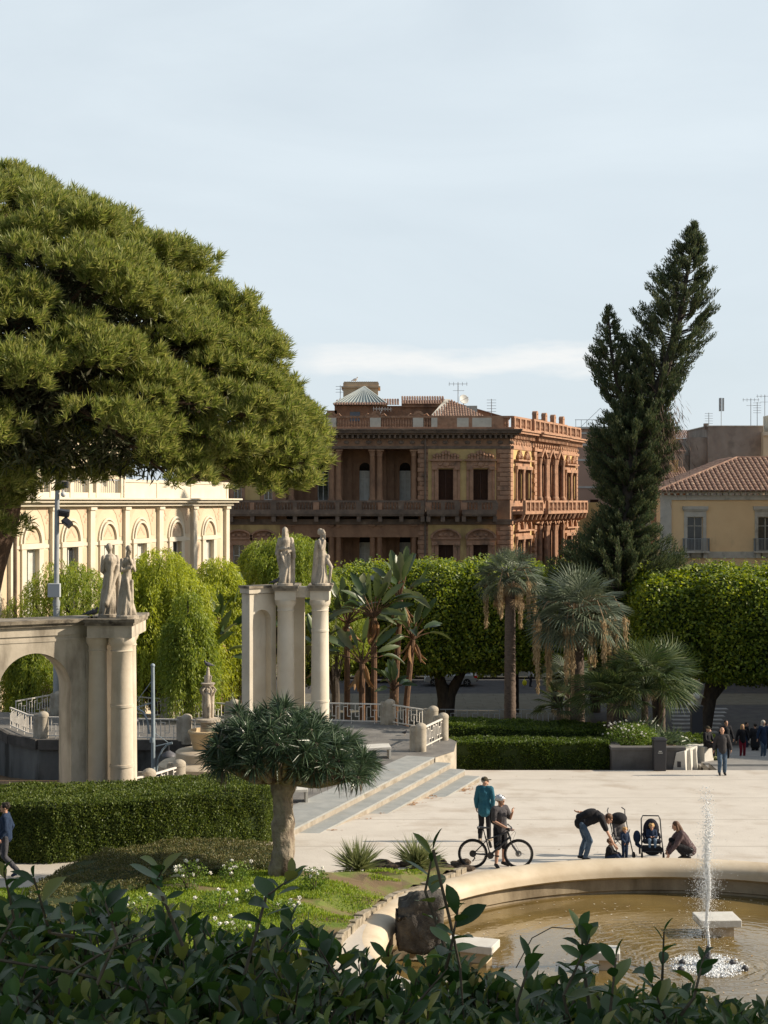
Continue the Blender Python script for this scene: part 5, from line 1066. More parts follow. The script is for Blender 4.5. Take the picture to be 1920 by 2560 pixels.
hedge('clipped_hedge', hp, lambda x, y: plz(x, y), lambda x, y: 1.50-.02*(x+11), 105000, .062, m_hdg, 'tall clipped green hedge below the left arch monument', top=.38)
lz = .55; lp = [onp(px, py, lz) for px, py in ((55,2320),(230,2300),(300,2215),(440,2178),(685,2152),(692,2108),(520,2096),(330,2112),(180,2150),(80,2215))]
hedge('low_box_hedge', [(p.x, p.y) for p in lp], lambda x, y: plz(x, y), lambda x, y: plz(x, y)+lz, 60000, .045, m_hdgb, 'low brownish box hedge curving along the lawn', amp=.09, top=.62, core=.08)
hedge('garden_hedge', [(2.6,58.9),(8.6,58.9),(8.75,60.3),(2.5,60.3)], lambda x, y: -1.2, lambda x, y: -.22, 42000, .085, m_hdgf, 'front clipped hedge at the far edge of the square', top=.45, core=.12, grp='two parallel hedges behind the square')
hedge('garden_hedge', [(2.2,60.9),(9.2,60.9),(9.2,63.6),(2.2,63.6)], lambda x, y: -1.5, lambda x, y: .12-.035*(x-2), 52000, .085, m_hdgf, 'rear hedge with a sunlit top below the two fan palms', top=.6, core=.12, grp='two parallel hedges behind the square')
hedge('garden_hedge', [(10.2,63.8),(14.0,63.8),(14.0,66),(10.2,66)], lambda x, y: -2.5, lambda x, y: -.9, 14000, .09, m_hdgf, 'small dark hedge behind the strap leaved plants', top=.6, core=.12)
# ---- dragon tree ----
DY = 35.0; dt = empty('dragon_tree', at(703, 2232, DY), 0, 'dragon tree with a pale split trunk and dark sword leaves on the lawn', 'tree')
dv = lambda px, py, dy=0: OF(dt, at(px, py, DY))+Vector((0, dy, 0))
m_drt = mat('dragon_bark', (.34,.29,.22), (.20,.16,.12), scale=4.2, rough=.9, bump=2, bscale=14, stain=(.08,.055,.04), sscale=2.2, slo=.50, shi=.62, szs=.35, detail=10)
random.seed(2); b = MB(); tpts = [(703,2262,.32),(703,2232,.30),(704,2200,.31),(706,2170,.285),(708,2130,.27),(708,2090,.235),(710,2050,.225),(708,2000,.235),(706,1950,.27),(700,1915,.33)]
fine = []
for i in range(len(tpts)-1):
    for j in range(4): t = j/4; fine.append([a*(1-t)+c*t for a, c in zip(tpts[i], tpts[i+1])])
b.tube([dv(a, c) for a, c, _ in fine], [r_*(1+.045*math.sin(i*1.7)+.03*math.sin(i*.6+1)) for i, (_, _, r_) in enumerate(fine)], 22)
b.v = [v+Vector((v.x, v.y, 0)).normalized()*.075*noise.noise(Vector((v.x*5, v.y*5, v.z*1.6)))+Vector((v.x, v.y, 0)).normalized()*.03*noise.noise(Vector((v.x*12, v.y*12, v.z*5))) for v in b.v]
b.build('trunk', m_drt, dt, smooth=True)
nR = 120; ii = np.arange(nR)+.5; zc = 1-1.06*ii/nR; rr = np.sqrt(np.clip(1-zc*zc, 0, 1)); aa = 2.399963*ii; rs2 = np.random.default_rng(4)
RC = np.stack([.10+rr*np.cos(aa)*1.62, rr*np.sin(aa)*1.5, (gz(1893, DY)-dt.location.z)+.92*np.clip(zc, -.1, 1)+0*aa], 1)+rs2.normal(size=(nR,3))*np.array([.14,.14,.10]); RC[:,2] -= .24*np.clip(RC[:,0], 0, 2); RC[:,0] = np.where(RC[:,0] > 0, RC[:,0]*1.06, RC[:,0])
RD = nrm(np.stack([rr*np.cos(aa), rr*np.sin(aa), zc*.9+.25], 1)); b = MB()
hub = dv(702, 1935)
for c, d_ in zip(RC, RD): c = Vector(c); m1 = hub.lerp(c, .5)+Vector((0,0,-.22)); b.tube([hub-Vector((0,0,.12)), m1, c-Vector(d_)*.1, c+Vector(d_)*.04], [.13,.07,.05,.035], 7)
b.build('branches', m_drt, dt, smooth=True)
nl = 84; u = unit(nR*nl); cd = np.repeat(RD, nl, 0); D = nrm(u+cd*.62); P = np.repeat(RC, nl, 0)+D*.03
o = leaves('crown', P, D, rng.uniform(.30,.52,nR*nl), .029, leafmat('sword_leaf', [(.022,.05,.024),(.042,.078,.04),(.08,.12,.062),(.055,.09,.048)], .38, .12, spec=.5), dt, segs=2, bend=.42)
n = 1500; q_ = RC[rng.integers(0, nR, n)]; q_ = q_[q_[:,2] < np.median(RC[:,2])]; leaves('dead_leaf_skirt', q_+unit(len(q_))*.12, unit(len(q_))*.25+np.array([0,0,-1]), rng.uniform(.25,.5,len(q_)), .025, leafmat('dry_sword_leaf', [(.10,.085,.06),(.16,.12,.08)], .8, .1), dt)
# ---- boulder ----
bo = empty('boulder', onz(1052, 2352, -.1), 0, 'dark rough boulder standing inside the left rim of the basin', 'rock'); bm = bmesh.new(); bmesh.ops.create_icosphere(bm, subdivisions=5, radius=1)
for v in bm.verts:
    c = v.co; s_ = max(abs(c.x), abs(c.y), abs(c.z)); c = c.lerp(c/s_, .72); nz_ = noise.noise(c*1.6)*.14+noise.noise(c*5)*.06+noise.noise(c*15)*.03; c = c*(1+nz_); top = .30*(c.z > .4)*max(0, (-c.x-.1)); v.co = Vector((c.x*.50, c.y*.42, c.z*.60-top*.7+.42))
me = bpy.data.meshes.new('rock'); bm.to_mesh(me); bm.free(); me.shade_smooth(); link('rock', me, bo, mat('lava_rock', (.05,.045,.04), (.11,.10,.085), scale=5, rough=.95, bump=2, bscale=25, stain=(.30,.26,.2), sscale=6, slo=.62, shi=.75))
# ---- foreground shrub on the viewing terrace ----
fs = empty('foreground_shrub', (0, 2.4, 7.4), 0, 'dark leafy shrub across the bottom of the picture, close to the viewer', 'shrub')
def leaft(n=6, w=.27):
    v = [(0,0,0)]; f = []
    for i in range(1, n): t = i/n; ww = w*math.sin(math.pi*t**1.15)**.8; v += [(t, ww, .10*ww*3-.12*t*t), (t, 0, -.12*t*t), (t, -ww, .10*ww*3-.12*t*t)]
    v.append((1, 0, -.13)); f = [(0,1,2),(0,2,3)]
    for i in range(n-2): o = 1+3*i; f += [(o,o+3,o+4,o+1),(o+1,o+4,o+5,o+2)]
    o = 1+3*(n-2); f += [(o, len(v)-1, o+1), (o+1, len(v)-1, o+2)]; return v, f
LV, LF = leaft(); r_ = np.random.default_rng(17)
sil = np.array([[-150,2290],[0,2275],[60,2270],[120,2310],[240,2255],[330,2325],[400,2270],[480,2320],[560,2355],[640,2370],[740,2300],[800,2375],[900,2415],[960,2410],[1040,2430],[1120,2400],[1180,2440],[1260,2485],[1330,2490],[1420,2470],[1500,2500],[1620,2520],[1700,2500],[1760,2540],[1860,2550],[2070,2530]])
silf = lambda px: np.interp(px, sil[:,0], sil[:,1])
tw_, TPs, TDs, TSs, TU = MB(), [], [], [], []
def twig(px, py, Y, n=13, L_=.30, lean=None, ls=1.0, stem=True):
    tip = np.array(at(px, py, Y)); d = np.array([r_.normal()*.35, r_.normal()*.35, 1.0]) if lean is None else np.array(lean, float); d /= np.linalg.norm(d); base = tip-d*L_; mid = (base+tip)/2+r_.normal(size=3)*.02
    o = np.array(fs.location)
    if stem: tw_.tube([Vector(base-o), Vector(mid-o), Vector(tip-o)], [.0032,.0025,.0014], 5, cap=False)
    for k in range(n):
        t = 1-.85*(k/n)**1.1*1.0; c = (1-t)**2*base+2*t*(1-t)*mid+t*t*tip; az = k*2.4+r_.normal()*.3; side = np.array([math.cos(az), math.sin(az), 0]); open_ = .35+1.1*(k/n)**.7
        D = d*math.cos(open_)+side*math.sin(open_); TPs.append(c-o); TDs.append(D); TU.append(side*-.9+np.array([0,0,.7])+r_.normal(size=3)*.25); TSs.append(ls*r_.uniform(.030,.066)*(.55+.45*min(1, .25+k/4)))
for i in range(980):
    px = r_.uniform(-130, 2050); off = r_.random()**1.1; py = silf(px)-22+off*(2660-silf(px)); Y = 2.15+.9*(1-off)+r_.uniform(-.25,.35); twig(px, py, Y, int(r_.integers(11, 17)))
for px, py, Y, ln, n, lean in ((1083,2125,2.5,.16,10,(-.12,0,1)),(405,2175,2.4,.16,12,None),(735,2190,2.5,.18,12,(.5,0,1)),(255,2235,2.3,.15,12,None),(1145,2275,2.4,.12,10,None),(1660,2330,2.6,.2,7,(.1,0,1)),(1540,2395,2.3,.12,8,None),(1455,2330,2.4,.12,11,(-.1,0,1)),(1475,2345,2.35,.12,9,(.3,0,1)),(1630,2460,2.4,.14,11,(-.5,0,1)),(85,2195,2.3,.14,9,None),(10,2180,2.5,.14,9,None),(1330,2390,2.3,.15,9,None),(1760,2390,2.4,.14,9,None)):
    twig(px, py, Y, n, ln, lean)
o_ = np.array(fs.location)
for pts in ([(1083,2125),(1100,2200),(1122,2290),(1150,2420),(1160,2560)], [(0,2400),(180,2430),(330,2470),(440,2530),(520,2570)], [(40,2560),(110,2470),(260,2380),(400,2330)], [(1000,2560),(1050,2500),(1120,2420)], [(1290,2420),(1330,2345),(1380,2318),(1470,2325)]):
    tw_.tube([at(px, py, 2.42)-fs.location for px, py in pts], [.0026]*(len(pts)-1)+[.0008] if pts[0][1] > 2425 or pts[0][0] < 1200 else .0009, 5, cap=False)
tw_.build('stems', m_stem, fs)
TPs, TDs, TU, TSs = map(np.array, (TPs, TDs, TU, TSs)); scatter('foliage', LV, LF, TPs, TDs, TU, TSs[:,None]*np.stack([1+0*TSs, r_.uniform(.75,1.15,len(TSs)), r_.uniform(.2,1.8,len(TSs))], 1), leafmat('shrub_leaf', [(.014,.038,.010),(.030,.070,.016),(.055,.115,.026),(.020,.05,.013),(.040,.085,.020),(.13,.17,.035),(.20,.19,.06)], .42, .28, spec=.30), fs, True)
# viewing terrace under the camera and the evergreen beside it that shades the shrub
b = MB(); b.box(-25, 30, -14, 3.9, 6.9, 7.35); b.box(-25, 30, 3.3, 3.85, .5, 6.95); vt = b.build('viewing_terrace', m_post); vt['kind'] = 'structure'
oak = empty('evergreen_oak', (8.6, 2.6, 7.35), 0, 'dense evergreen tree on the viewing terrace, right of the picture, shading the shrub', 'tree')
v = unit(26000); P = v*(1-.35*rng.random((26000,1)))*np.array([3.1,4.6,3.4])*(1+.12*fnoise(v*3, 1, 3))[:,None]+np.array([0,0,5.2]); leaves('crown', P, unit(26000)+v*.4, .26, .17, m_hdg, oak); b = MB(); b.tube([(0,0,-.2),(.1,0,1.6),(0,.1,4)], [.3,.24,.18], 10)
for i in range(9): a = i*.7; b.tube([(.05,0,1.7),(1.2*math.cos(a),1.8*math.sin(a),4),(2*math.cos(a),3*math.sin(a),5.6)], [.12,.08,.04], 6)
b.build('trunk', m_bark, oak, smooth=True)
# ================= monuments, railings, lamps =================
m_mon = mat('monument_plaster', (.54,.48,.39), (.42,.37,.29), scale=1.3, rough=.85, bump=.2, bscale=12, stain=(.15,.125,.095), sscale=1.5, slo=.46, shi=.74, szs=.30, detail=10)
m_mon2 = mat('bright_monument_stone', (.62,.57,.47), (.54,.48,.38), scale=1.0, rough=.85, bump=.2, bscale=12, stain=(.36,.31,.24), sscale=1.2, slo=.56, shi=.8, szs=.4, detail=9)
m_cap = mat('mossy_cornice', (.30,.26,.20), (.16,.135,.10), scale=2.2, rough=.95, bump=.5, bscale=18, stain=(.06,.05,.04), sscale=2.4, slo=.5, shi=.68, szs=1.6)
m_colm = mat('column_stone', (.58,.51,.41), (.50,.43,.33), scale=1.4, rough=.85, bump=.25, bscale=14, stain=(.34,.27,.2), sscale=2.0, slo=.55, shi=.8, szs=.25)
def entab(b, x0, x1, y0, y1, zb, zt, o=.12):
    b.k = 1; b.box(x0-o, x1+o, y0-o, y1+o, zt-.10, zt); b.box(x0-o*.6, x1+o*.6, y0-o*.6, y1+o*.6, zt-.19, zt-.10); b.k = 0; b.box(x0, x1, y0, y1, zb, zt-.19)
def arch_wall(b, T, w0, w1, c, r, zs, z0, z1, n=20, back=None):
    """wall in local x (w0..w1), thickness y 0..T with an arched opening centred c"""
    b.box(w0, c-r, 0, T, z0, z1); b.box(c+r, w1, 0, T, z0, z1)
    p = [(c+r*math.cos(math.pi*i/n), zs+r*math.sin(math.pi*i/n)) for i in range(n+1)]
    for i in range(n):
        (xa, za), (xb, zb) = p[i], p[i+1]
        b.add([(xa,0,za),(xb,0,zb),(xb,0,z1),(xa,0,z1),(xa,T,za),(xb,T,zb),(xb,T,z1),(xa,T,z1)], [(0,1,2,3),(7,6,5,4),(0,4,5,1),(2,6,7,3)])
        # below the springing the jamb edge is the box edge
    if back is not None: b.box(c-r, c+r, back, T, z0, zs+r)
def column(P, x, y, z0, z1, r, rings=(), m=None, n=28):
    b = MB(); H_ = z1-z0
    prof = [(r*1.12,0),(r*1.12,.22),(r*1.02,.27),(r*1.0,.3)]
    for i in range(9): t = i/8; prof.append((r*(1.0-.12*t**1.5), .32+(H_-.75)*t))
    prof += [(r*.98, H_-.38),(r*.90,H_-.36),(r*.90,H_-.26),(r*1.02,H_-.20),(r*1.14,H_-.12),(r*1.14,H_)]
    b.lathe(prof, (x, y, z0), n)
    for zr in rings: rr = r*(1.0-.12*((zr-z0-.32)/(H_-.75))**1.5); b.lathe([(rr,zr-z0-.04),(rr+.025,zr-z0-.035),(rr+.025,zr-z0+.035),(rr,zr-z0+.04)], (x, y, z0), n, cap=False)
    return b.build('column', m or m_colm, P, smooth=True)
# left monument with the arch
M1 = empty('arch_monument', (-8.4, 44, TZ), 0, 'weathered stone monument with an arch, columns and two statues above the left hedge', 'monument')
zt1, zb1 = 5.69-TZ, 5.15-TZ; ang = R(32)
b = MB(Matrix.Rotation(math.pi+ang, 4, 'Z') @ Matrix.Scale(-1, 4, (0,1,0)))       # local x runs left and nearer
arch_wall(b, 1.0, -.1, 6.5, 1.62, 1.06, 3.70-TZ, -.3, zt1-.45); b.build('wall', m_mon, M1)
b = MB(Matrix.Rotation(math.pi+ang, 4, 'Z') @ Matrix.Scale(-1, 4, (0,1,0))); b.k = 1; b.box(-.25, 6.6, -.2, 1.15, zt1-.10, zt1); b.box(-.2, 6.6, -.13, 1.1, zt1-.19, zt1-.10); b.k = 0; b.box(-.15, 6.55, -.04, 1.05, zt1-.45, zt1-.19); b.box(-.12, 6.55, -.02, 1.02, zt1-.62, zt1-.54); b.box(-.02, .12, -.06, 0, -.3, zt1-.62); b.build('cornice', [m_mon, m_cap], M1)
b = MB(); entab(b, .0, 1.27, -.45, 2.1, zb1, zt1, .09); b.build('entablature', [m_mon, m_cap], M1)
for x, y, r_ in ((.93, -.1, .33), (.22, .0, .29), (.2, 1.72, .29), (.78, 1.72, .29)): column(M1, x, y, -.3, zb1, r_, (1.6, 3.3) if x > .9 and y < 0 else ())
b = MB(); b.box(-.1, 1.45, -.55, 2.2, -.6, -.28); b.build('plinth', m_mon, M1)
# right monument with the niche
M2 = empty('niche_monument', (-4.0, 57, TZ), 0, 'bright stone monument with a blind niche, columns and two statues behind the dragon tree', 'monument')
zt2, zb2 = 5.92-TZ, 5.38-TZ; MN = Matrix.Translation((-.05,.15,0)) @ Matrix.Rotation(math.pi+R(40), 4, 'Z') @ Matrix.Scale(-1, 4, (0,1,0))
b = MB(MN); arch_wall(b, .5, -.05, 1.14, .58, .41, 4.62-TZ, -.3, zt2-.3, back=.34); b.build('wall', m_mon2, M2)
b = MB(MN); b.k = 1; b.box(-.1, 1.24, -.12, .58, zt2-.09, zt2); b.k = 0; b.box(-.08, 1.20, -.06, .54, zt2-.28, zt2-.09); b.build('cornice', [m_mon2, m_cap], M2)
b = MB(); entab(b, -.02, .75, -.35, 1.6, zb2, zt2, .1); entab(b, 1.28, 1.98, -.35, 1.6, zb2, zt2, .1); b.k = 0; b.box(.72, 1.3, -.15, .35, zb2+.1, zt2-.05); b.build('entablature', [m_mon2, m_cap], M2)
for x, y, r_, rg in ((.36, -.02, .335, ()), (1.63, -.02, .34, (4.35, 1.75)), (1.63, 1.3, .3, ())): column(M2, x, y, -.3, zb2, r_, rg, m_mon2)
b = MB(); b.box(.62, 1.02, .6, 1.0, -.3, zb2+.1); b.build('pilaster', m_mon2, M2); b = MB(); b.box(-.2, 2.2, -.6, 1.8, -.6, -.28); b.build('plinth', m_mon2, M2)
# ---- sculpted figures: overlapping tapered volumes fused into one surface ----
def cap_(b, p0, p1, r0, r1, n=12):
    p0, p1 = Vector(p0), Vector(p1); d = (p1-p0); L_ = d.length
    if L_ < 1e-5: return b.ball(p0, r0, n, 8)
    d /= L_; pts = []; rad = []
    for a in (-80, -50, -20): pts.append(p0+d*r0*math.sin(R(a))); rad.append(r0*math.cos(R(a)))
    pts.append(p0.lerp(p1, .5)); rad.append((r0+r1)/2)
    for a in (20, 50, 80): pts.append(p1+d*r1*math.sin(R(a))); rad.append(r1*math.cos(R(a)))
    b.tube(pts, rad, n)
def blob(name, parts, mats, parent=None, vox=.012, folds=0, fs_=9, smooth=2, seed=0):
    b = MB()
    for p in parts:
        if p[0] == 'c': cap_(b, *p[1:])
        elif p[0] == 'e':
            M0 = b.M; c = Vector(p[1]); rt = p[3] if len(p) > 3 else (0,0,0)
            b.M = M0 @ Matrix.Translation(c) @ Matrix.Rotation(rt[2], 4, 'Z') @ Matrix.Rotation(rt[1], 4, 'Y') @ Matrix.Rotation(rt[0], 4, 'X'); b._ell((0,0,0), *p[2], 14, 10); b.M = M0
        elif p[0] == 'l': b.lathe(p[1], p[2], p[3] if len(p) > 3 else 24)
    t = b.build('tmp', mats if not isinstance(mats, list) else mats, None)
    md = t.modifiers.new('r', 'REMESH'); md.mode = 'VOXEL'; md.voxel_size = vox; md.use_smooth_shade = True
    if smooth: sm_ = t.modifiers.new('s', 'SMOOTH'); sm_.factor = .5; sm_.iterations = smooth
    bpy.context.view_layer.update(); me = bpy.data.meshes.new_from_object(t.evaluated_get(bpy.context.evaluated_depsgraph_get())); bpy.data.objects.remove(t)
    if folds:
        me.update(); co = np.empty(len(me.vertices)*3); me.vertices.foreach_get('co', co); co = co.reshape(-1, 3); no = np.empty(len(me.vertices)*3); me.vertices.foreach_get('normal', no); no = no.reshape(-1, 3)
        q_ = co*np.array([1,1,.33]); co = co+no*(folds*(fnoise(q_, fs_, seed)+.5*fnoise(q_, fs_*2.3, seed+1)))[:, None]; me.vertices.foreach_set('co', co.ravel()); me.update()
    me.shade_smooth(); me.name = name; o = link(name, me, parent)
    return o
C_ = lambda *a: ('c', *a)
E_l = lambda *a: ('e', *a)
m_stat = mat('statue_stone', (.47,.41,.33), (.36,.31,.24), scale=3, rough=.9, bump=.6, bscale=30, stain=(.16,.135,.105), sscale=2.6, slo=.5, shi=.72)
def folds_of(pts0, pts1, r0=.035, r1=.02): return [C_(a, c, r0, r1) for a, c in zip(pts0, pts1)]
def statue(name, loc, rz, label, parts, hgt=1.0, seed=0):
    e = empty(name, loc, rz, label, 'statue', 'draped stone statues on the monuments'); e.scale = (hgt*.86, hgt*.90, hgt*1.06)
    blob('figure', parts, m_stat, e, .016, .010, 10, 1, seed); b = MB(); b.lathe([(.34,0),(.34,.08),(.31,.10)], (0,0,-.02), 20); b.build('base', m_stat, e); return e
def robe(w=.24, h0=.05, hw=.98, sway=0, seed=0, flare=1.25):
    r_ = random.Random(seed); P = [C_((0,0,.12),(sway,0,.55),w*flare,w*.95), C_((sway,0,.5),(sway*.6,0,hw),w*.92,w*.72)]
    for k in range(11):
        a = k*.571+r_.random()*.2; ca, sa = math.cos(a), math.sin(a); rb = w*flare*1.02; P.append(C_((rb*ca, rb*sa*.85, .04), (sway+w*.85*math.cos(a+.5), w*.75*math.sin(a+.5), .5+.3*r_.random()), .055, .022))
    return P
def torso(z=0, sway=0, w=.17, dep=.12, hw=.98, sh=1.45):
    return [C_((sway*.6,0,hw-.05),(0,0,hw+.18),w*.92,w*.8), C_((0,0,hw+.12),(0,0,sh-.1),w*.82,w*1.02), E_l((0,.0,sh-.09),(w*1.2,dep*1.15,.13)), C_((0,0,sh-.05),(0,-.01,sh+.14),.065,.055)]
def head(c, s=1.0, tilt=0, turn=0):
    c = Vector(c); mz = Matrix.Rotation(turn, 3, 'Z') @ Matrix.Rotation(tilt, 3, 'X'); f = lambda x, y, z: tuple(c+mz @ Vector((x*s, y*s, z*s)))
    return [E_l(f(0,.01,.02),(.078*s,.095*s,.098*s)), E_l(f(0,-.02,-.045),(.058*s,.072*s,.075*s)), C_(f(0,-.085,.01),f(0,-.105,-.025),.013*s,.018*s), E_l(f(0,-.082,-.062),(.024*s,.016*s,.010*s)), E_l(f(.078,.01,-.01),(.012*s,.022*s,.032*s)), E_l(f(-.078,.01,-.01),(.012*s,.022*s,.032*s)), E_l(f(0,-.078,-.095),(.026*s,.022*s,.02*s)), C_(f(-.035,-.086,.026),f(.035,-.086,.026),.012*s,.012*s)]
def hand(w, d, side=(1,0,0), s=1.0, curl=.3, r_=.0095):
    """palm plus five separate fingers; w wrist, d direction of the hand, side towards the thumb"""
    w = Vector(w); d = Vector(d).normalized(); sd_ = Vector(side); sd_ = (sd_-d*sd_.dot(d)).normalized(); n_ = d.cross(sd_); P = [C_(w, w+d*.045*s, .024*s, .030*s), C_(w+d*.04*s-sd_*.015*s, w+d*.085*s-sd_*.022*s, .020*s, .014*s), C_(w+d*.04*s+sd_*.012*s, w+d*.085*s+sd_*.02*s, .020*s, .014*s)]
    for k, (o, l_) in enumerate(((.030,.066),(.011,.076),(-.010,.070),(-.030,.056))):
        p0 = w+d*.085*s+sd_*o*s; p1 = p0+(d*math.cos(curl)+n_*math.sin(curl)).normalized()*l_*.5*s; p2 = p1+(d*math.cos(curl*2.2)+n_*math.sin(curl*2.2)).normalized()*l_*.5*s; P += [C_(p0, p1, r_*s, r_*.9*s), C_(p1, p2, r_*.9*s, r_*.72*s)]
    t0 = w+d*.025*s+sd_*.025*s; t1 = t0+(d*.6+sd_*.8).normalized()*.034*s; t2 = t1+(d*.9+sd_*.3+n_*.2).normalized()*.03*s; P += [C_(t0, t1, .012*s, .0105*s), C_(t1, t2, .0105*s, .008*s)]
    return P
zs1, zs2 = 5.69, 5.92
# seen from behind: robed figure, head turned right
statue('statue', (gx(272,44.3), 44.5, zs1), R(205), 'robed stone statue seen from behind, leftmost on the arch monument', robe(.25, sway=.03, seed=1, flare=1.2)+torso(w=.19)+head((.03,-.02,1.66), 1.08, turn=-.9)+[E_l((.03,.0,1.69),(.10,.115,.10)), C_((-.20,0,1.42),(-.27,.05,1.12),.075,.065), C_((-.27,.05,1.12),(-.14,-.16,1.14),.06,.05), C_((.20,0,1.42),(.25,.02,1.12),.075,.06), C_((.25,.02,1.12),(.12,-.18,1.05),.055,.045), C_((-.2,.10,1.2),(.18,.22,.35),.07,.09), C_((-.25,.08,1.0),(-.2,.22,.15),.07,.10), C_((.0,.15,1.3),(.1,.2,.6),.08,.07)], 1.12, 1)
# slender figure with crossed arms, right statue of the left monument
statue('statue', (gx(318,43.9), 43.95, zs1), R(25), 'slender stone statue with folded arms, right one on the arch monument', robe(.17, sway=-.04, seed=2, flare=1.5)+torso(w=.155, sway=-.04)+head((.04,-.03,1.66), 1.05, .25, .35)+[E_l((.04,.03,1.70),(.095,.10,.09)), C_((-.18,0,1.42),(-.21,-.05,1.16),.062,.05), C_((-.21,-.05,1.16),(.06,-.17,1.24),.05,.04), C_((.18,0,1.42),(.2,-.08,1.17),.06,.05), C_((.2,-.08,1.17),(.02,-.17,1.45),.048,.036), C_((-.06,-.13,.95),(.02,-.16,.45),.06,.05), C_((.10,-.1,.9),(.08,-.14,.3),.05,.06), C_((.04,-.12,.3),(.2,-.2,.03),.05,.04), C_((-.1,.05,1.0),(-.22,.1,.1),.08,.1)]+hand((.02,-.17,1.45), (-.4,.1,.9), (0,-1,.3), 1.1), 1.10, 2)
# hooded cloaked figure facing the viewer
statue('statue', (gx(714,57), 56.95, zs2), R(5), 'hooded stone statue in a wide cloak facing the square, on the niche monument', robe(.24, seed=3, flare=1.05)+torso(w=.20)+head((-.03,-.06,1.66), 1.05, .05, .1)+[E_l((-.02,.02,1.69),(.115,.12,.13)), C_((-.02,.04,1.6),(0,.05,1.45),.12,.15), C_((-.22,.02,1.40),(-.30,.04,1.0),.10,.11), C_((.22,.02,1.40),(.30,.04,.9),.10,.11), C_((.28,.05,1.1),(.26,.08,.12),.09,.12), C_((-.28,.05,1.0),(-.12,.0,.3),.09,.10), C_((-.26,-.02,1.12),(.0,-.22,1.15),.06,.045), C_((.27,-.02,1.1),(.08,-.2,1.05),.055,.045), C_((-.18,-.16,1.0),(.04,-.2,.5),.05,.05), C_((.04,-.2,.55),(-.06,-.22,.12),.06,.07), C_((.15,-.15,.95),(.1,-.2,.1),.05,.06)]+hand((.0,-.22,1.15), (1,-.1,.1), (0,0,1), 1.15), 1.12, 3)
# woman turned to the right, arm raised to the chin, one leg bent
statue('statue', (gx(804,57), 56.95, zs2), R(60), 'stone statue of a standing woman turned sideways, rightmost on the niche monument', robe(.19, sway=.02, seed=4, flare=1.15)+torso(w=.16)+head((.0,-.05,1.66), 1.05, .1, .1)+[E_l((0,.05,1.70),(.105,.115,.11)), E_l((0,.12,1.66),(.05,.05,.05)), C_((-.17,0,1.41),(-.2,-.1,1.16),.06,.05), C_((-.2,-.1,1.16),(-.06,-.16,1.46),.048,.036), C_((.17,0,1.41),(.22,.03,1.12),.06,.05), C_((.22,.03,1.12),(.15,-.14,.92),.048,.04), E_l((.14,-.2,.9),(.08,.08,.09)), C_((.1,-.08,.92),(.12,-.34,.58),.10,.075), C_((.12,-.34,.58),(.13,-.26,.1),.072,.045), C_((.13,-.26,.07),(.14,-.42,.04),.04,.035), C_((-.15,.12,1.35),(-.12,.25,.1),.08,.13), C_((.1,.14,1.3),(.1,.24,.1),.07,.11)]+hand((-.06,-.16,1.46), (.2,0,1), (0,-1,0), 1.1), 1.10, 4)
# ---- pigeons and a gull ----
m_pig = mat('pigeon_feather', (.09,.09,.10), (.05,.05,.06), scale=20, rough=.7); m_gul = mat('gull_feather', (.6,.6,.6), rough=.7)
def bird(name, loc, rz, label, m, s=1.0, cat='pigeon'):
    e = empty(name, loc, rz, label, cat); e.scale = (s,)*3
    blob('body', [E_l((0,0,.14),(.055,.11,.06),(R(-18),0,0)), C_((0,-.06,.17),(0,-.095,.22),.035,.026), E_l((0,-.10,.235),(.026,.032,.027)), C_((0,-.125,.232),(0,-.15,.226),.009,.004), C_((0,.08,.12),(0,.2,.09),.035,.014), E_l((.05,.02,.145),(.016,.095,.045),(R(-15),0,0)), E_l((-.05,.02,.145),(.016,.095,.045),(R(-15),0,0))], m, e, .008, smooth=1)
    b = MB()
    for x in (-.022, .022): b.tube([(x,.0,.10),(x,-.005,.0)], .006, 5); b.tube([(x,.01,.004),(x,-.035,.004)], .005, 4)
    b.build('legs', m_rim, e); return e
bird('pigeon', (gx(236,44), 43.9, zs1), R(60), 'dark pigeon sitting on the arch monument left of the statues', m_pig, 1.25)
bird('pigeon', (gx(222,44), 44.1, zs1), R(100), 'second pigeon sitting behind the first on the arch monument', m_pig, 1.0)
bird('pigeon', (gx(688,56.8), 56.8, zs2), R(80), 'black and white pigeon on the niche monument cornice', m_pig, 1.15)
bird('pigeon', onz(1012, 1839, TZ), R(40), 'small pigeon walking on the terrace near the steps', m_pig, .9)
bird('gull', (PX0+fx(882), 152.5, -5.8+fz(930)), R(70), 'gull standing on top of the palazzo tower', m_gul, 2.2, 'gull')
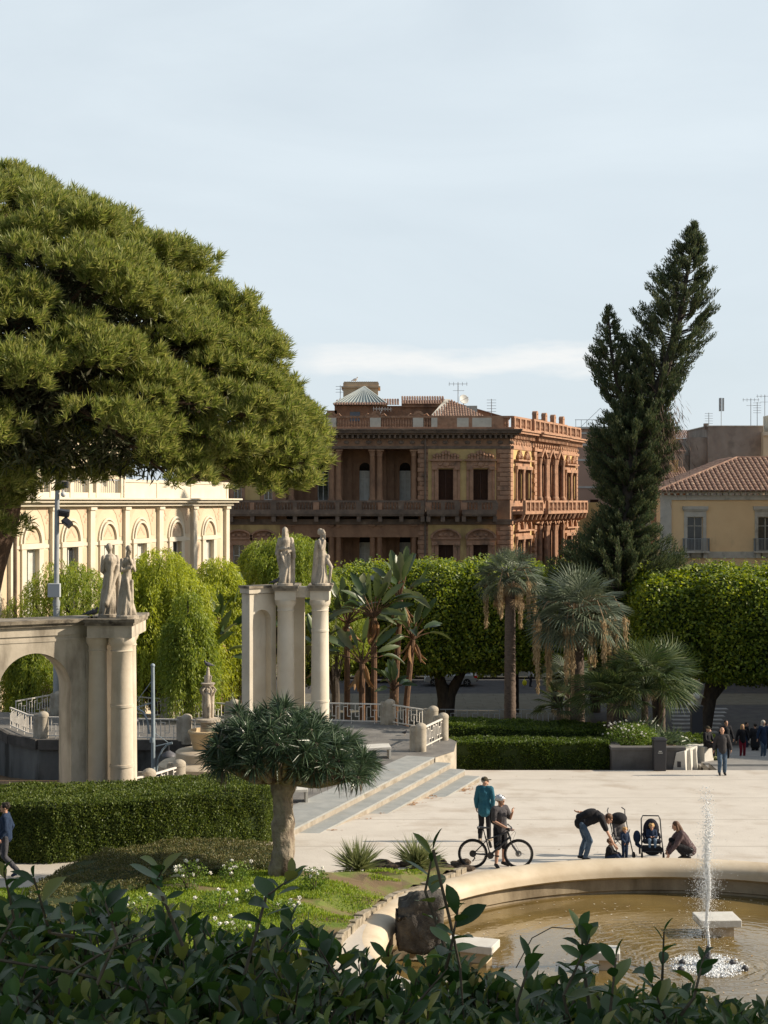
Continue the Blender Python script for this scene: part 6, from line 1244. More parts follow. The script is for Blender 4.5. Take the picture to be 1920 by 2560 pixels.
# ---- stone posts and white railings ----
def post(px, Y, label, h=.98, base=TZ, w_=.40):
    e = empty('stone_post', (gx(px, Y), Y, base), R(-20), label, 'post', 'round topped stone posts of the terrace railing'); b = MB()
    b.tube([(0,0,-.1),(0,0,h-.12)], [w_*.5]*2, 20, sq=1); b.lathe([(w_*.53,h-.14),(w_*.53,h-.06),(w_*.44,h),(w_*.25,h+.05),(.001,h+.07)], (0,0,0), 20, cap=False); b.build('shaft', m_post, e, smooth=True)
    b = MB(); b.box(-w_*.75, 0, -w_*.3, w_*.3, 0, h-.12); b.lathe([(w_*.32,0),(w_*.32,h-.12),(w_*.2,h-.06),(.001,h-.05)], (-w_*.75,0,0), 14, cap=False); b.build('wing', m_post, e, smooth=True); return Vector((gx(px, Y), Y, base))
def railing(pts, label, h=.82, z0=TZ):
    e = empty('railing', pts[0], 0, label, 'railing', 'white iron railings around the terrace'); o = Vector(pts[0]); b = MB()
    for a, c in zip(pts[:-1], pts[1:]):
        a, c = Vector(a)-o, Vector(c)-o; L_ = (c-a).length; d = (c-a)/L_; n = max(2, int(L_/.16)); s_ = L_/n
        b.bar(a+Vector((0,0,h)), c+Vector((0,0,h)), .07, .05); b.bar(a+Vector((0,0,.12)), c+Vector((0,0,.12)), .04)
        pat = (0, 1, 2, 3, 2, 1)
        for i in range(n+1):
            p = a+d*s_*i; k = pat[i % 6]; z_ = Vector((0,0,1)); lo, hi = ((.12, h), (.12, h-.12), (.30, h), (.0, h-.25))[k]; b.bar(p+z_*lo, p+z_*hi, .028, .028, up=tuple(d))
            if k == 1 and i < n: b.bar(p+z_*(h-.12), p+d*s_+z_*(h-.12), .028)
            if k == 2 and i < n: b.bar(p+z_*.30, p+d*s_*(1 if i+1 <= n else 0)+z_*.30, .028)
            if k == 3: b.bar(p-d*s_*.5+z_*(h-.25), p+d*s_*.5+z_*(h-.25), .028)
    b.build('bars', m_white, e); return e
PP = {}
for k, (px, Y, lab) in {'a': (448, 48.2, 'stone post with domed top nearest the bowl fountain, just above the hedge'), 'b': (373, 46.6, 'second stone post above the hedge, right of the arch monument'), 'c': (467, 58.6, 'stone post on the dark ledge between lamp post and statue fountain'), 'd': (108, 59.3, 'stone post framed by the arch opening'), 'e': (425, 64.6, 'stone post farther back behind the grey lamp post'), 'f': (586, 63.0, 'stone post peeping over the left side of the dragon tree'), 'g': (975, 63.0, 'stone post with a big leaved plant behind it'), 'h': (1083, 60.9, 'stone post behind the two posts at the top of the steps'), 'i': (1108, 58.9, 'tall stone post at the curved right end of the terrace'), 'j': (1052, 56.2, 'thick stone post at the top of the steps'), 'k': (148, 65.8, 'faint stone post behind the tall mast, seen through the arch')}.items(): PP[k] = post(px, Y, lab)
V3 = lambda x, y: Vector((x, y, TZ))
railing([PP['a'], PP['b']], 'short white railing between the two posts above the hedge')
railing([PP['b'], V3(-8.0, 45.6)], 'white railing end left of the two posts above the hedge')
railing([PP['c'], V3(-10.2, 58.9), PP['d']], 'long white railing on the dark ledge behind the lamp post')
railing([PP['d'], V3(gx(70,59.9), 59.9), V3(gx(26,62), 62)], 'white railing corner seen through the arch')
railing([PP['c'], V3(-6.4, 58.3), V3(-5.6, 55)], 'white railing running behind the statue fountain')
railing([PP['k'], V3(-11.4, 66.0), PP['e']], 'distant white railing between arch and lamp post')
railing([PP['e'], PP['f']], 'distant white railing behind the statue fountain')
railing([PP['f'], V3(gx(735,63.6), 63.6)], 'white railing hidden behind the dragon tree crown')
railing([V3(gx(735,63.6), 63.6), PP['g']], 'white railing between the right column and the plant post')
railing([PP['g'], PP['h']], 'white railing left of the stair head posts')
railing([PP['i'], PP['j']], 'short bright railing between the two posts at the steps')
railing([V3(gx(40,64),64), V3(gx(125,66),66)], 'faint white railing farthest back in the arch opening')
e = empty('iron_fence', (gx(1100,99.5), 99.5, -5.8), 0, 'thin grey garden fence in the shade behind the two hedges', 'fence'); b = MB(); o = Vector(e.location); x = 0; Lf = gx(1470, 99.5)-gx(1100, 99.5); z0_ = .35
b.bar((0,0,z0_+1.05),(Lf,0,z0_+1.05),.05); b.bar((0,0,z0_),(Lf,0,z0_),.05); k = 0
while x < Lf: b.bar((x,0,0 if k % 3 == 0 else z0_),(x,0,z0_+1.05 if k % 2 else z0_+.8),.045); k % 2 or b.bar((x,0,z0_+.8),(x+.35,0,z0_+.8),.04); x += .35; k += 1
b.build('bars', m_greyiron, e)
# ---- lamps ----
e = empty('lamp_mast', (gx(141,66), 66, TZ), 0, 'tall grey mast with floodlights, camera dome and a junction box', 'lamp post'); zt = gz(1168,66)-TZ; zj = gz(1500,66)-TZ
b = MB(); b.tube([(0,0,0),(0,0,zj)], .14, 14); b.tube([(0,0,zj),(.02,0,zt*.8),(.06,0,zt)], [.115,.105,.095], 14); b.lathe([(.16,zj-.25),(.16,zj-.05)], (0,0,0), 14); b.lathe([(.22,0),(.22,.05)], (0,0,0), 14); b.build('pole', m_greyiron, e, smooth=True)
b = MB(); b.box(-.3, .22, -.36, -.12, gz(1492,66)-TZ, gz(1458,66)-TZ); b.build('junction_box', mat('grey_box', (.42,.44,.45), rough=.5), e, bevel=.02)
for x, z_, rx_, ry_ in ((.35, gz(1283,66)-TZ, 20, 10), (.48, gz(1306,66)-TZ, -30, 40), (.30, gz(1212,66)-TZ, 0, 0)):
    b = MB(Matrix.Translation((x,-.1,z_)) @ Matrix.Rotation(R(rx_), 4, 'X') @ Matrix.Rotation(R(ry_), 4, 'Y')); b.box(-.22, .22, -.1, .14, -.14, .14); b.box(-.18, .18, -.13, -.1, -.1, .1); f_ = b.build('floodlight', m_iron, e, bevel=.02); b = MB(); b.bar((.05,0,z_-.05),(x,-.05,z_-.05),.05); b.build('bracket', m_iron, e)
b = MB(); zc = gz(1236,66)-TZ; b.tube([(0,-.05,zc+.35),(.3,-.1,zc+.3),(.32,-.1,zc+.1)], .03, 6); b.ball((.32,-.1,zc), .12, 12, 8); b.build('camera_dome', m_whf, e, smooth=True)
b = MB(); b.lathe([(.13,zt-.9),(.15,zt-.7),(.15,zt-.2),(.1,zt-.15)], (.18,-.1,0), 10); b.box(.0,.6,-.18,.0,zt-.1,zt-.02); b.tube([(.3,-.1,zt-.1),(.42,-.1,zt+.1)], .05, 6); b.build('sensor_head', m_iron, e)
LY = 52.0; e = empty('street_lamp', (gx(381,LY), LY, -4.2), 0, 'slim blue grey lamp post with curved brackets and a hanging lamp shade', 'lamp post'); lv = lambda px, py, dy=0: Vector((gx(px,LY)-e.location.x, dy, gz(py,LY)+4.2))
b = MB(); b.tube([(0,0,0),lv(384,1960),lv(383,1850),lv(382,1668)], [.085,.08,.072,.058], 14); b.ball(lv(382,1664), .075, 12, 8); b.lathe([(.095,lv(0,1850).z-.08),(.095,lv(0,1850).z+.08)], (0,0,0), 14); m_lb = mat('blue_grey_paint', (.27,.33,.37), (.22,.27,.3), scale=4, rough=.45, spec=.5); b.build('pole', m_lb, e, smooth=True)
b = MB(); b.tube([lv(391,1935),lv(395,1900),lv(406,1875),lv(418,1862),lv(431,1858)], .035, 8); b.tube([lv(388,1866),lv(431,1856)], .025, 6); b.tube([lv(386,1832),lv(420,1856)], .012, 5); b.tube([lv(373,1835),lv(368,1800),lv(358,1780),lv(341,1770)], .035, 8); b.tube([lv(379,1757),lv(341,1769)], .025, 6); b.tube([lv(379,1703),lv(343,1752)], .012, 5); b.build('bracket', m_lb, e, smooth=True)
for px, py in ((422, 1888), (330, 1800)):
    c = lv(px, py); b = MB(); b.tube([lv(px,py-28)+Vector((0,0,0)), c+Vector((0,0,.12))], .014, 6); b.lathe([(.04,.16),(.10,.12),(.22,.05),(.25,-.02),(.235,-.02),(.001,.02)], c, 20, cap=False); b.build('lamp_shade', mat('lamp_shade_metal', (.10,.10,.11), rough=.5), e, smooth=True)
e = empty('globe_lamp', at(1737, 1850, 84), 0, 'small globe street lamp in the dark street near the crossing', 'lamp post'); b = MB(); zt = gz(1745,84)-e.location.z; b.tube([(0,0,-1.2),(0,0,zt)], [.08,.05], 8); b.build('pole', m_iron, e)
for x in (-.22, .08): b = MB(); b.ball((x,0,zt+.1-.5*(x<0)), .21, 14, 9); b.build('globe', m_lightst, e, smooth=True)
e = empty('information_pillar', at(1741, 1850, 82), 0, 'dark square pillar standing in front of the zebra crossing', 'pillar'); b = MB(); b.box(-.3,.3,-.2,.2,-1.2,gz(1768,82)-e.location.z); b.build('body', m_iron, e, bevel=.03); b = MB(); b.box(-.34,.34,-.24,.24,gz(1768,82)-e.location.z,gz(1764,82)-e.location.z); b.build('cap', m_iron, e)
# ---- statue fountain with bowl ----
fb = onz(520, 1985, TZ); fo = empty('bowl_fountain', (gx(520,50.2), 50.2, TZ), 0, 'round stone fountain with a stepped base, bowl and small figure column', 'fountain'); q5 = lambda py: gz(py, 50.2)-TZ
b = MB(); b.lathe([(1.55,-.1),(1.55,.35),(1.60,.40),(1.60,.58),(1.5,.66),(1.05,.70),(1.05,.98),(1.0,1.02),(.6,1.04)], (0,0,0), 40); b.build('base', m_beige, fo, smooth=True)
b = MB(); z_ = 1.04; b.lathe([(.40,z_),(.44,z_+.04),(.52,z_+.35),(.56,z_+.52),(.60,z_+.55),(.60,z_+.62),(.55,z_+.64),(.50,z_+.58),(.42,z_+.40),(.001,z_+.36)], (-.05,0,0), 32, cap=False); b.build('bowl', mat('ochre_bowl_stone', (.55,.42,.25), (.46,.34,.2), scale=3, rough=.8, bump=.3), fo, smooth=True)
zc = q5(1795)+.0; b = MB(); b.lathe([(.26,z_+.3),(.24,z_+.9),(.34,z_+1.0),(.36,zc-.12),(.42,zc-.1),(.42,zc-.02),(.30,zc),(.1,zc+.02)], (0,0,0), 20); b.build('shaft', m_stat, fo, smooth=True)
parts = [C_((0,0,zc),(0,0,zc+.95),.09,.08)]
for k in range(3):
    a = k*2.094-1.57; cx, cy = .13*math.cos(a), .13*math.sin(a); t = Vector((-math.sin(a), math.cos(a), 0)); c = Vector((cx, cy, zc))
    parts += [C_(c+t*.05, c+t*.05+Vector((0,0,.45)), .05, .065), C_(c-t*.05, c-t*.05+Vector((0,0,.45)), .05, .065), C_(c+Vector((0,0,.42)), c+Vector((0,0,.78)), .085, .10), E_l(tuple(c*1+Vector((cx*.25,cy*.25,.93))), (.06,.065,.075)), C_(c+t*.11+Vector((0,0,.76)), c+t*.15+Vector((cx*.6,cy*.6,.92)), .035, .03), C_(c+t*.15+Vector((cx*.6,cy*.6,.92)), c+t*.04+Vector((0,0,1.06)), .03, .026), C_(c-t*.11+Vector((0,0,.76)), c-t*.15+Vector((cx*.6,cy*.6,.92)), .035, .03), C_(c-t*.15+Vector((cx*.6,cy*.6,.92)), c-t*.04+Vector((0,0,1.06)), .03, .026)]
blob('carrying_figures', parts, m_stat, fo, .014, smooth=1)
b = MB(); b.lathe([(.12,zc+1.0),(.22,zc+1.1),(.24,zc+1.14),(.20,zc+1.15),(.05,zc+1.16)], (0,0,0), 18); b.build('dish', m_stat, fo, smooth=True)
blob('finial_figure', [C_((0,0,zc+1.1),(0,0,zc+1.38),.12,.08), C_((0,0,zc+1.35),(0,0,zc+1.55),.08,.05), E_l((0,0,zc+1.60),(.05,.055,.06)), C_((.06,-.05,zc+1.15),(.1,-.02,zc+1.35),.05,.04), C_((-.06,-.05,zc+1.15),(-.1,0,zc+1.35),.05,.04)], m_stat, fo, .014, smooth=1)
bird('pigeon', Vector(fo.location)+Vector((0,0,zc+1.60)), R(-60), 'blue grey pigeon perched on top of the small figure fountain', m_pig, 1.1)
# ---- wedge benches on the terrace, planter, bin and seats by the stairs ----
def bench(px, py, label, L_=2.4, rz=R(8)):
    p = onz(px, py, TZ); e = empty('stone_bench', p, rz, label, 'bench', 'sloping slab benches on the terrace'); b = MB(); b.add([(-L_,0,.34),(0,0,.42),(0,.62,.46),(-L_,.62,.38),(-L_,0,.26),(0,0,.33),(0,.62,.37),(-L_,.62,.29)], [(0,1,2,3),(7,6,5,4),(0,4,5,1),(1,5,6,2),(2,6,7,3),(3,7,4,0)]); b.build('seat', m_slab, e, bevel=.01)
    b = MB(); b.box(-.07, 0, .02, .6, -.02, .34); b.build('end_slab', m_slab, e); b = MB(); b.box(-L_, -L_+.07, .02, .6, -.02, .27); b.build('end_slab', m_slab, e); b = MB(); b.box(-L_+.2, -.5, .25, .5, -.02, .27); b.build('plinth', m_iron, e)  # dark box put under the seat for the shaded void there
bench(770, 2008, 'pale slab bench right behind the dragon tree trunk'); bench(978, 1897, 'pale slab bench on the terrace close to the stair top')
m_grb = mat('planter_basalt', (.13,.125,.12), (.09,.085,.08), scale=2, rough=.85, bump=.2)
e = empty('planter_wall', (gx(1530,58.4), 58.4, -1.12), 0, 'long low grey stone planter below the white flowering shrub', 'planter'); L_ = gx(1712,58.4)-gx(1530,58.4); hh_ = gz(1868,58.4)+1.12
b = MB(); b.box(0,L_,0,.35,-.1,hh_-.12); b.box(0,.35,.35,2.5,-.1,hh_-.12); b.build('wall', m_grb, e); b = MB(); b.box(-.04,L_+.04,-.04,.4,hh_-.12,hh_); b.box(-.04,.4,.4,2.55,hh_-.12,hh_); b.build('coping', m_grb, e, bevel=.01); b = MB(); b.box(.35,L_,.35,2.4,-.1,hh_-.2); b.build('soil_fill', m_soil, e)
e = empty('litter_bin', (gx(1648,57.9), 57.9, -1.10), 0, 'tall dark grey litter bin in front of the planter', 'bin'); hb = gz(1846,57.9)+1.10; b = MB(); b.add([(x*w_,y*w_,z_) for z_, w_ in ((0,.22),(hb-.06,.235)) for x, y in ((-1,-1),(1,-1),(1,1),(-1,1))], [(3,2,1,0),(4,5,6,7),(0,1,5,4),(1,2,6,5),(2,3,7,6),(3,0,4,7)]); b.build('body', m_iron, e, bevel=.02); b = MB(); b.box(-.26,.26,-.26,.26,hb-.06,hb); b.box(-.2,.2,-.2,.2,hb,hb+.03); b.build('lid', m_iron, e, bevel=.015); b = MB(); b.box(-.06,.06,-.245,-.237,hb*.62,hb*.64); b.box(-.09,.09,-.245,-.237,hb*.57,hb*.585); b.build('label_plate', m_whf, e)
wl_ = empty('stair_wall', (gx(1712,59.2), 59.2, -1.15), 0, 'pale stone flank wall descending beside the stairs', 'wall'); b = MB(); b.add([(-.9,0,-3),(.0,0,-3),(2.6,7.2,-5),(1.7,7.2,-5),(-.9,0,.62),(.0,0,.62),(2.6,7.2,-.15),(1.7,7.2,-.15)], [(3,2,1,0),(4,5,6,7),(0,1,5,4),(1,2,6,5),(2,3,7,6),(3,0,4,7)]); b.build('wall', m_lightst, wl_)
for i in range(6):
    Y = 58.3+i*1.45; px = 1697+i*14.5; e = empty('stair_fin', (gx(px,Y), Y, -1.12-.19*i), R(-14), ['nearest','second','third','fourth','fifth','farthest'][i]+' pale wedge shaped stone fin stepping down beside the stairs', 'stone fin', 'wedge fins beside the stairs'); b = MB(); b.add([(-.28,0,-.3),(.28,0,-.3),(.28,.4,-.3),(-.28,.4,-.3),(-.10,0,.62),(.22,0,.70),(.22,.4,.70),(-.10,.4,.62)], [(3,2,1,0),(4,5,6,7),(0,1,5,4),(1,2,6,5),(2,3,7,6),(3,0,4,7)]); b.build('slab', m_lightst, e, bevel=.01); b = MB(); b.box(-.06,.08,-.006,0,.08,.3); b.build('recess_shade', m_iron, e)  # flat dark plate on the fin, shade of a hollow put into its colour
b = MB(); p = onz(728, 2208, .42); e = empty('white_box', onp(745, 2205, .2), 0, 'small pale flat cover lying in the grass beside the dragon tree', 'cover'); b = MB(); b.box(-.16,.16,-.15,.15,0,.07); b.build('lid', m_whf, e, bevel=.01); b = MB(); b.box(-.13,.13,-.12,.12,-.05,0); b.build('frame', m_greyiron, e)
# ---- water jet ----
wj = empty('water_jet', (JX, JY, WZ), 0, 'white fountain jet with spray rising from the pool', 'water jet'); m_wat = bpy.data.materials.new('spray_water'); m_wat.use_nodes = True; p = m_wat.node_tree.nodes['Principled BSDF']; p.inputs['Base Color'].default_value = (.9,.93,.95,1); p.inputs['Roughness'].default_value = .25; p.inputs['Transmission Weight'].default_value = .08; p.inputs['IOR'].default_value = 1.33
b = MB(); b.lathe([(.09,-.1),(.09,.16),(.06,.2),(.045,.36),(.035,.4)], (0,0,0), 12)
for x, y in ((-.50,.12),(.52,.1),(-.62,-.35),(.68,-.3)): b.lathe([(.07,-.05),(.07,.06),(.03,.1)], (x,y,0), 8)
b.build('nozzle', m_iron, wj, smooth=True)
def drops(name, P, s, mt=m_wat):
    tv = [(1,0,0),(-1,0,0),(0,1,0),(0,-1,0),(0,0,1),(0,0,-1)]; tf = [(0,2,4),(2,1,4),(1,3,4),(3,0,4),(2,0,5),(1,2,5),(3,1,5),(0,3,5)]; return scatter(name, tv, tf, P, unit(len(P)), unit(len(P)), s, mt, wj, True)
n = 5200; H_ = 3.65; t = rng.random(n); z_ = .3+(H_-.3)*t; q_ = z_/H_; w_ = .010+.012*q_+.10*np.clip(q_-.30, 0, 1)**1.6; keep = rng.random(n) < np.where(q_ < .5, 1, .85-.75*(q_-.5)/.5); P = np.stack([rng.normal(size=n)*w_, rng.normal(size=n)*w_, z_], 1)[keep]; P[:,0] += .02*np.sin(P[:,2]*5); nk = len(P); drops('column', P, np.stack([rng.uniform(.008,.021,nk), rng.uniform(.005,.013,nk), rng.uniform(.005,.013,nk)], 1))
n = 5200; zc_ = rng.normal(1.75, .55, n); rad = np.abs(rng.normal(size=n))*(.17-.03*np.abs(zc_-1.6)); a = rng.uniform(0, 6.28, n); P = np.stack([rad*np.cos(a)-.05, rad*np.sin(a), np.clip(zc_, .05, 3.4)], 1); drops('spray', P, rng.uniform(.0025, .0095, n))
n = 900; rad = .1+.5*rng.random(n); a = rng.uniform(0, 6.28, n); P = np.stack([rad*np.cos(a), rad*np.sin(a), rng.uniform(.03, 1.3, n)], 1); drops('falling_drops', P, rng.uniform(.0025, .007, n))
n = 9000; rad = .80*rng.random(n)**.6; a = rng.uniform(0, 6.28, n); arm = .5+.5*np.cos(a*5+1); P = np.stack([rad*np.cos(a), rad*np.sin(a), .004+.03*rng.random(n)**4], 1); kf = rng.random(n) < (.35+.65*arm)*(1.1-rad); P = P[kf]; m_ = len(P); drops('foam', P, np.stack([rng.uniform(.008,.030,m_), rng.uniform(.008,.030,m_), rng.uniform(.003,.007,m_)], 1))
# ================= people =================
m_skin = mat('skin', (.50,.29,.20), (.44,.25,.17), scale=20, rough=.55); 
def cl(name, c, c2=None): return mat('cloth_'+name, c, c2 or tuple(x*.75 for x in c), scale=9, rough=.9, bump=.5, bscale=40)
m_black = cl('black', (.016,.016,.019)); m_navy = cl('navy', (.018,.035,.075)); m_teal = cl('teal', (.025,.12,.17)); m_jean = cl('denim', (.035,.065,.11), (.09,.13,.18)); m_greyc = cl('grey', (.075,.07,.075)); m_charc = cl('charcoal', (.04,.038,.04)); m_red = cl('red', (.22,.015,.03)); m_pat = cl('patterned', (.05,.03,.035), (.14,.10,.10)); m_blue = cl('pale_blue', (.16,.24,.34)); m_cream = cl('cream', (.6,.55,.47)); m_redc = cl('bright_red', (.45,.03,.02))
m_hairb = mat('brown_hair', (.07,.035,.018), (.12,.06,.03), scale=60, rough=.6); m_haird = mat('dark_hair', (.02,.014,.01), rough=.6); m_hairl = mat('blond_hair', (.38,.22,.09), (.5,.32,.14), scale=60, rough=.6); m_hairg = mat('grey_hair', (.3,.28,.26), rough=.7); m_shoe = mat('black_shoe', (.015,.014,.014), rough=.5); m_shw = mat('white_sole', (.6,.6,.57), rough=.6); m_olive = cl('olive', (.06,.05,.03))
STD = dict(hip=.09, pel=(0,0,.96), ch=(0,0,1.30), nk=(0,-.005,1.47), hd=(0,-.02,1.63), sl=(-.18,0,1.42), sr=(.18,0,1.42), el=(-.23,.03,1.14), er=(.23,.03,1.14), wl=(-.24,-.03,.90), wr=(.24,-.03,.90), hl=(-.09,0,.92), hr=(.09,0,.92), kl=(-.10,-.02,.50), kr=(.10,-.02,.50), al=(-.10,.02,.09), ar=(.10,.02,.09), tl=(-.12,-.13,.03), tr=(.12,-.13,.03), turn=0, tilt=0, handl=(0,0,-1), handr=(0,0,-1), thl=(0,-1,0), thr=(0,-1,0))
def lerp3(a, b, t): return tuple(x+(y-x)*t for x, y in zip(a, b))
def person(loc, rz, label, pose=None, top=('long', m_black), bot=('long', m_jean), shoe=m_shoe, hair=(m_haird, 'short'), H=1.75, vox=.0105, coat=0, hands=True, bulk=1.0, cat='person', grp=None, child=False, hat=None, collar=None):
    J = dict(STD); J.update(pose or {}); e = empty('person', loc, rz, label, cat, grp); s = H/1.75; e.scale = (s,)*3; hs = 1.35 if child else 1.0; k = bulk
    g = lambda n: J[n]
    V = lambda n: Vector(J[n])
    nb = [C_(g('pel'), lerp3(g('pel'), g('ch'), .5), .135*k, .115*k), C_(lerp3(g('pel'), g('ch'), .5), g('ch'), .115*k, .13*k), C_(lerp3(g('sl'), g('sr'), .12), lerp3(g('sl'), g('sr'), .88), .07, .07), C_(g('ch'), g('nk'), .09, .058), C_(g('nk'), g('hd'), .055, .052)]
    for a, b_, c, w_ in (('sl','el','wl','handl'), ('sr','er','wr','handr')): nb += [C_(g(a), g(b_), .050*k, .038*k), C_(g(b_), g(c), .038*k, .025)]
    for h_, kn, an, to in (('hl','kl','al','tl'), ('hr','kr','ar','tr')): nb += [C_(g(h_), g(kn), .082*k, .055*k), C_(g(kn), lerp3(g(kn), g(an), .35), .053*k, .052*k), C_(lerp3(g(kn), g(an), .35), g(an), .052*k, .036), C_(g(an), g(to), .038, .030)]
    nb += head(g('hd'), hs, J['tilt'], J['turn'])
    if hands: nb += hand(g('wl'), g('handl'), g('thl'), 1.0, .35, .0105)+hand(g('wr'), g('handr'), g('thr'), 1.0, .35, .0105)
    blob('body', nb, m_skin, e, vox, smooth=1)
    hm = Matrix.Translation(V('hd')) @ Matrix.Rotation(J['turn'], 4, 'Z') @ Matrix.Rotation(J['tilt'], 4, 'X'); hp_ = lambda x, y, z: tuple(hm @ Vector((x*hs, y*hs, z*hs)))
    b = MB()
    for x in (-.032, .032): b.ball(hp_(x, -.087, .008), .010*hs, 8, 6)
    b.build('eyes', m_shoe, e)
    r_ = .018
    # top garment
    if top:
        low_ = lerp3(g('pel'), g('ch'), -.15-.6*coat) if coat <= .5 else None
        P = [C_(lerp3(g('pel'), g('ch'), -.05), lerp3(g('pel'), g('ch'), .5), .150*k+r_, .135*k+r_), C_(lerp3(g('pel'), g('ch'), .5), g('ch'), .135*k+r_, .145*k+r_), C_(lerp3(g('sl'), g('sr'), .08), lerp3(g('sl'), g('sr'), .92), .078+r_, .078+r_), C_(g('ch'), lerp3(g('ch'), g('nk'), .85), .11, .075)]
        if coat: P += [C_(g('pel'), tuple(V('pel')+Vector((0,.0,-coat*.38))), .165*k+r_, .175*k+r_)]
        for a, b_, c in (('sl','el','wl'), ('sr','er','wr')):
            P += [C_(g(a), g(b_) if top[0] == 'long' else lerp3(g(a), g(b_), .8), .062*k+r_, .052*k+r_)]
            if top[0] == 'long': P += [C_(g(b_), lerp3(g(b_), g(c), .93), .050*k+r_, .034*k+r_)]
        blob('jacket' if top[0] == 'long' else 'shirt', P, top[1], e, vox*1.1, .009, 11, 1, seed=int(loc[0]*7) % 50)
    if bot:
        P = [C_(lerp3(g('pel'), g('ch'), .1), g('pel'), .140*k, .150*k)]
        for h_, kn, an in (('hl','kl','al'), ('hr','kr','ar')):
            if bot[0] == 'long': P += [C_(g(h_), g(kn), .092*k+.008, .066*k+.008), C_(g(kn), lerp3(g(kn), g(an), .93), .066*k+.008, .055*k+.004)]
            else: P += [C_(g(h_), lerp3(g(h_), g(kn), .97), .095*k+.012, .080*k+.012)]
        blob('trousers' if bot[0] == 'long' else 'shorts', P, bot[1], e, vox*1.1, .007, 12, 1, seed=3)
    if shoe:
        for an, to in (('al','tl'), ('ar','tr')): blob('shoe', [C_(tuple(V(an)+Vector((0,0,-.01))), g(to), .050, .040), C_(tuple(V(an)+(V(an)-V(to))*.25+Vector((0,0,-.045))), g(to), .038, .036)], shoe, e, vox, smooth=1)
    if hair:
        hmat, st = hair; P = [E_l(hp_(0,.022,.035), (.088*hs,.095*hs,.092*hs))]
        if st == 'long': P += [C_(hp_(0,.05,.0), hp_(0,.085,-.22), .085*hs, .07*hs), C_(hp_(.07,.02,.0), hp_(.085,.0,-.20), .035, .03), C_(hp_(-.07,.02,.0), hp_(-.085,.0,-.20), .035, .03)]
        if st == 'curly': P += [E_l(hp_(.07*math.cos(a), .03+.06*math.sin(a), .05+.03*math.sin(a*3)), (.045*hs,)*3) for a in np.linspace(0, 6.28, 9)]
        if st == 'bald': P = [E_l(hp_(0,.045,.0), (.084*hs,.07*hs,.07*hs))]
        if st == 'hood': P = [E_l(hp_(0,.03,.02), (.105,.115,.12)), C_(hp_(0,.05,-.03), hp_(0,.05,-.14), .09, .11)]
        h_ = blob('hair' if st != 'hood' else 'hood', P, hmat, e, vox*.9, .006 if st != 'hood' else 0, 26, 0)
    if hat == 'cap': blob('cap', [E_l(hp_(0,.012,.050), (.093,.108,.075)), E_l(hp_(0,-.12,.035), (.065,.075,.010))], m_olive, e, .009, smooth=1)
    if hat == 'helmet':
        blob('helmet', [E_l(hp_(0,.02,.058), (.100,.130,.090)), E_l(hp_(0,-.10,.055), (.06,.04,.012)), E_l(hp_(0,.09,.03), (.085,.05,.05))], mat('white_helmet', (.62,.65,.70), rough=.3), e, .009, smooth=1); b = MB()
        for x in (-.06, 0, .06):
            for y in (-.07, .02, .10): z_ = .062+.088*math.sqrt(max(0, 1-(x/.100)**2-((y-.02)/.130)**2)); b._ell(hp_(x, y, z_-.004), .013, .030, .008, 8, 5)
        b.build('helmet_vent', m_shoe, e); b = MB(); b.tube([hp_(.085,-.01,.0), hp_(.05,-.03,-.09), hp_(-.05,-.03,-.09), hp_(-.085,-.01,.0)], .006, 5); b.build('chin_strap', m_shoe, e)
    return e
def ground_y(px, py): return onp(px, py)
# man at the left edge, walking left
walkL = dict(kl=(-.10,-.20,.50), al=(-.10,-.30,.09), tl=(-.10,-.45,.05), kr=(.10,-.02,.49), ar=(.10,.30,.13), tr=(.10,.17,.03), el=(-.24,.12,1.15), wl=(-.24,.02,.92), er=(.23,.02,1.15), wr=(.2,-.12,.95))
person(onp(14,2190), R(-82), 'man in a navy jacket and grey trousers walking out at the left edge', walkL, ('long', m_navy), ('long', cl('grey_trouser', (.07,.07,.08))), m_navy, (m_haird, 'curly'), 1.76)
# capped man, seen from behind, head turned right
person(onp(1212,2103), R(160), 'man with a dark cap and loose teal jacket standing behind the bicycle', dict(turn=R(-62), wl=(-.22,.02,.90), el=(-.25,.06,1.15), kr=(.10,-.02,.5), ar=(.11,.10,.09), tr=(.13,-.04,.03), al=(-.10,-.05,.09), tl=(-.14,-.19,.03)), ('long', m_teal), ('long', m_black), cl('shoe_cream', (.4,.33,.25)), (m_hairg, 'short'), 1.75, coat=.3, bulk=1.02, hat='cap')
# cyclist
cy = onp(1250,2167); cyc = person(cy, R(38), 'man in white cycling helmet and shorts standing at the black bicycle, hand at his mouth', dict(turn=R(15), tilt=R(-4), el=(-.22,-.02,1.15), wl=(-.02,-.34,.98), handl=(.4,-.9,-.2), thl=(1,0,.3), er=(.30,-.04,1.16), wr=(.17,-.27,1.36), handr=(-.25,-.25,1), thr=(-1,-.3,0), al=(-.15,-.02,.09), tl=(-.20,-.16,.03), kl=(-.12,-.04,.5), ar=(.16,.05,.09), tr=(.2,-.08,.03), kr=(.12,-.02,.5)), ('short', m_greyc), ('short', m_black), m_shoe, (m_haird, 'short'), 1.76, hat='helmet', bulk=1.08)
bp_ = blob('backpack', [E_l((0,.20,1.24), (.15,.10,.24)), C_((-.12,.1,1.42),(-.13,-.1,1.35),.022,.022), C_((.12,.1,1.42),(.13,-.1,1.35),.022,.022)], m_black, None, .012); bp_.location = cyc.location; bp_.rotation_euler = cyc.rotation_euler; tag(bp_, 'black backpack worn by the helmeted cyclist', 'backpack')
b = MB(); b.tube([(-.055,-.295,.985),(-.015,-.365,.98)], .033, 10); b.build('wristwatch', m_shoe, cyc)
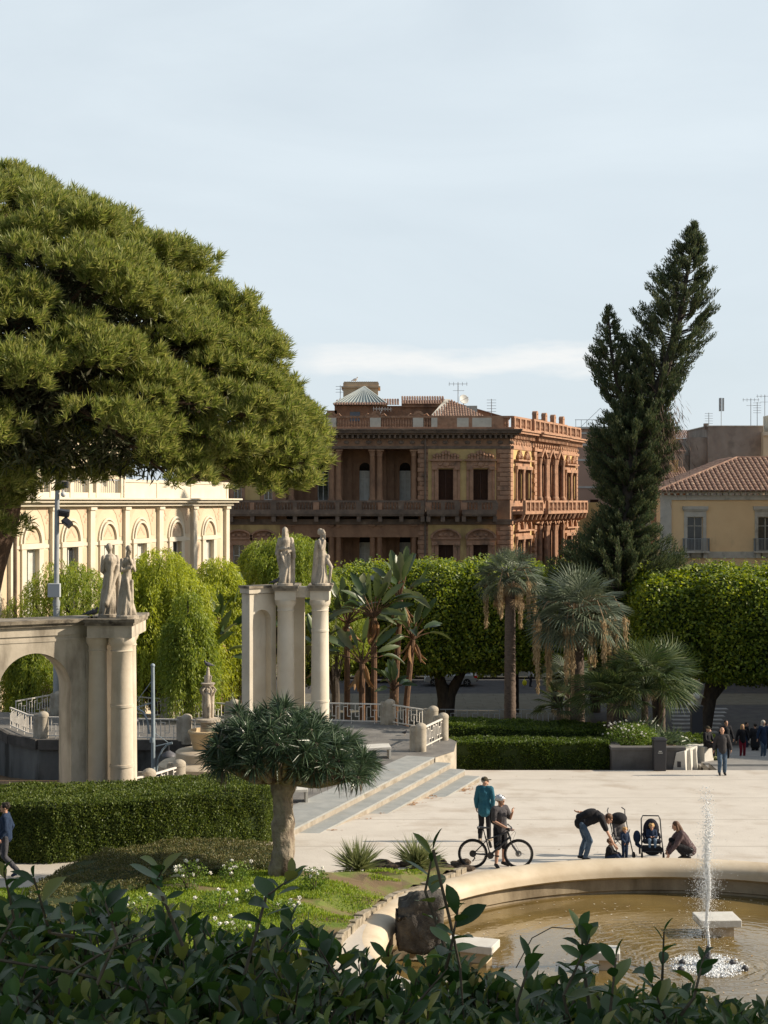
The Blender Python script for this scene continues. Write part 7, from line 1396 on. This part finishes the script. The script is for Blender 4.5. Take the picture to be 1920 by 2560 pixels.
# bending father
dad = onp(1466,2151); person(dad, R(88), 'man in black shirt and jeans bending down to a small child by the basin', dict(pel=(0,.12,.93), ch=(0,-.22,1.08), nk=(0,-.40,1.08), hd=(0,-.54,1.03), tilt=R(38), sl=(-.17,-.34,1.07), sr=(.17,-.34,1.07), el=(-.2,-.48,.76), wl=(-.12,-.66,.42), handl=(.1,-.6,-.8), er=(.2,-.10,1.12), wr=(.24,.14,1.14), handr=(-.2,.9,.1), hl=(-.09,.12,.90), hr=(.09,.12,.90), kl=(-.12,-.08,.5), al=(-.13,.05,.09), tl=(-.14,-.1,.03), kr=(.12,.02,.5), ar=(.12,.14,.09), tr=(.13,0,.03)), ('short', m_black), ('long', m_jean), m_shoe, (m_hairb, 'short'), 1.80)
dbp = blob('backpack', [E_l((0,-.03,1.15), (.16,.24,.10), (R(-22),0,0)), E_l((0,.14,1.06), (.14,.12,.10))], m_black, None, .013, .006, 9); dbp.location = dad; dbp.rotation_euler = (0,0,R(88)); dbp.scale = (1.03,)*3; tag(dbp, 'black backpack on the back of the bending man', 'backpack')
sit_floor = dict(pel=(0,0,.17), ch=(0,-.04,.50), nk=(0,-.05,.68), hd=(0,-.07,.86), sl=(-.16,-.04,.63), sr=(.16,-.04,.63), el=(-.2,-.16,.42), wl=(-.1,-.36,.36), er=(.2,-.16,.42), wr=(.1,-.36,.36), hl=(-.1,0,.16), hr=(.1,0,.16), kl=(-.2,-.42,.30), kr=(.2,-.42,.30), al=(-.14,-.62,.08), ar=(.14,-.62,.08), tl=(-.14,-.75,.1), tr=(.14,-.75,.1))
person(onp(1522,2151), R(70), 'toddler in black sitting on the ground beside the left pushchair', sit_floor, ('long', m_black), ('long', m_navy), m_shoe, (m_hairb, 'curly'), .95, .009, hands=True, child=True, bulk=1.15)
person(onp(1562,2149), R(20), 'curly blond toddler in a navy suit standing in front of the left pushchair', dict(turn=R(-10), tilt=R(20), el=(-.22,-.08,1.15), wl=(-.12,-.22,1.0), er=(.22,-.08,1.15), wr=(.12,-.22,1.0)), ('long', m_navy), ('long', m_navy), m_shoe, (m_hairl, 'curly'), .80, .009, child=True, bulk=1.3)
# crouching woman facing left
cr_ = dict(pel=(0,.22,.30), ch=(0,.0,.62), nk=(0,-.08,.78), hd=(0,-.16,.92), tilt=R(22), sl=(-.16,-.03,.73), sr=(.16,-.03,.73), el=(-.18,-.20,.50), wl=(-.14,-.34,.26), handl=(0,-.3,-1), er=(.18,-.18,.48), wr=(.12,-.36,.22), handr=(0,-.3,-1), hl=(-.1,.2,.30), hr=(.1,.2,.30), kl=(-.16,-.24,.50), kr=(.14,-.22,.46), al=(-.12,.10,.10), ar=(.12,.16,.13), tl=(-.12,-.04,.03), tr=(.12,.02,.03))
person(onp(1704,2151), R(-88), 'woman with long brown hair crouching in a dark patterned coat', cr_, ('long', m_pat), ('long', m_black), m_shoe, (m_hairb, 'long'), 1.66, bulk=1.05)
# people farther back
stz = lambda Y: -1.12-.195*((Y-58)//1.42)
def far(px, Y, z): return Vector((gx(px, Y), Y, z))
wk = dict(kl=(-.10,-.10,.51), al=(-.10,-.02,.11), tl=(-.11,-.16,.04), kr=(.10,-.02,.49), ar=(.10,.05,.09), tr=(.11,-.09,.03), el=(-.26,.03,1.15), wl=(-.30,.02,.93), er=(.28,.05,1.15), wr=(.32,-.05,.95))
p = onp(1805,1938); person(p, R(0), 'man in grey sweater and jeans walking towards the viewer across the square', wk, ('long', m_charc), ('long', m_jean), m_shoe, (m_hairb, 'bald'), 1.76, .013, bulk=1.12)
person(far(1815,66,stz(66)), R(10), 'person in a dark jacket half hidden behind the man in grey sweater', wk, ('long', m_black), ('long', m_black), m_shoe, (m_haird, 'short'), 1.75, .016)
sit = dict(pel=(0,0,.52), ch=(0,.02,.86), nk=(0,0,1.02), hd=(0,-.03,1.18), sl=(-.18,0,.97), sr=(.18,0,.97), el=(-.22,-.10,.72), wl=(-.1,-.3,.66), er=(.22,-.1,.72), wr=(.1,-.3,.66), handl=(.3,-1,0), handr=(-.3,-1,0), hl=(-.1,0,.5), hr=(.1,0,.5), kl=(-.12,-.42,.50), kr=(.12,-.42,.50), al=(-.12,-.46,.10), ar=(.14,-.52,.10), tl=(-.12,-.6,.05), tr=(.14,-.66,.05))
sp = far(1768,62.5,-1.35); person(sp, R(40), 'youth in black tracksuit with white stripes sitting on the stair wall', sit, ('long', m_black), ('long', m_black), cl('lime_shoe', (.4,.42,.2)), (m_haird, 'short'), 1.70, .014, hat='cap')
e = empty('seat_block', (sp.x-.05, sp.y+.15, -1.75), R(40), 'pale stone block under the seated youth', 'stone block'); b = MB(); b.box(-.3,.3,-.2,.3,0,.78); b.build('block', m_lightst, e, bevel=.015); b = MB(); b.box(-.34,.34,-.24,.34,.78,.84); b.build('top', m_lightst, e)
person(far(1772,65.5,-1.9), R(30), 'dark clothed person sitting low behind the youth in tracksuit', sit, ('long', m_black), ('long', m_black), m_shoe, (m_haird, 'short'), 1.7, .018)
person(far(1856,70,stz(70)), R(5), 'woman in black jacket and red trousers with long fair hair coming up the stairs', wk, ('long', m_black), ('long', m_red), m_shoe, (m_hairl, 'long'), 1.58, .014)
person(far(1908,69,stz(69)), R(20), 'person in navy coat with pale hood and jeans near the right edge', wk, ('long', m_navy), ('long', m_jean), m_shw, (m_cream, 'hood'), 1.70, .014, coat=.5)
person(far(1888,80,-4.3), R(170), 'person in a wide black coat walking away near the right edge', wk, ('long', m_black), ('long', m_black), m_shoe, (m_haird, 'short'), 1.80, .018, coat=.8, bulk=1.3)
person(far(1866,88,-5.3), R(60), 'distant walker in black carrying a small white bag past the crossing', wk, ('long', m_black), ('long', m_navy), m_shoe, (m_haird, 'short'), 1.72, .02)
person(far(1915,84,-4.8), R(60), 'dark figure cut by the right edge behind the hooded person', wk, ('long', m_black), ('long', m_black), m_shoe, (m_haird, 'short'), 1.75, .02)
e = empty('handbag', far(1876,87.6,-4.6), 0, 'small white bag carried by the distant walker in black', 'bag'); blob('bag', [E_l((0,0,0),(.14,.08,.15)), C_((-.08,0,.1),(0,0,.35),.012,.012), C_((.08,0,.1),(0,0,.35),.012,.012)], m_cream, e, .012)
q = onz(1325,1717,-5.79); q.y -= .2; person(q, R(80), 'man in a pale jacket carrying a yellow bag on the shaded pavement', wk, ('long', cl('pale_jacket', (.45,.43,.40))), ('long', m_black), m_shoe, (m_haird, 'short'), 1.72, .02)
e = empty('shopping_bag', onz(1311,1708,-5.6)+Vector((0,-.2,.0)), 0, 'bright yellow shopping bag in the hand of the man in pale jacket', 'bag'); blob('bag', [E_l((0,0,.05),(.19,.1,.24)), C_((-.08,0,.2),(.05,0,.5),.015,.015)], mat('yellow_plastic', (.65,.60,.03), rough=.4), e, .015)
person(onz(1733,1735,-5.7), R(30), 'distant person in a red jacket in front of the pale shopfronts', wk, ('long', m_redc), ('long', m_black), m_shoe, (m_haird, 'short'), 1.72, .022)
# ================= bicycle =================
m_bk = mat('black_bike_paint', (.012,.012,.014), rough=.35, spec=.6); m_rub = mat('tyre_rubber', (.014,.014,.014), rough=.85); m_mtl = mat('bare_metal', (.35,.35,.36), rough=.35, metal=.9)
bc = onp(1182, 2171); bike = empty('bicycle', bc, R(-2), 'black mountain bike held by the helmeted man', 'bicycle'); wb = 1.12; rr_ = .365
def wheel(x, front):
    hub = Vector((x, 0, rr_)); b = MB(Matrix.Translation(hub) @ Matrix.Rotation(R(90), 4, 'X')); n = 40; mj, mn = rr_-.028, .029
    vs = [((mj+mn*math.cos(a))*math.cos(t), (mj+mn*math.cos(a))*math.sin(t), mn*math.sin(a)) for t in np.linspace(0, 2*math.pi, n, False) for a in np.linspace(0, 2*math.pi, 8, False)]
    b.add(vs, [(i*8+j, i*8+(j+1)%8, ((i+1)%n)*8+(j+1)%8, ((i+1)%n)*8+j) for i in range(n) for j in range(8)]); w = b.build('wheel', m_rub, bike, smooth=True)
    b = MB(Matrix.Translation(hub) @ Matrix.Rotation(R(90), 4, 'X')); b.lathe([(rr_-.06,-.013),(rr_-.072,-.008),(rr_-.072,.008),(rr_-.06,.013)], (0,0,0), 40, cap=False); b.build('rim', m_bk, w, smooth=True)
    b = MB()
    for k in range(28): a = 2*math.pi*k/28; b.tube([hub+Vector((.02*math.cos(a+.5),.02*(-1)**k,.02*math.sin(a+.5))), hub+Vector(((rr_-.068)*math.cos(a),0,(rr_-.068)*math.sin(a)))], .0012, 3, cap=False)
    b.build('spokes', m_mtl, w); b = MB(Matrix.Translation(hub) @ Matrix.Rotation(R(90), 4, 'X'))
    b.lathe([(.022,-.05),(.03,-.04),(.016,0),(.03,.04),(.022,.05)], (0,0,0), 12)
    if front: b.lathe([(.03,-.032),(.078,-.032),(.078,-.030),(.03,-.030)], (0,0,0), 20)
    else:
        for i in range(6): b.lathe([(.085-.010*i,.012+.006*i),(.085-.010*i,.015+.006*i)], (0,0,0), 22)
    b.build('hub' , m_mtl if front else m_bk, w, smooth=True)
wheel(0, False); wheel(wb, True)
BB = Vector((.43,0,.33)); ST = Vector((.30,0,.80)); HT = Vector((.86,0,.90)); HB = Vector((.90,0,.77))
b = MB(); b.tube([BB, ST], .017, 8); b.tube([ST-Vector((-.03,0,.09)), Vector((.6,0,.80)), HT], .018, 8); b.tube([BB, HB], .026, 8); b.tube([HT+Vector((-.01,0,.03)), HB], .024, 8)
for y in (-.05,.05): b.tube([BB+Vector((0,y*.6,0)), Vector((.02,y,rr_))], .011, 6); b.tube([ST-Vector((-.03,-y*.4,.12)), Vector((.02,y,rr_))], .009, 6)
b.build('frame', m_bk, bike, smooth=True)
b = MB(); b.bar(HB+Vector((.01,0,0)), HB+Vector((.02,0,-.03)), .13, .05, up=(1,0,0))
for y in (-.055,.055): b.tube([HB+Vector((.0,y,.0)), HB+Vector((.07,y,-.2))], .017, 8); b.tube([HB+Vector((.07,y,-.2)), Vector((wb,y,rr_))], .022, 8)
b.build('fork', m_bk, bike, smooth=True)
b = MB(); b.tube([ST, ST+Vector((-.05,0,.19))], .013, 8); b.build('seat_post', m_bk, bike)
s = ST+Vector((-.05,0,.2)); blob('saddle', [C_(s+Vector((-.10,-.03,.0)), s+Vector((.15,0,0)), .035, .016), C_(s+Vector((-.10,.03,.0)), s+Vector((.15,0,0)), .035, .016), C_(s+Vector((-.12,-.05,0)), s+Vector((-.12,.05,0)), .03, .03)], m_bk, bike, .008)
b = MB(); b.box(s.x-.13, s.x-.02, -.04, .04, s.z-.14, s.z-.04); b.build('saddle_bag', m_black, bike, bevel=.015)
b = MB(); hb = HT+Vector((.02,0,.08)); b.tube([HT, hb, hb+Vector((.06,0,.01))], .016, 8); b.tube([hb+Vector((.0,-.36,.03)), hb+Vector((.07,-.1,.01)), hb+Vector((.07,.1,.01)), hb+Vector((.0,.36,.03))], .013, 8)
for y in (-.33,.33): b.tube([hb+Vector((.01,y-.05*np.sign(y),.03)), hb+Vector((.08,y-.12*np.sign(y),.0))], .007, 5); b.tube([hb+Vector((0,y,.03)), hb+Vector((-.005,y+.06*np.sign(y),.03))], .018, 8)
b.build('handlebar', m_bk, bike, smooth=True)
b = MB(Matrix.Translation(BB) @ Matrix.Rotation(R(90), 4, 'X')); b.lathe([(.085,.04),(.085,.045),(.07,.045)], (0,0,0), 24); b.build('chainring', m_bk, bike)
b = MB(); b.tube([BB+Vector((0,-.06,0)), BB+Vector((.17,-.07,.0))], .011, 6); b.box(BB.x+.13, BB.x+.21, -.15, -.07, BB.z-.012, BB.z+.012); b.tube([BB+Vector((0,.06,0)), BB+Vector((-.17,.07,.0))], .011, 6); b.box(BB.x-.21, BB.x-.13, .07, .15, BB.z-.012, BB.z+.012); b.build('crank', m_bk, bike)
b = MB(); b.tube([BB+Vector((0,-.045,.08)), Vector((0,-.045,rr_+.07))], .004, 4); b.tube([BB+Vector((0,-.045,-.08)), Vector((.04,-.045,rr_-.16))], .004, 4); b.tube([Vector((.0,-.05,rr_-.03)), Vector((.05,-.05,rr_-.10)), Vector((-.01,-.05,rr_-.18))], .018, 6); b.build('derailleur', m_bk, bike)
for c, d_ in ((BB.lerp(ST,.35)+Vector((.06,0,.02)), Vector((-.05,0,.18))), (BB.lerp(HB,.42)+Vector((-.05,0,.06)), Vector((.13,0,.12)))): b = MB(); b.tube([c, c+d_*.8, c+d_*.85, c+d_], [.035,.035,.02,.018], 10); b.build('bottle', m_bk, bike, smooth=True)
b = MB(); b.tube([hb+Vector((.07,-.1,.02)), hb+Vector((.17,-.05,-.08)), HB+Vector((.08,-.05,-.05)), Vector((wb,-.06,rr_+.1))], .004, 4); b.tube([hb+Vector((.07,.1,.02)), hb+Vector((.14,.0,-.06)), HB], .004, 4); b.build('cable', m_bk, bike)
# ================= pushchairs =================
def smallwheel(P, x, y, r=.075):
    b = MB(Matrix.Translation((x,y,r)) @ Matrix.Rotation(R(90), 4, 'Y')); b.lathe([(r*.5,-.018),(r*.9,-.02),(r,-.012),(r,.012),(r*.9,.02),(r*.5,.018)], (0,0,0), 16); b.build('wheel', m_rub, P, smooth=True)
p = onp(1556,2146); pc = empty('pushchair', p+Vector((.0,.35,0)), R(12), 'narrow black umbrella pushchair with two curved handles behind the blond toddler', 'pushchair'); pc.scale = (1.08,)*3; b = MB()
for x in (-.2,.2): b.tube([(x*.95,-.35,.08),(x,.0,.55),(x*1.05,.25,.95),(x*1.1,.28,1.02),(x*.85,.36,1.06)], .014, 7); b.tube([(x,.28,.08),(x,-.1,.62)], .012, 6)
b.tube([(-.2,.05,.5),(.2,.3,.1)], .01, 5); b.tube([(.2,.05,.5),(-.2,.3,.1)], .01, 5); b.build('frame', m_bk, pc, smooth=True)
blob('canopy', [E_l((0,.1,.86),(.20,.20,.14)), E_l((0,.16,.80),(.19,.1,.16))], m_black, pc, .014); blob('seat', [C_((-.13,-.1,.42),(.13,-.1,.42),.05,.05), C_((-.13,.0,.48),(-.12,.18,.8),.045,.035), C_((.13,.0,.48),(.12,.18,.8),.045,.035), E_l((0,.1,.62),(.15,.06,.22))], cl('grey_fabric', (.13,.12,.12)), pc, .014)
for x in (-.2,.2):
    for y in (-.35,.28): smallwheel(pc, x, y)
p = onp(1634,2149); pc2 = empty('pushchair', p+Vector((0,.3,0)), R(-4), 'wide black pushchair with a tall hoop handle and a blond child seated inside', 'pushchair'); b = MB()
b.tube([(-.27,-.3,.12),(-.25,.05,.6),(-.24,.22,.92),(-.20,.25,1.0),(.20,.25,1.0),(.24,.22,.92),(.25,.05,.6),(.27,-.3,.12)], .017, 8); b.tube([(-.25,.3,.15),(-.2,-.05,.5)], .014, 6); b.tube([(.25,.3,.15),(.2,-.05,.5)], .014, 6); b.tube([(-.25,-.3,.2),(.25,-.3,.2)], .014, 6); b.build('frame', m_bk, pc2, smooth=True)
blob('seat', [E_l((0,.12,.66),(.21,.09,.30)), C_((-.17,-.12,.42),(.17,-.12,.42),.07,.07), C_((-.2,-.1,.52),(-.2,.1,.56),.035,.035), C_((.2,-.1,.52),(.2,.1,.56),.035,.035)], cl('dark_fabric', (.02,.02,.03)), pc2, .015)
blob('basket', [C_((-.18,-.15,.22),(.18,-.15,.22),.09,.09), C_((-.18,.12,.2),(.18,.12,.2),.08,.08), E_l((0,-.22,.2),(.2,.06,.12))], m_black, pc2, .016); blob('hanging_bag', [E_l((-.36,.1,.48),(.10,.12,.17)), C_((-.36,.1,.3),(-.30,.1,.25),.06,.05)], m_navy, pc2, .014, .008, 10)
for x in (-.27,.27):
    for y in (-.3,.3): smallwheel(pc2, x, y, .09)
person(pc2.location+Vector((0,-.0,.16)), R(-4), 'small blond child in pale blue sitting inside the wide pushchair', dict(sit, ch=(0,.02,.90), pel=(0,0,.56), kl=(-.14,-.36,.60), kr=(.14,-.36,.60), al=(-.13,-.42,.28), ar=(.13,-.42,.28), tl=(-.13,-.52,.28), tr=(.13,-.52,.28), tilt=R(15), wl=(-.06,-.22,.74), wr=(.08,-.22,.74)), ('long', m_navy), ('long', m_blue), m_blue, (m_hairl, 'curly'), .90, .009, child=True, bulk=1.2)
# ================= vehicles =================
m_sil = mat('silver_car_paint', (.42,.42,.40), rough=.3, metal=.5); m_carb = mat('black_car_paint', (.012,.012,.014), rough=.25, spec=.7); m_tail = mat('red_tail_lamp', (.5,.02,.01), rough=.2)
def car(loc, rz, label, paint, L_=4.3, wag=True):
    e = empty('parked_car', loc, rz, label, 'car'); W_ = .86
    lowp = [(-2.15,.35),(-2.13,.62),(-2.05,.78),(-1.2,.92),(1.95,.95),(2.12,.85),(2.15,.6),(2.12,.32),(1.75,.28),(-1.8,.28)]
    def loft(b, prof, ws):
        n = len(prof); vs = []
        for y, kx, kz in ws:
            for x, z in prof: vs.append((x*kx, y, .28+(z-.28)*kz))
        m = len(ws); fs = [(j*n+i, j*n+(i+1)%n, (j+1)*n+(i+1)%n, (j+1)*n+i) for j in range(m-1) for i in range(n)]; fs += [tuple(range(n))[::-1], tuple((m-1)*n+i for i in range(n))]; b.add(vs, fs)
    b = MB(); loft(b, lowp, [(-W_,.965,.9),(-W_+.06,.99,1),(0,1,1.02),(W_-.06,.99,1),(W_,.965,.9)]); cab = [(-1.15,.92),(-.45,1.36),(.1,1.45),(1.2,1.42),(1.85,1.0),(1.9,.92)]; n = len(cab)
    vs = [(x*(.99 if k else 1), s_*(W_-.05-.26*max(0, (z-.92)/.53)), z) for k, s_ in ((0,-1),(0,1)) for x, z in cab]; b.add(vs, [tuple(range(n))[::-1], tuple(range(n,2*n))]+[(i, i+1, n+i+1, n+i) for i in range(n-1)]); b.build('body', paint, e, smooth=True, bevel=.02)
    for s_ in (-1, 1):
        b = MB()
        for x0, x1, x2, x3 in ((-.98,-.42,.16,.16), (.22,.22,.98,1.0), (1.06,1.04,1.28,1.66)):
            yb, yt = s_*(W_-.05-.26*.07+.008), s_*(W_-.05-.26*.86+.008); b.add([(x0,yb,.96),(x3,yb,.96),(x2,yt,1.37),(x1,yt,1.37 if x1 > 0 else 1.33)], [(0,1,2,3)])
        b.build('side_window', m_glass, e, recalc=False); b = MB(); b.box(-.62,-.48,s_*W_-.09*(s_<0),s_*W_+.09*(s_>0),.93,1.04); b.build('mirror', paint, e, bevel=.02)
    b = MB(); b.add([(-1.12,-.7,.95),(-1.12,.7,.95),(-.5,.56,1.35),(-.5,-.56,1.35)], [(0,1,2,3)]); b.build('windscreen', m_glass, e, recalc=False); b = MB(); b.add([(1.885,-.7,.98),(1.885,.7,.98),(1.28,.56,1.39),(1.28,-.56,1.39)], [(0,1,2,3)]); b.build('rear_window', m_glass, e, recalc=False)
    for x in (-1.35, 1.32):
        for s_ in (-1, 1):
            Mw = Matrix.Translation((x, s_*(W_-.08), .31)) @ Matrix.Rotation(R(90), 4, 'X'); b = MB(Mw); b.lathe([(.19,-.1),(.30,-.1),(.315,-.06),(.315,.06),(.30,.1),(.19,.1)], (0,0,0), 22); w = b.build('wheel', m_rub, e, smooth=True); b = MB(Mw)
            for k in range(5): a = k*1.257; b.bar((.03*math.cos(a),.03*math.sin(a),-s_*-.0-s_*.095), (.19*math.cos(a),.19*math.sin(a),-s_*.095), .05, .02, up=(0,0,1))
            b.lathe([(.17,-s_*.09),(.20,-s_*.10)], (0,0,0), 20, cap=False); b.lathe([(.05,-s_*.08),(.05,-s_*.105)], (0,0,0), 10); b.build('rim', m_mtl, w, recalc=False)
    for s_ in (-1, 1):
        b = MB(); b.box(2.02,2.14,s_*.78-.1,s_*.78+.1,.66,.86); b.box(1.9,2.06,s_*.845-.02,s_*.845+.025,.68,.86); b.build('tail_light', m_tail, e); b = MB(); b.box(-2.13,-1.98,s_*.66-.14,s_*.66+.14,.62,.74); b.build('headlight', m_whf, e, bevel=.02)
    b = MB(); b.box(-2.17,-2.1,-.8,.8,.34,.5); b.box(2.1,2.17,-.8,.8,.36,.52); b.box(-.9,1.0,-W_-.012,-W_+.02,.42,.47); b.build('bumper', m_carb, e, bevel=.015); return e
q = onz(1128,1716,-5.85); car(q+Vector((0,1.0,0)), R(-3), 'silver estate car parked in the shade behind the forked tree trunk', m_sil)
q = onz(1002,1709,-5.85); car(q+Vector((-.9,1.5,0)), R(-3), 'dark car at the kerb left of the silver one, mostly hidden by leaves', m_carb)
q = onz(1860,1712,-5.85); car(q+Vector((.5,3,0)), R(2), 'dark blue car in the gloom behind the thick leaning trunk', mat('blue_car_paint', (.01,.018,.05), rough=.3, spec=.6))
def scooter(loc, rz, label, col):
    e = empty('parked_scooter', loc, rz, label, 'scooter', 'scooters parked in the shade'); b = MB()
    for x in (-.62, .62): b = MB(Matrix.Translation((x,0,.26)) @ Matrix.Rotation(R(90), 4, 'X')); b.lathe([(.14,-.05),(.24,-.05),(.26,-.02),(.26,.02),(.24,.05),(.14,.05)], (0,0,0), 20); w = b.build('wheel', m_rub, e, smooth=True); b = MB(Matrix.Translation((x,0,.26)) @ Matrix.Rotation(R(90), 4, 'X')); b.lathe([(.14,-.03),(.13,0),(.14,.03)], (0,0,0), 16); b.build('rim', m_mtl, w)
    blob('body', [C_((-.5,0,.45),(-.42,0,.9),.13,.11), C_((-.4,0,.34),(.15,0,.30),.11,.12), C_((.15,0,.42),(.75,0,.62),.17,.12), C_((-.62,0,.42),(-.5,0,.62),.09,.1)], col, e, .02); blob('seat', [C_((.02,0,.74),(.62,0,.80),.12,.11)], m_black, e, .02)
    b = MB(); b.tube([(-.42,-.34,1.02),(-.40,0,.96),(-.42,.34,1.02)], .018, 6); b.tube([(-.42,0,.8),(-.40,0,.96)], .03, 6); b.tube([(-.5,0,.62),(-.62,0,.26)], .025, 6); b.tube([(-.38,-.2,1.0),(-.36,-.3,1.18)], .008, 5); b.build('handlebar', m_iron, e); b = MB(); b.ball((-.58,0,.84), .09, 10, 7); b.build('headlight', m_whf, e); b = MB(); b.face([(-.52,-.2,.98),(-.52,.2,.98),(-.44,.16,1.3),(-.44,-.16,1.3)], .01, (1,0,0)); b.build('windscreen', m_glass, e)
    blob('top_box', [E_l((.82,0,.95),(.17,.19,.15))], m_carb, e, .02); return e
q = onz(1382,1706,-5.8); scooter(q, R(35), 'blue scooter with a pale windscreen parked behind the hanging flower stalks', mat('scooter_blue', (.03,.06,.12), rough=.25)); scooter(q+Vector((1.1,.8,0)), R(30), 'dark scooter parked to the right of the blue one', m_carb); scooter(q+Vector((-1.2,2.2,0)), R(40), 'white topped scooter parked farther back beside the blue one', m_whf)
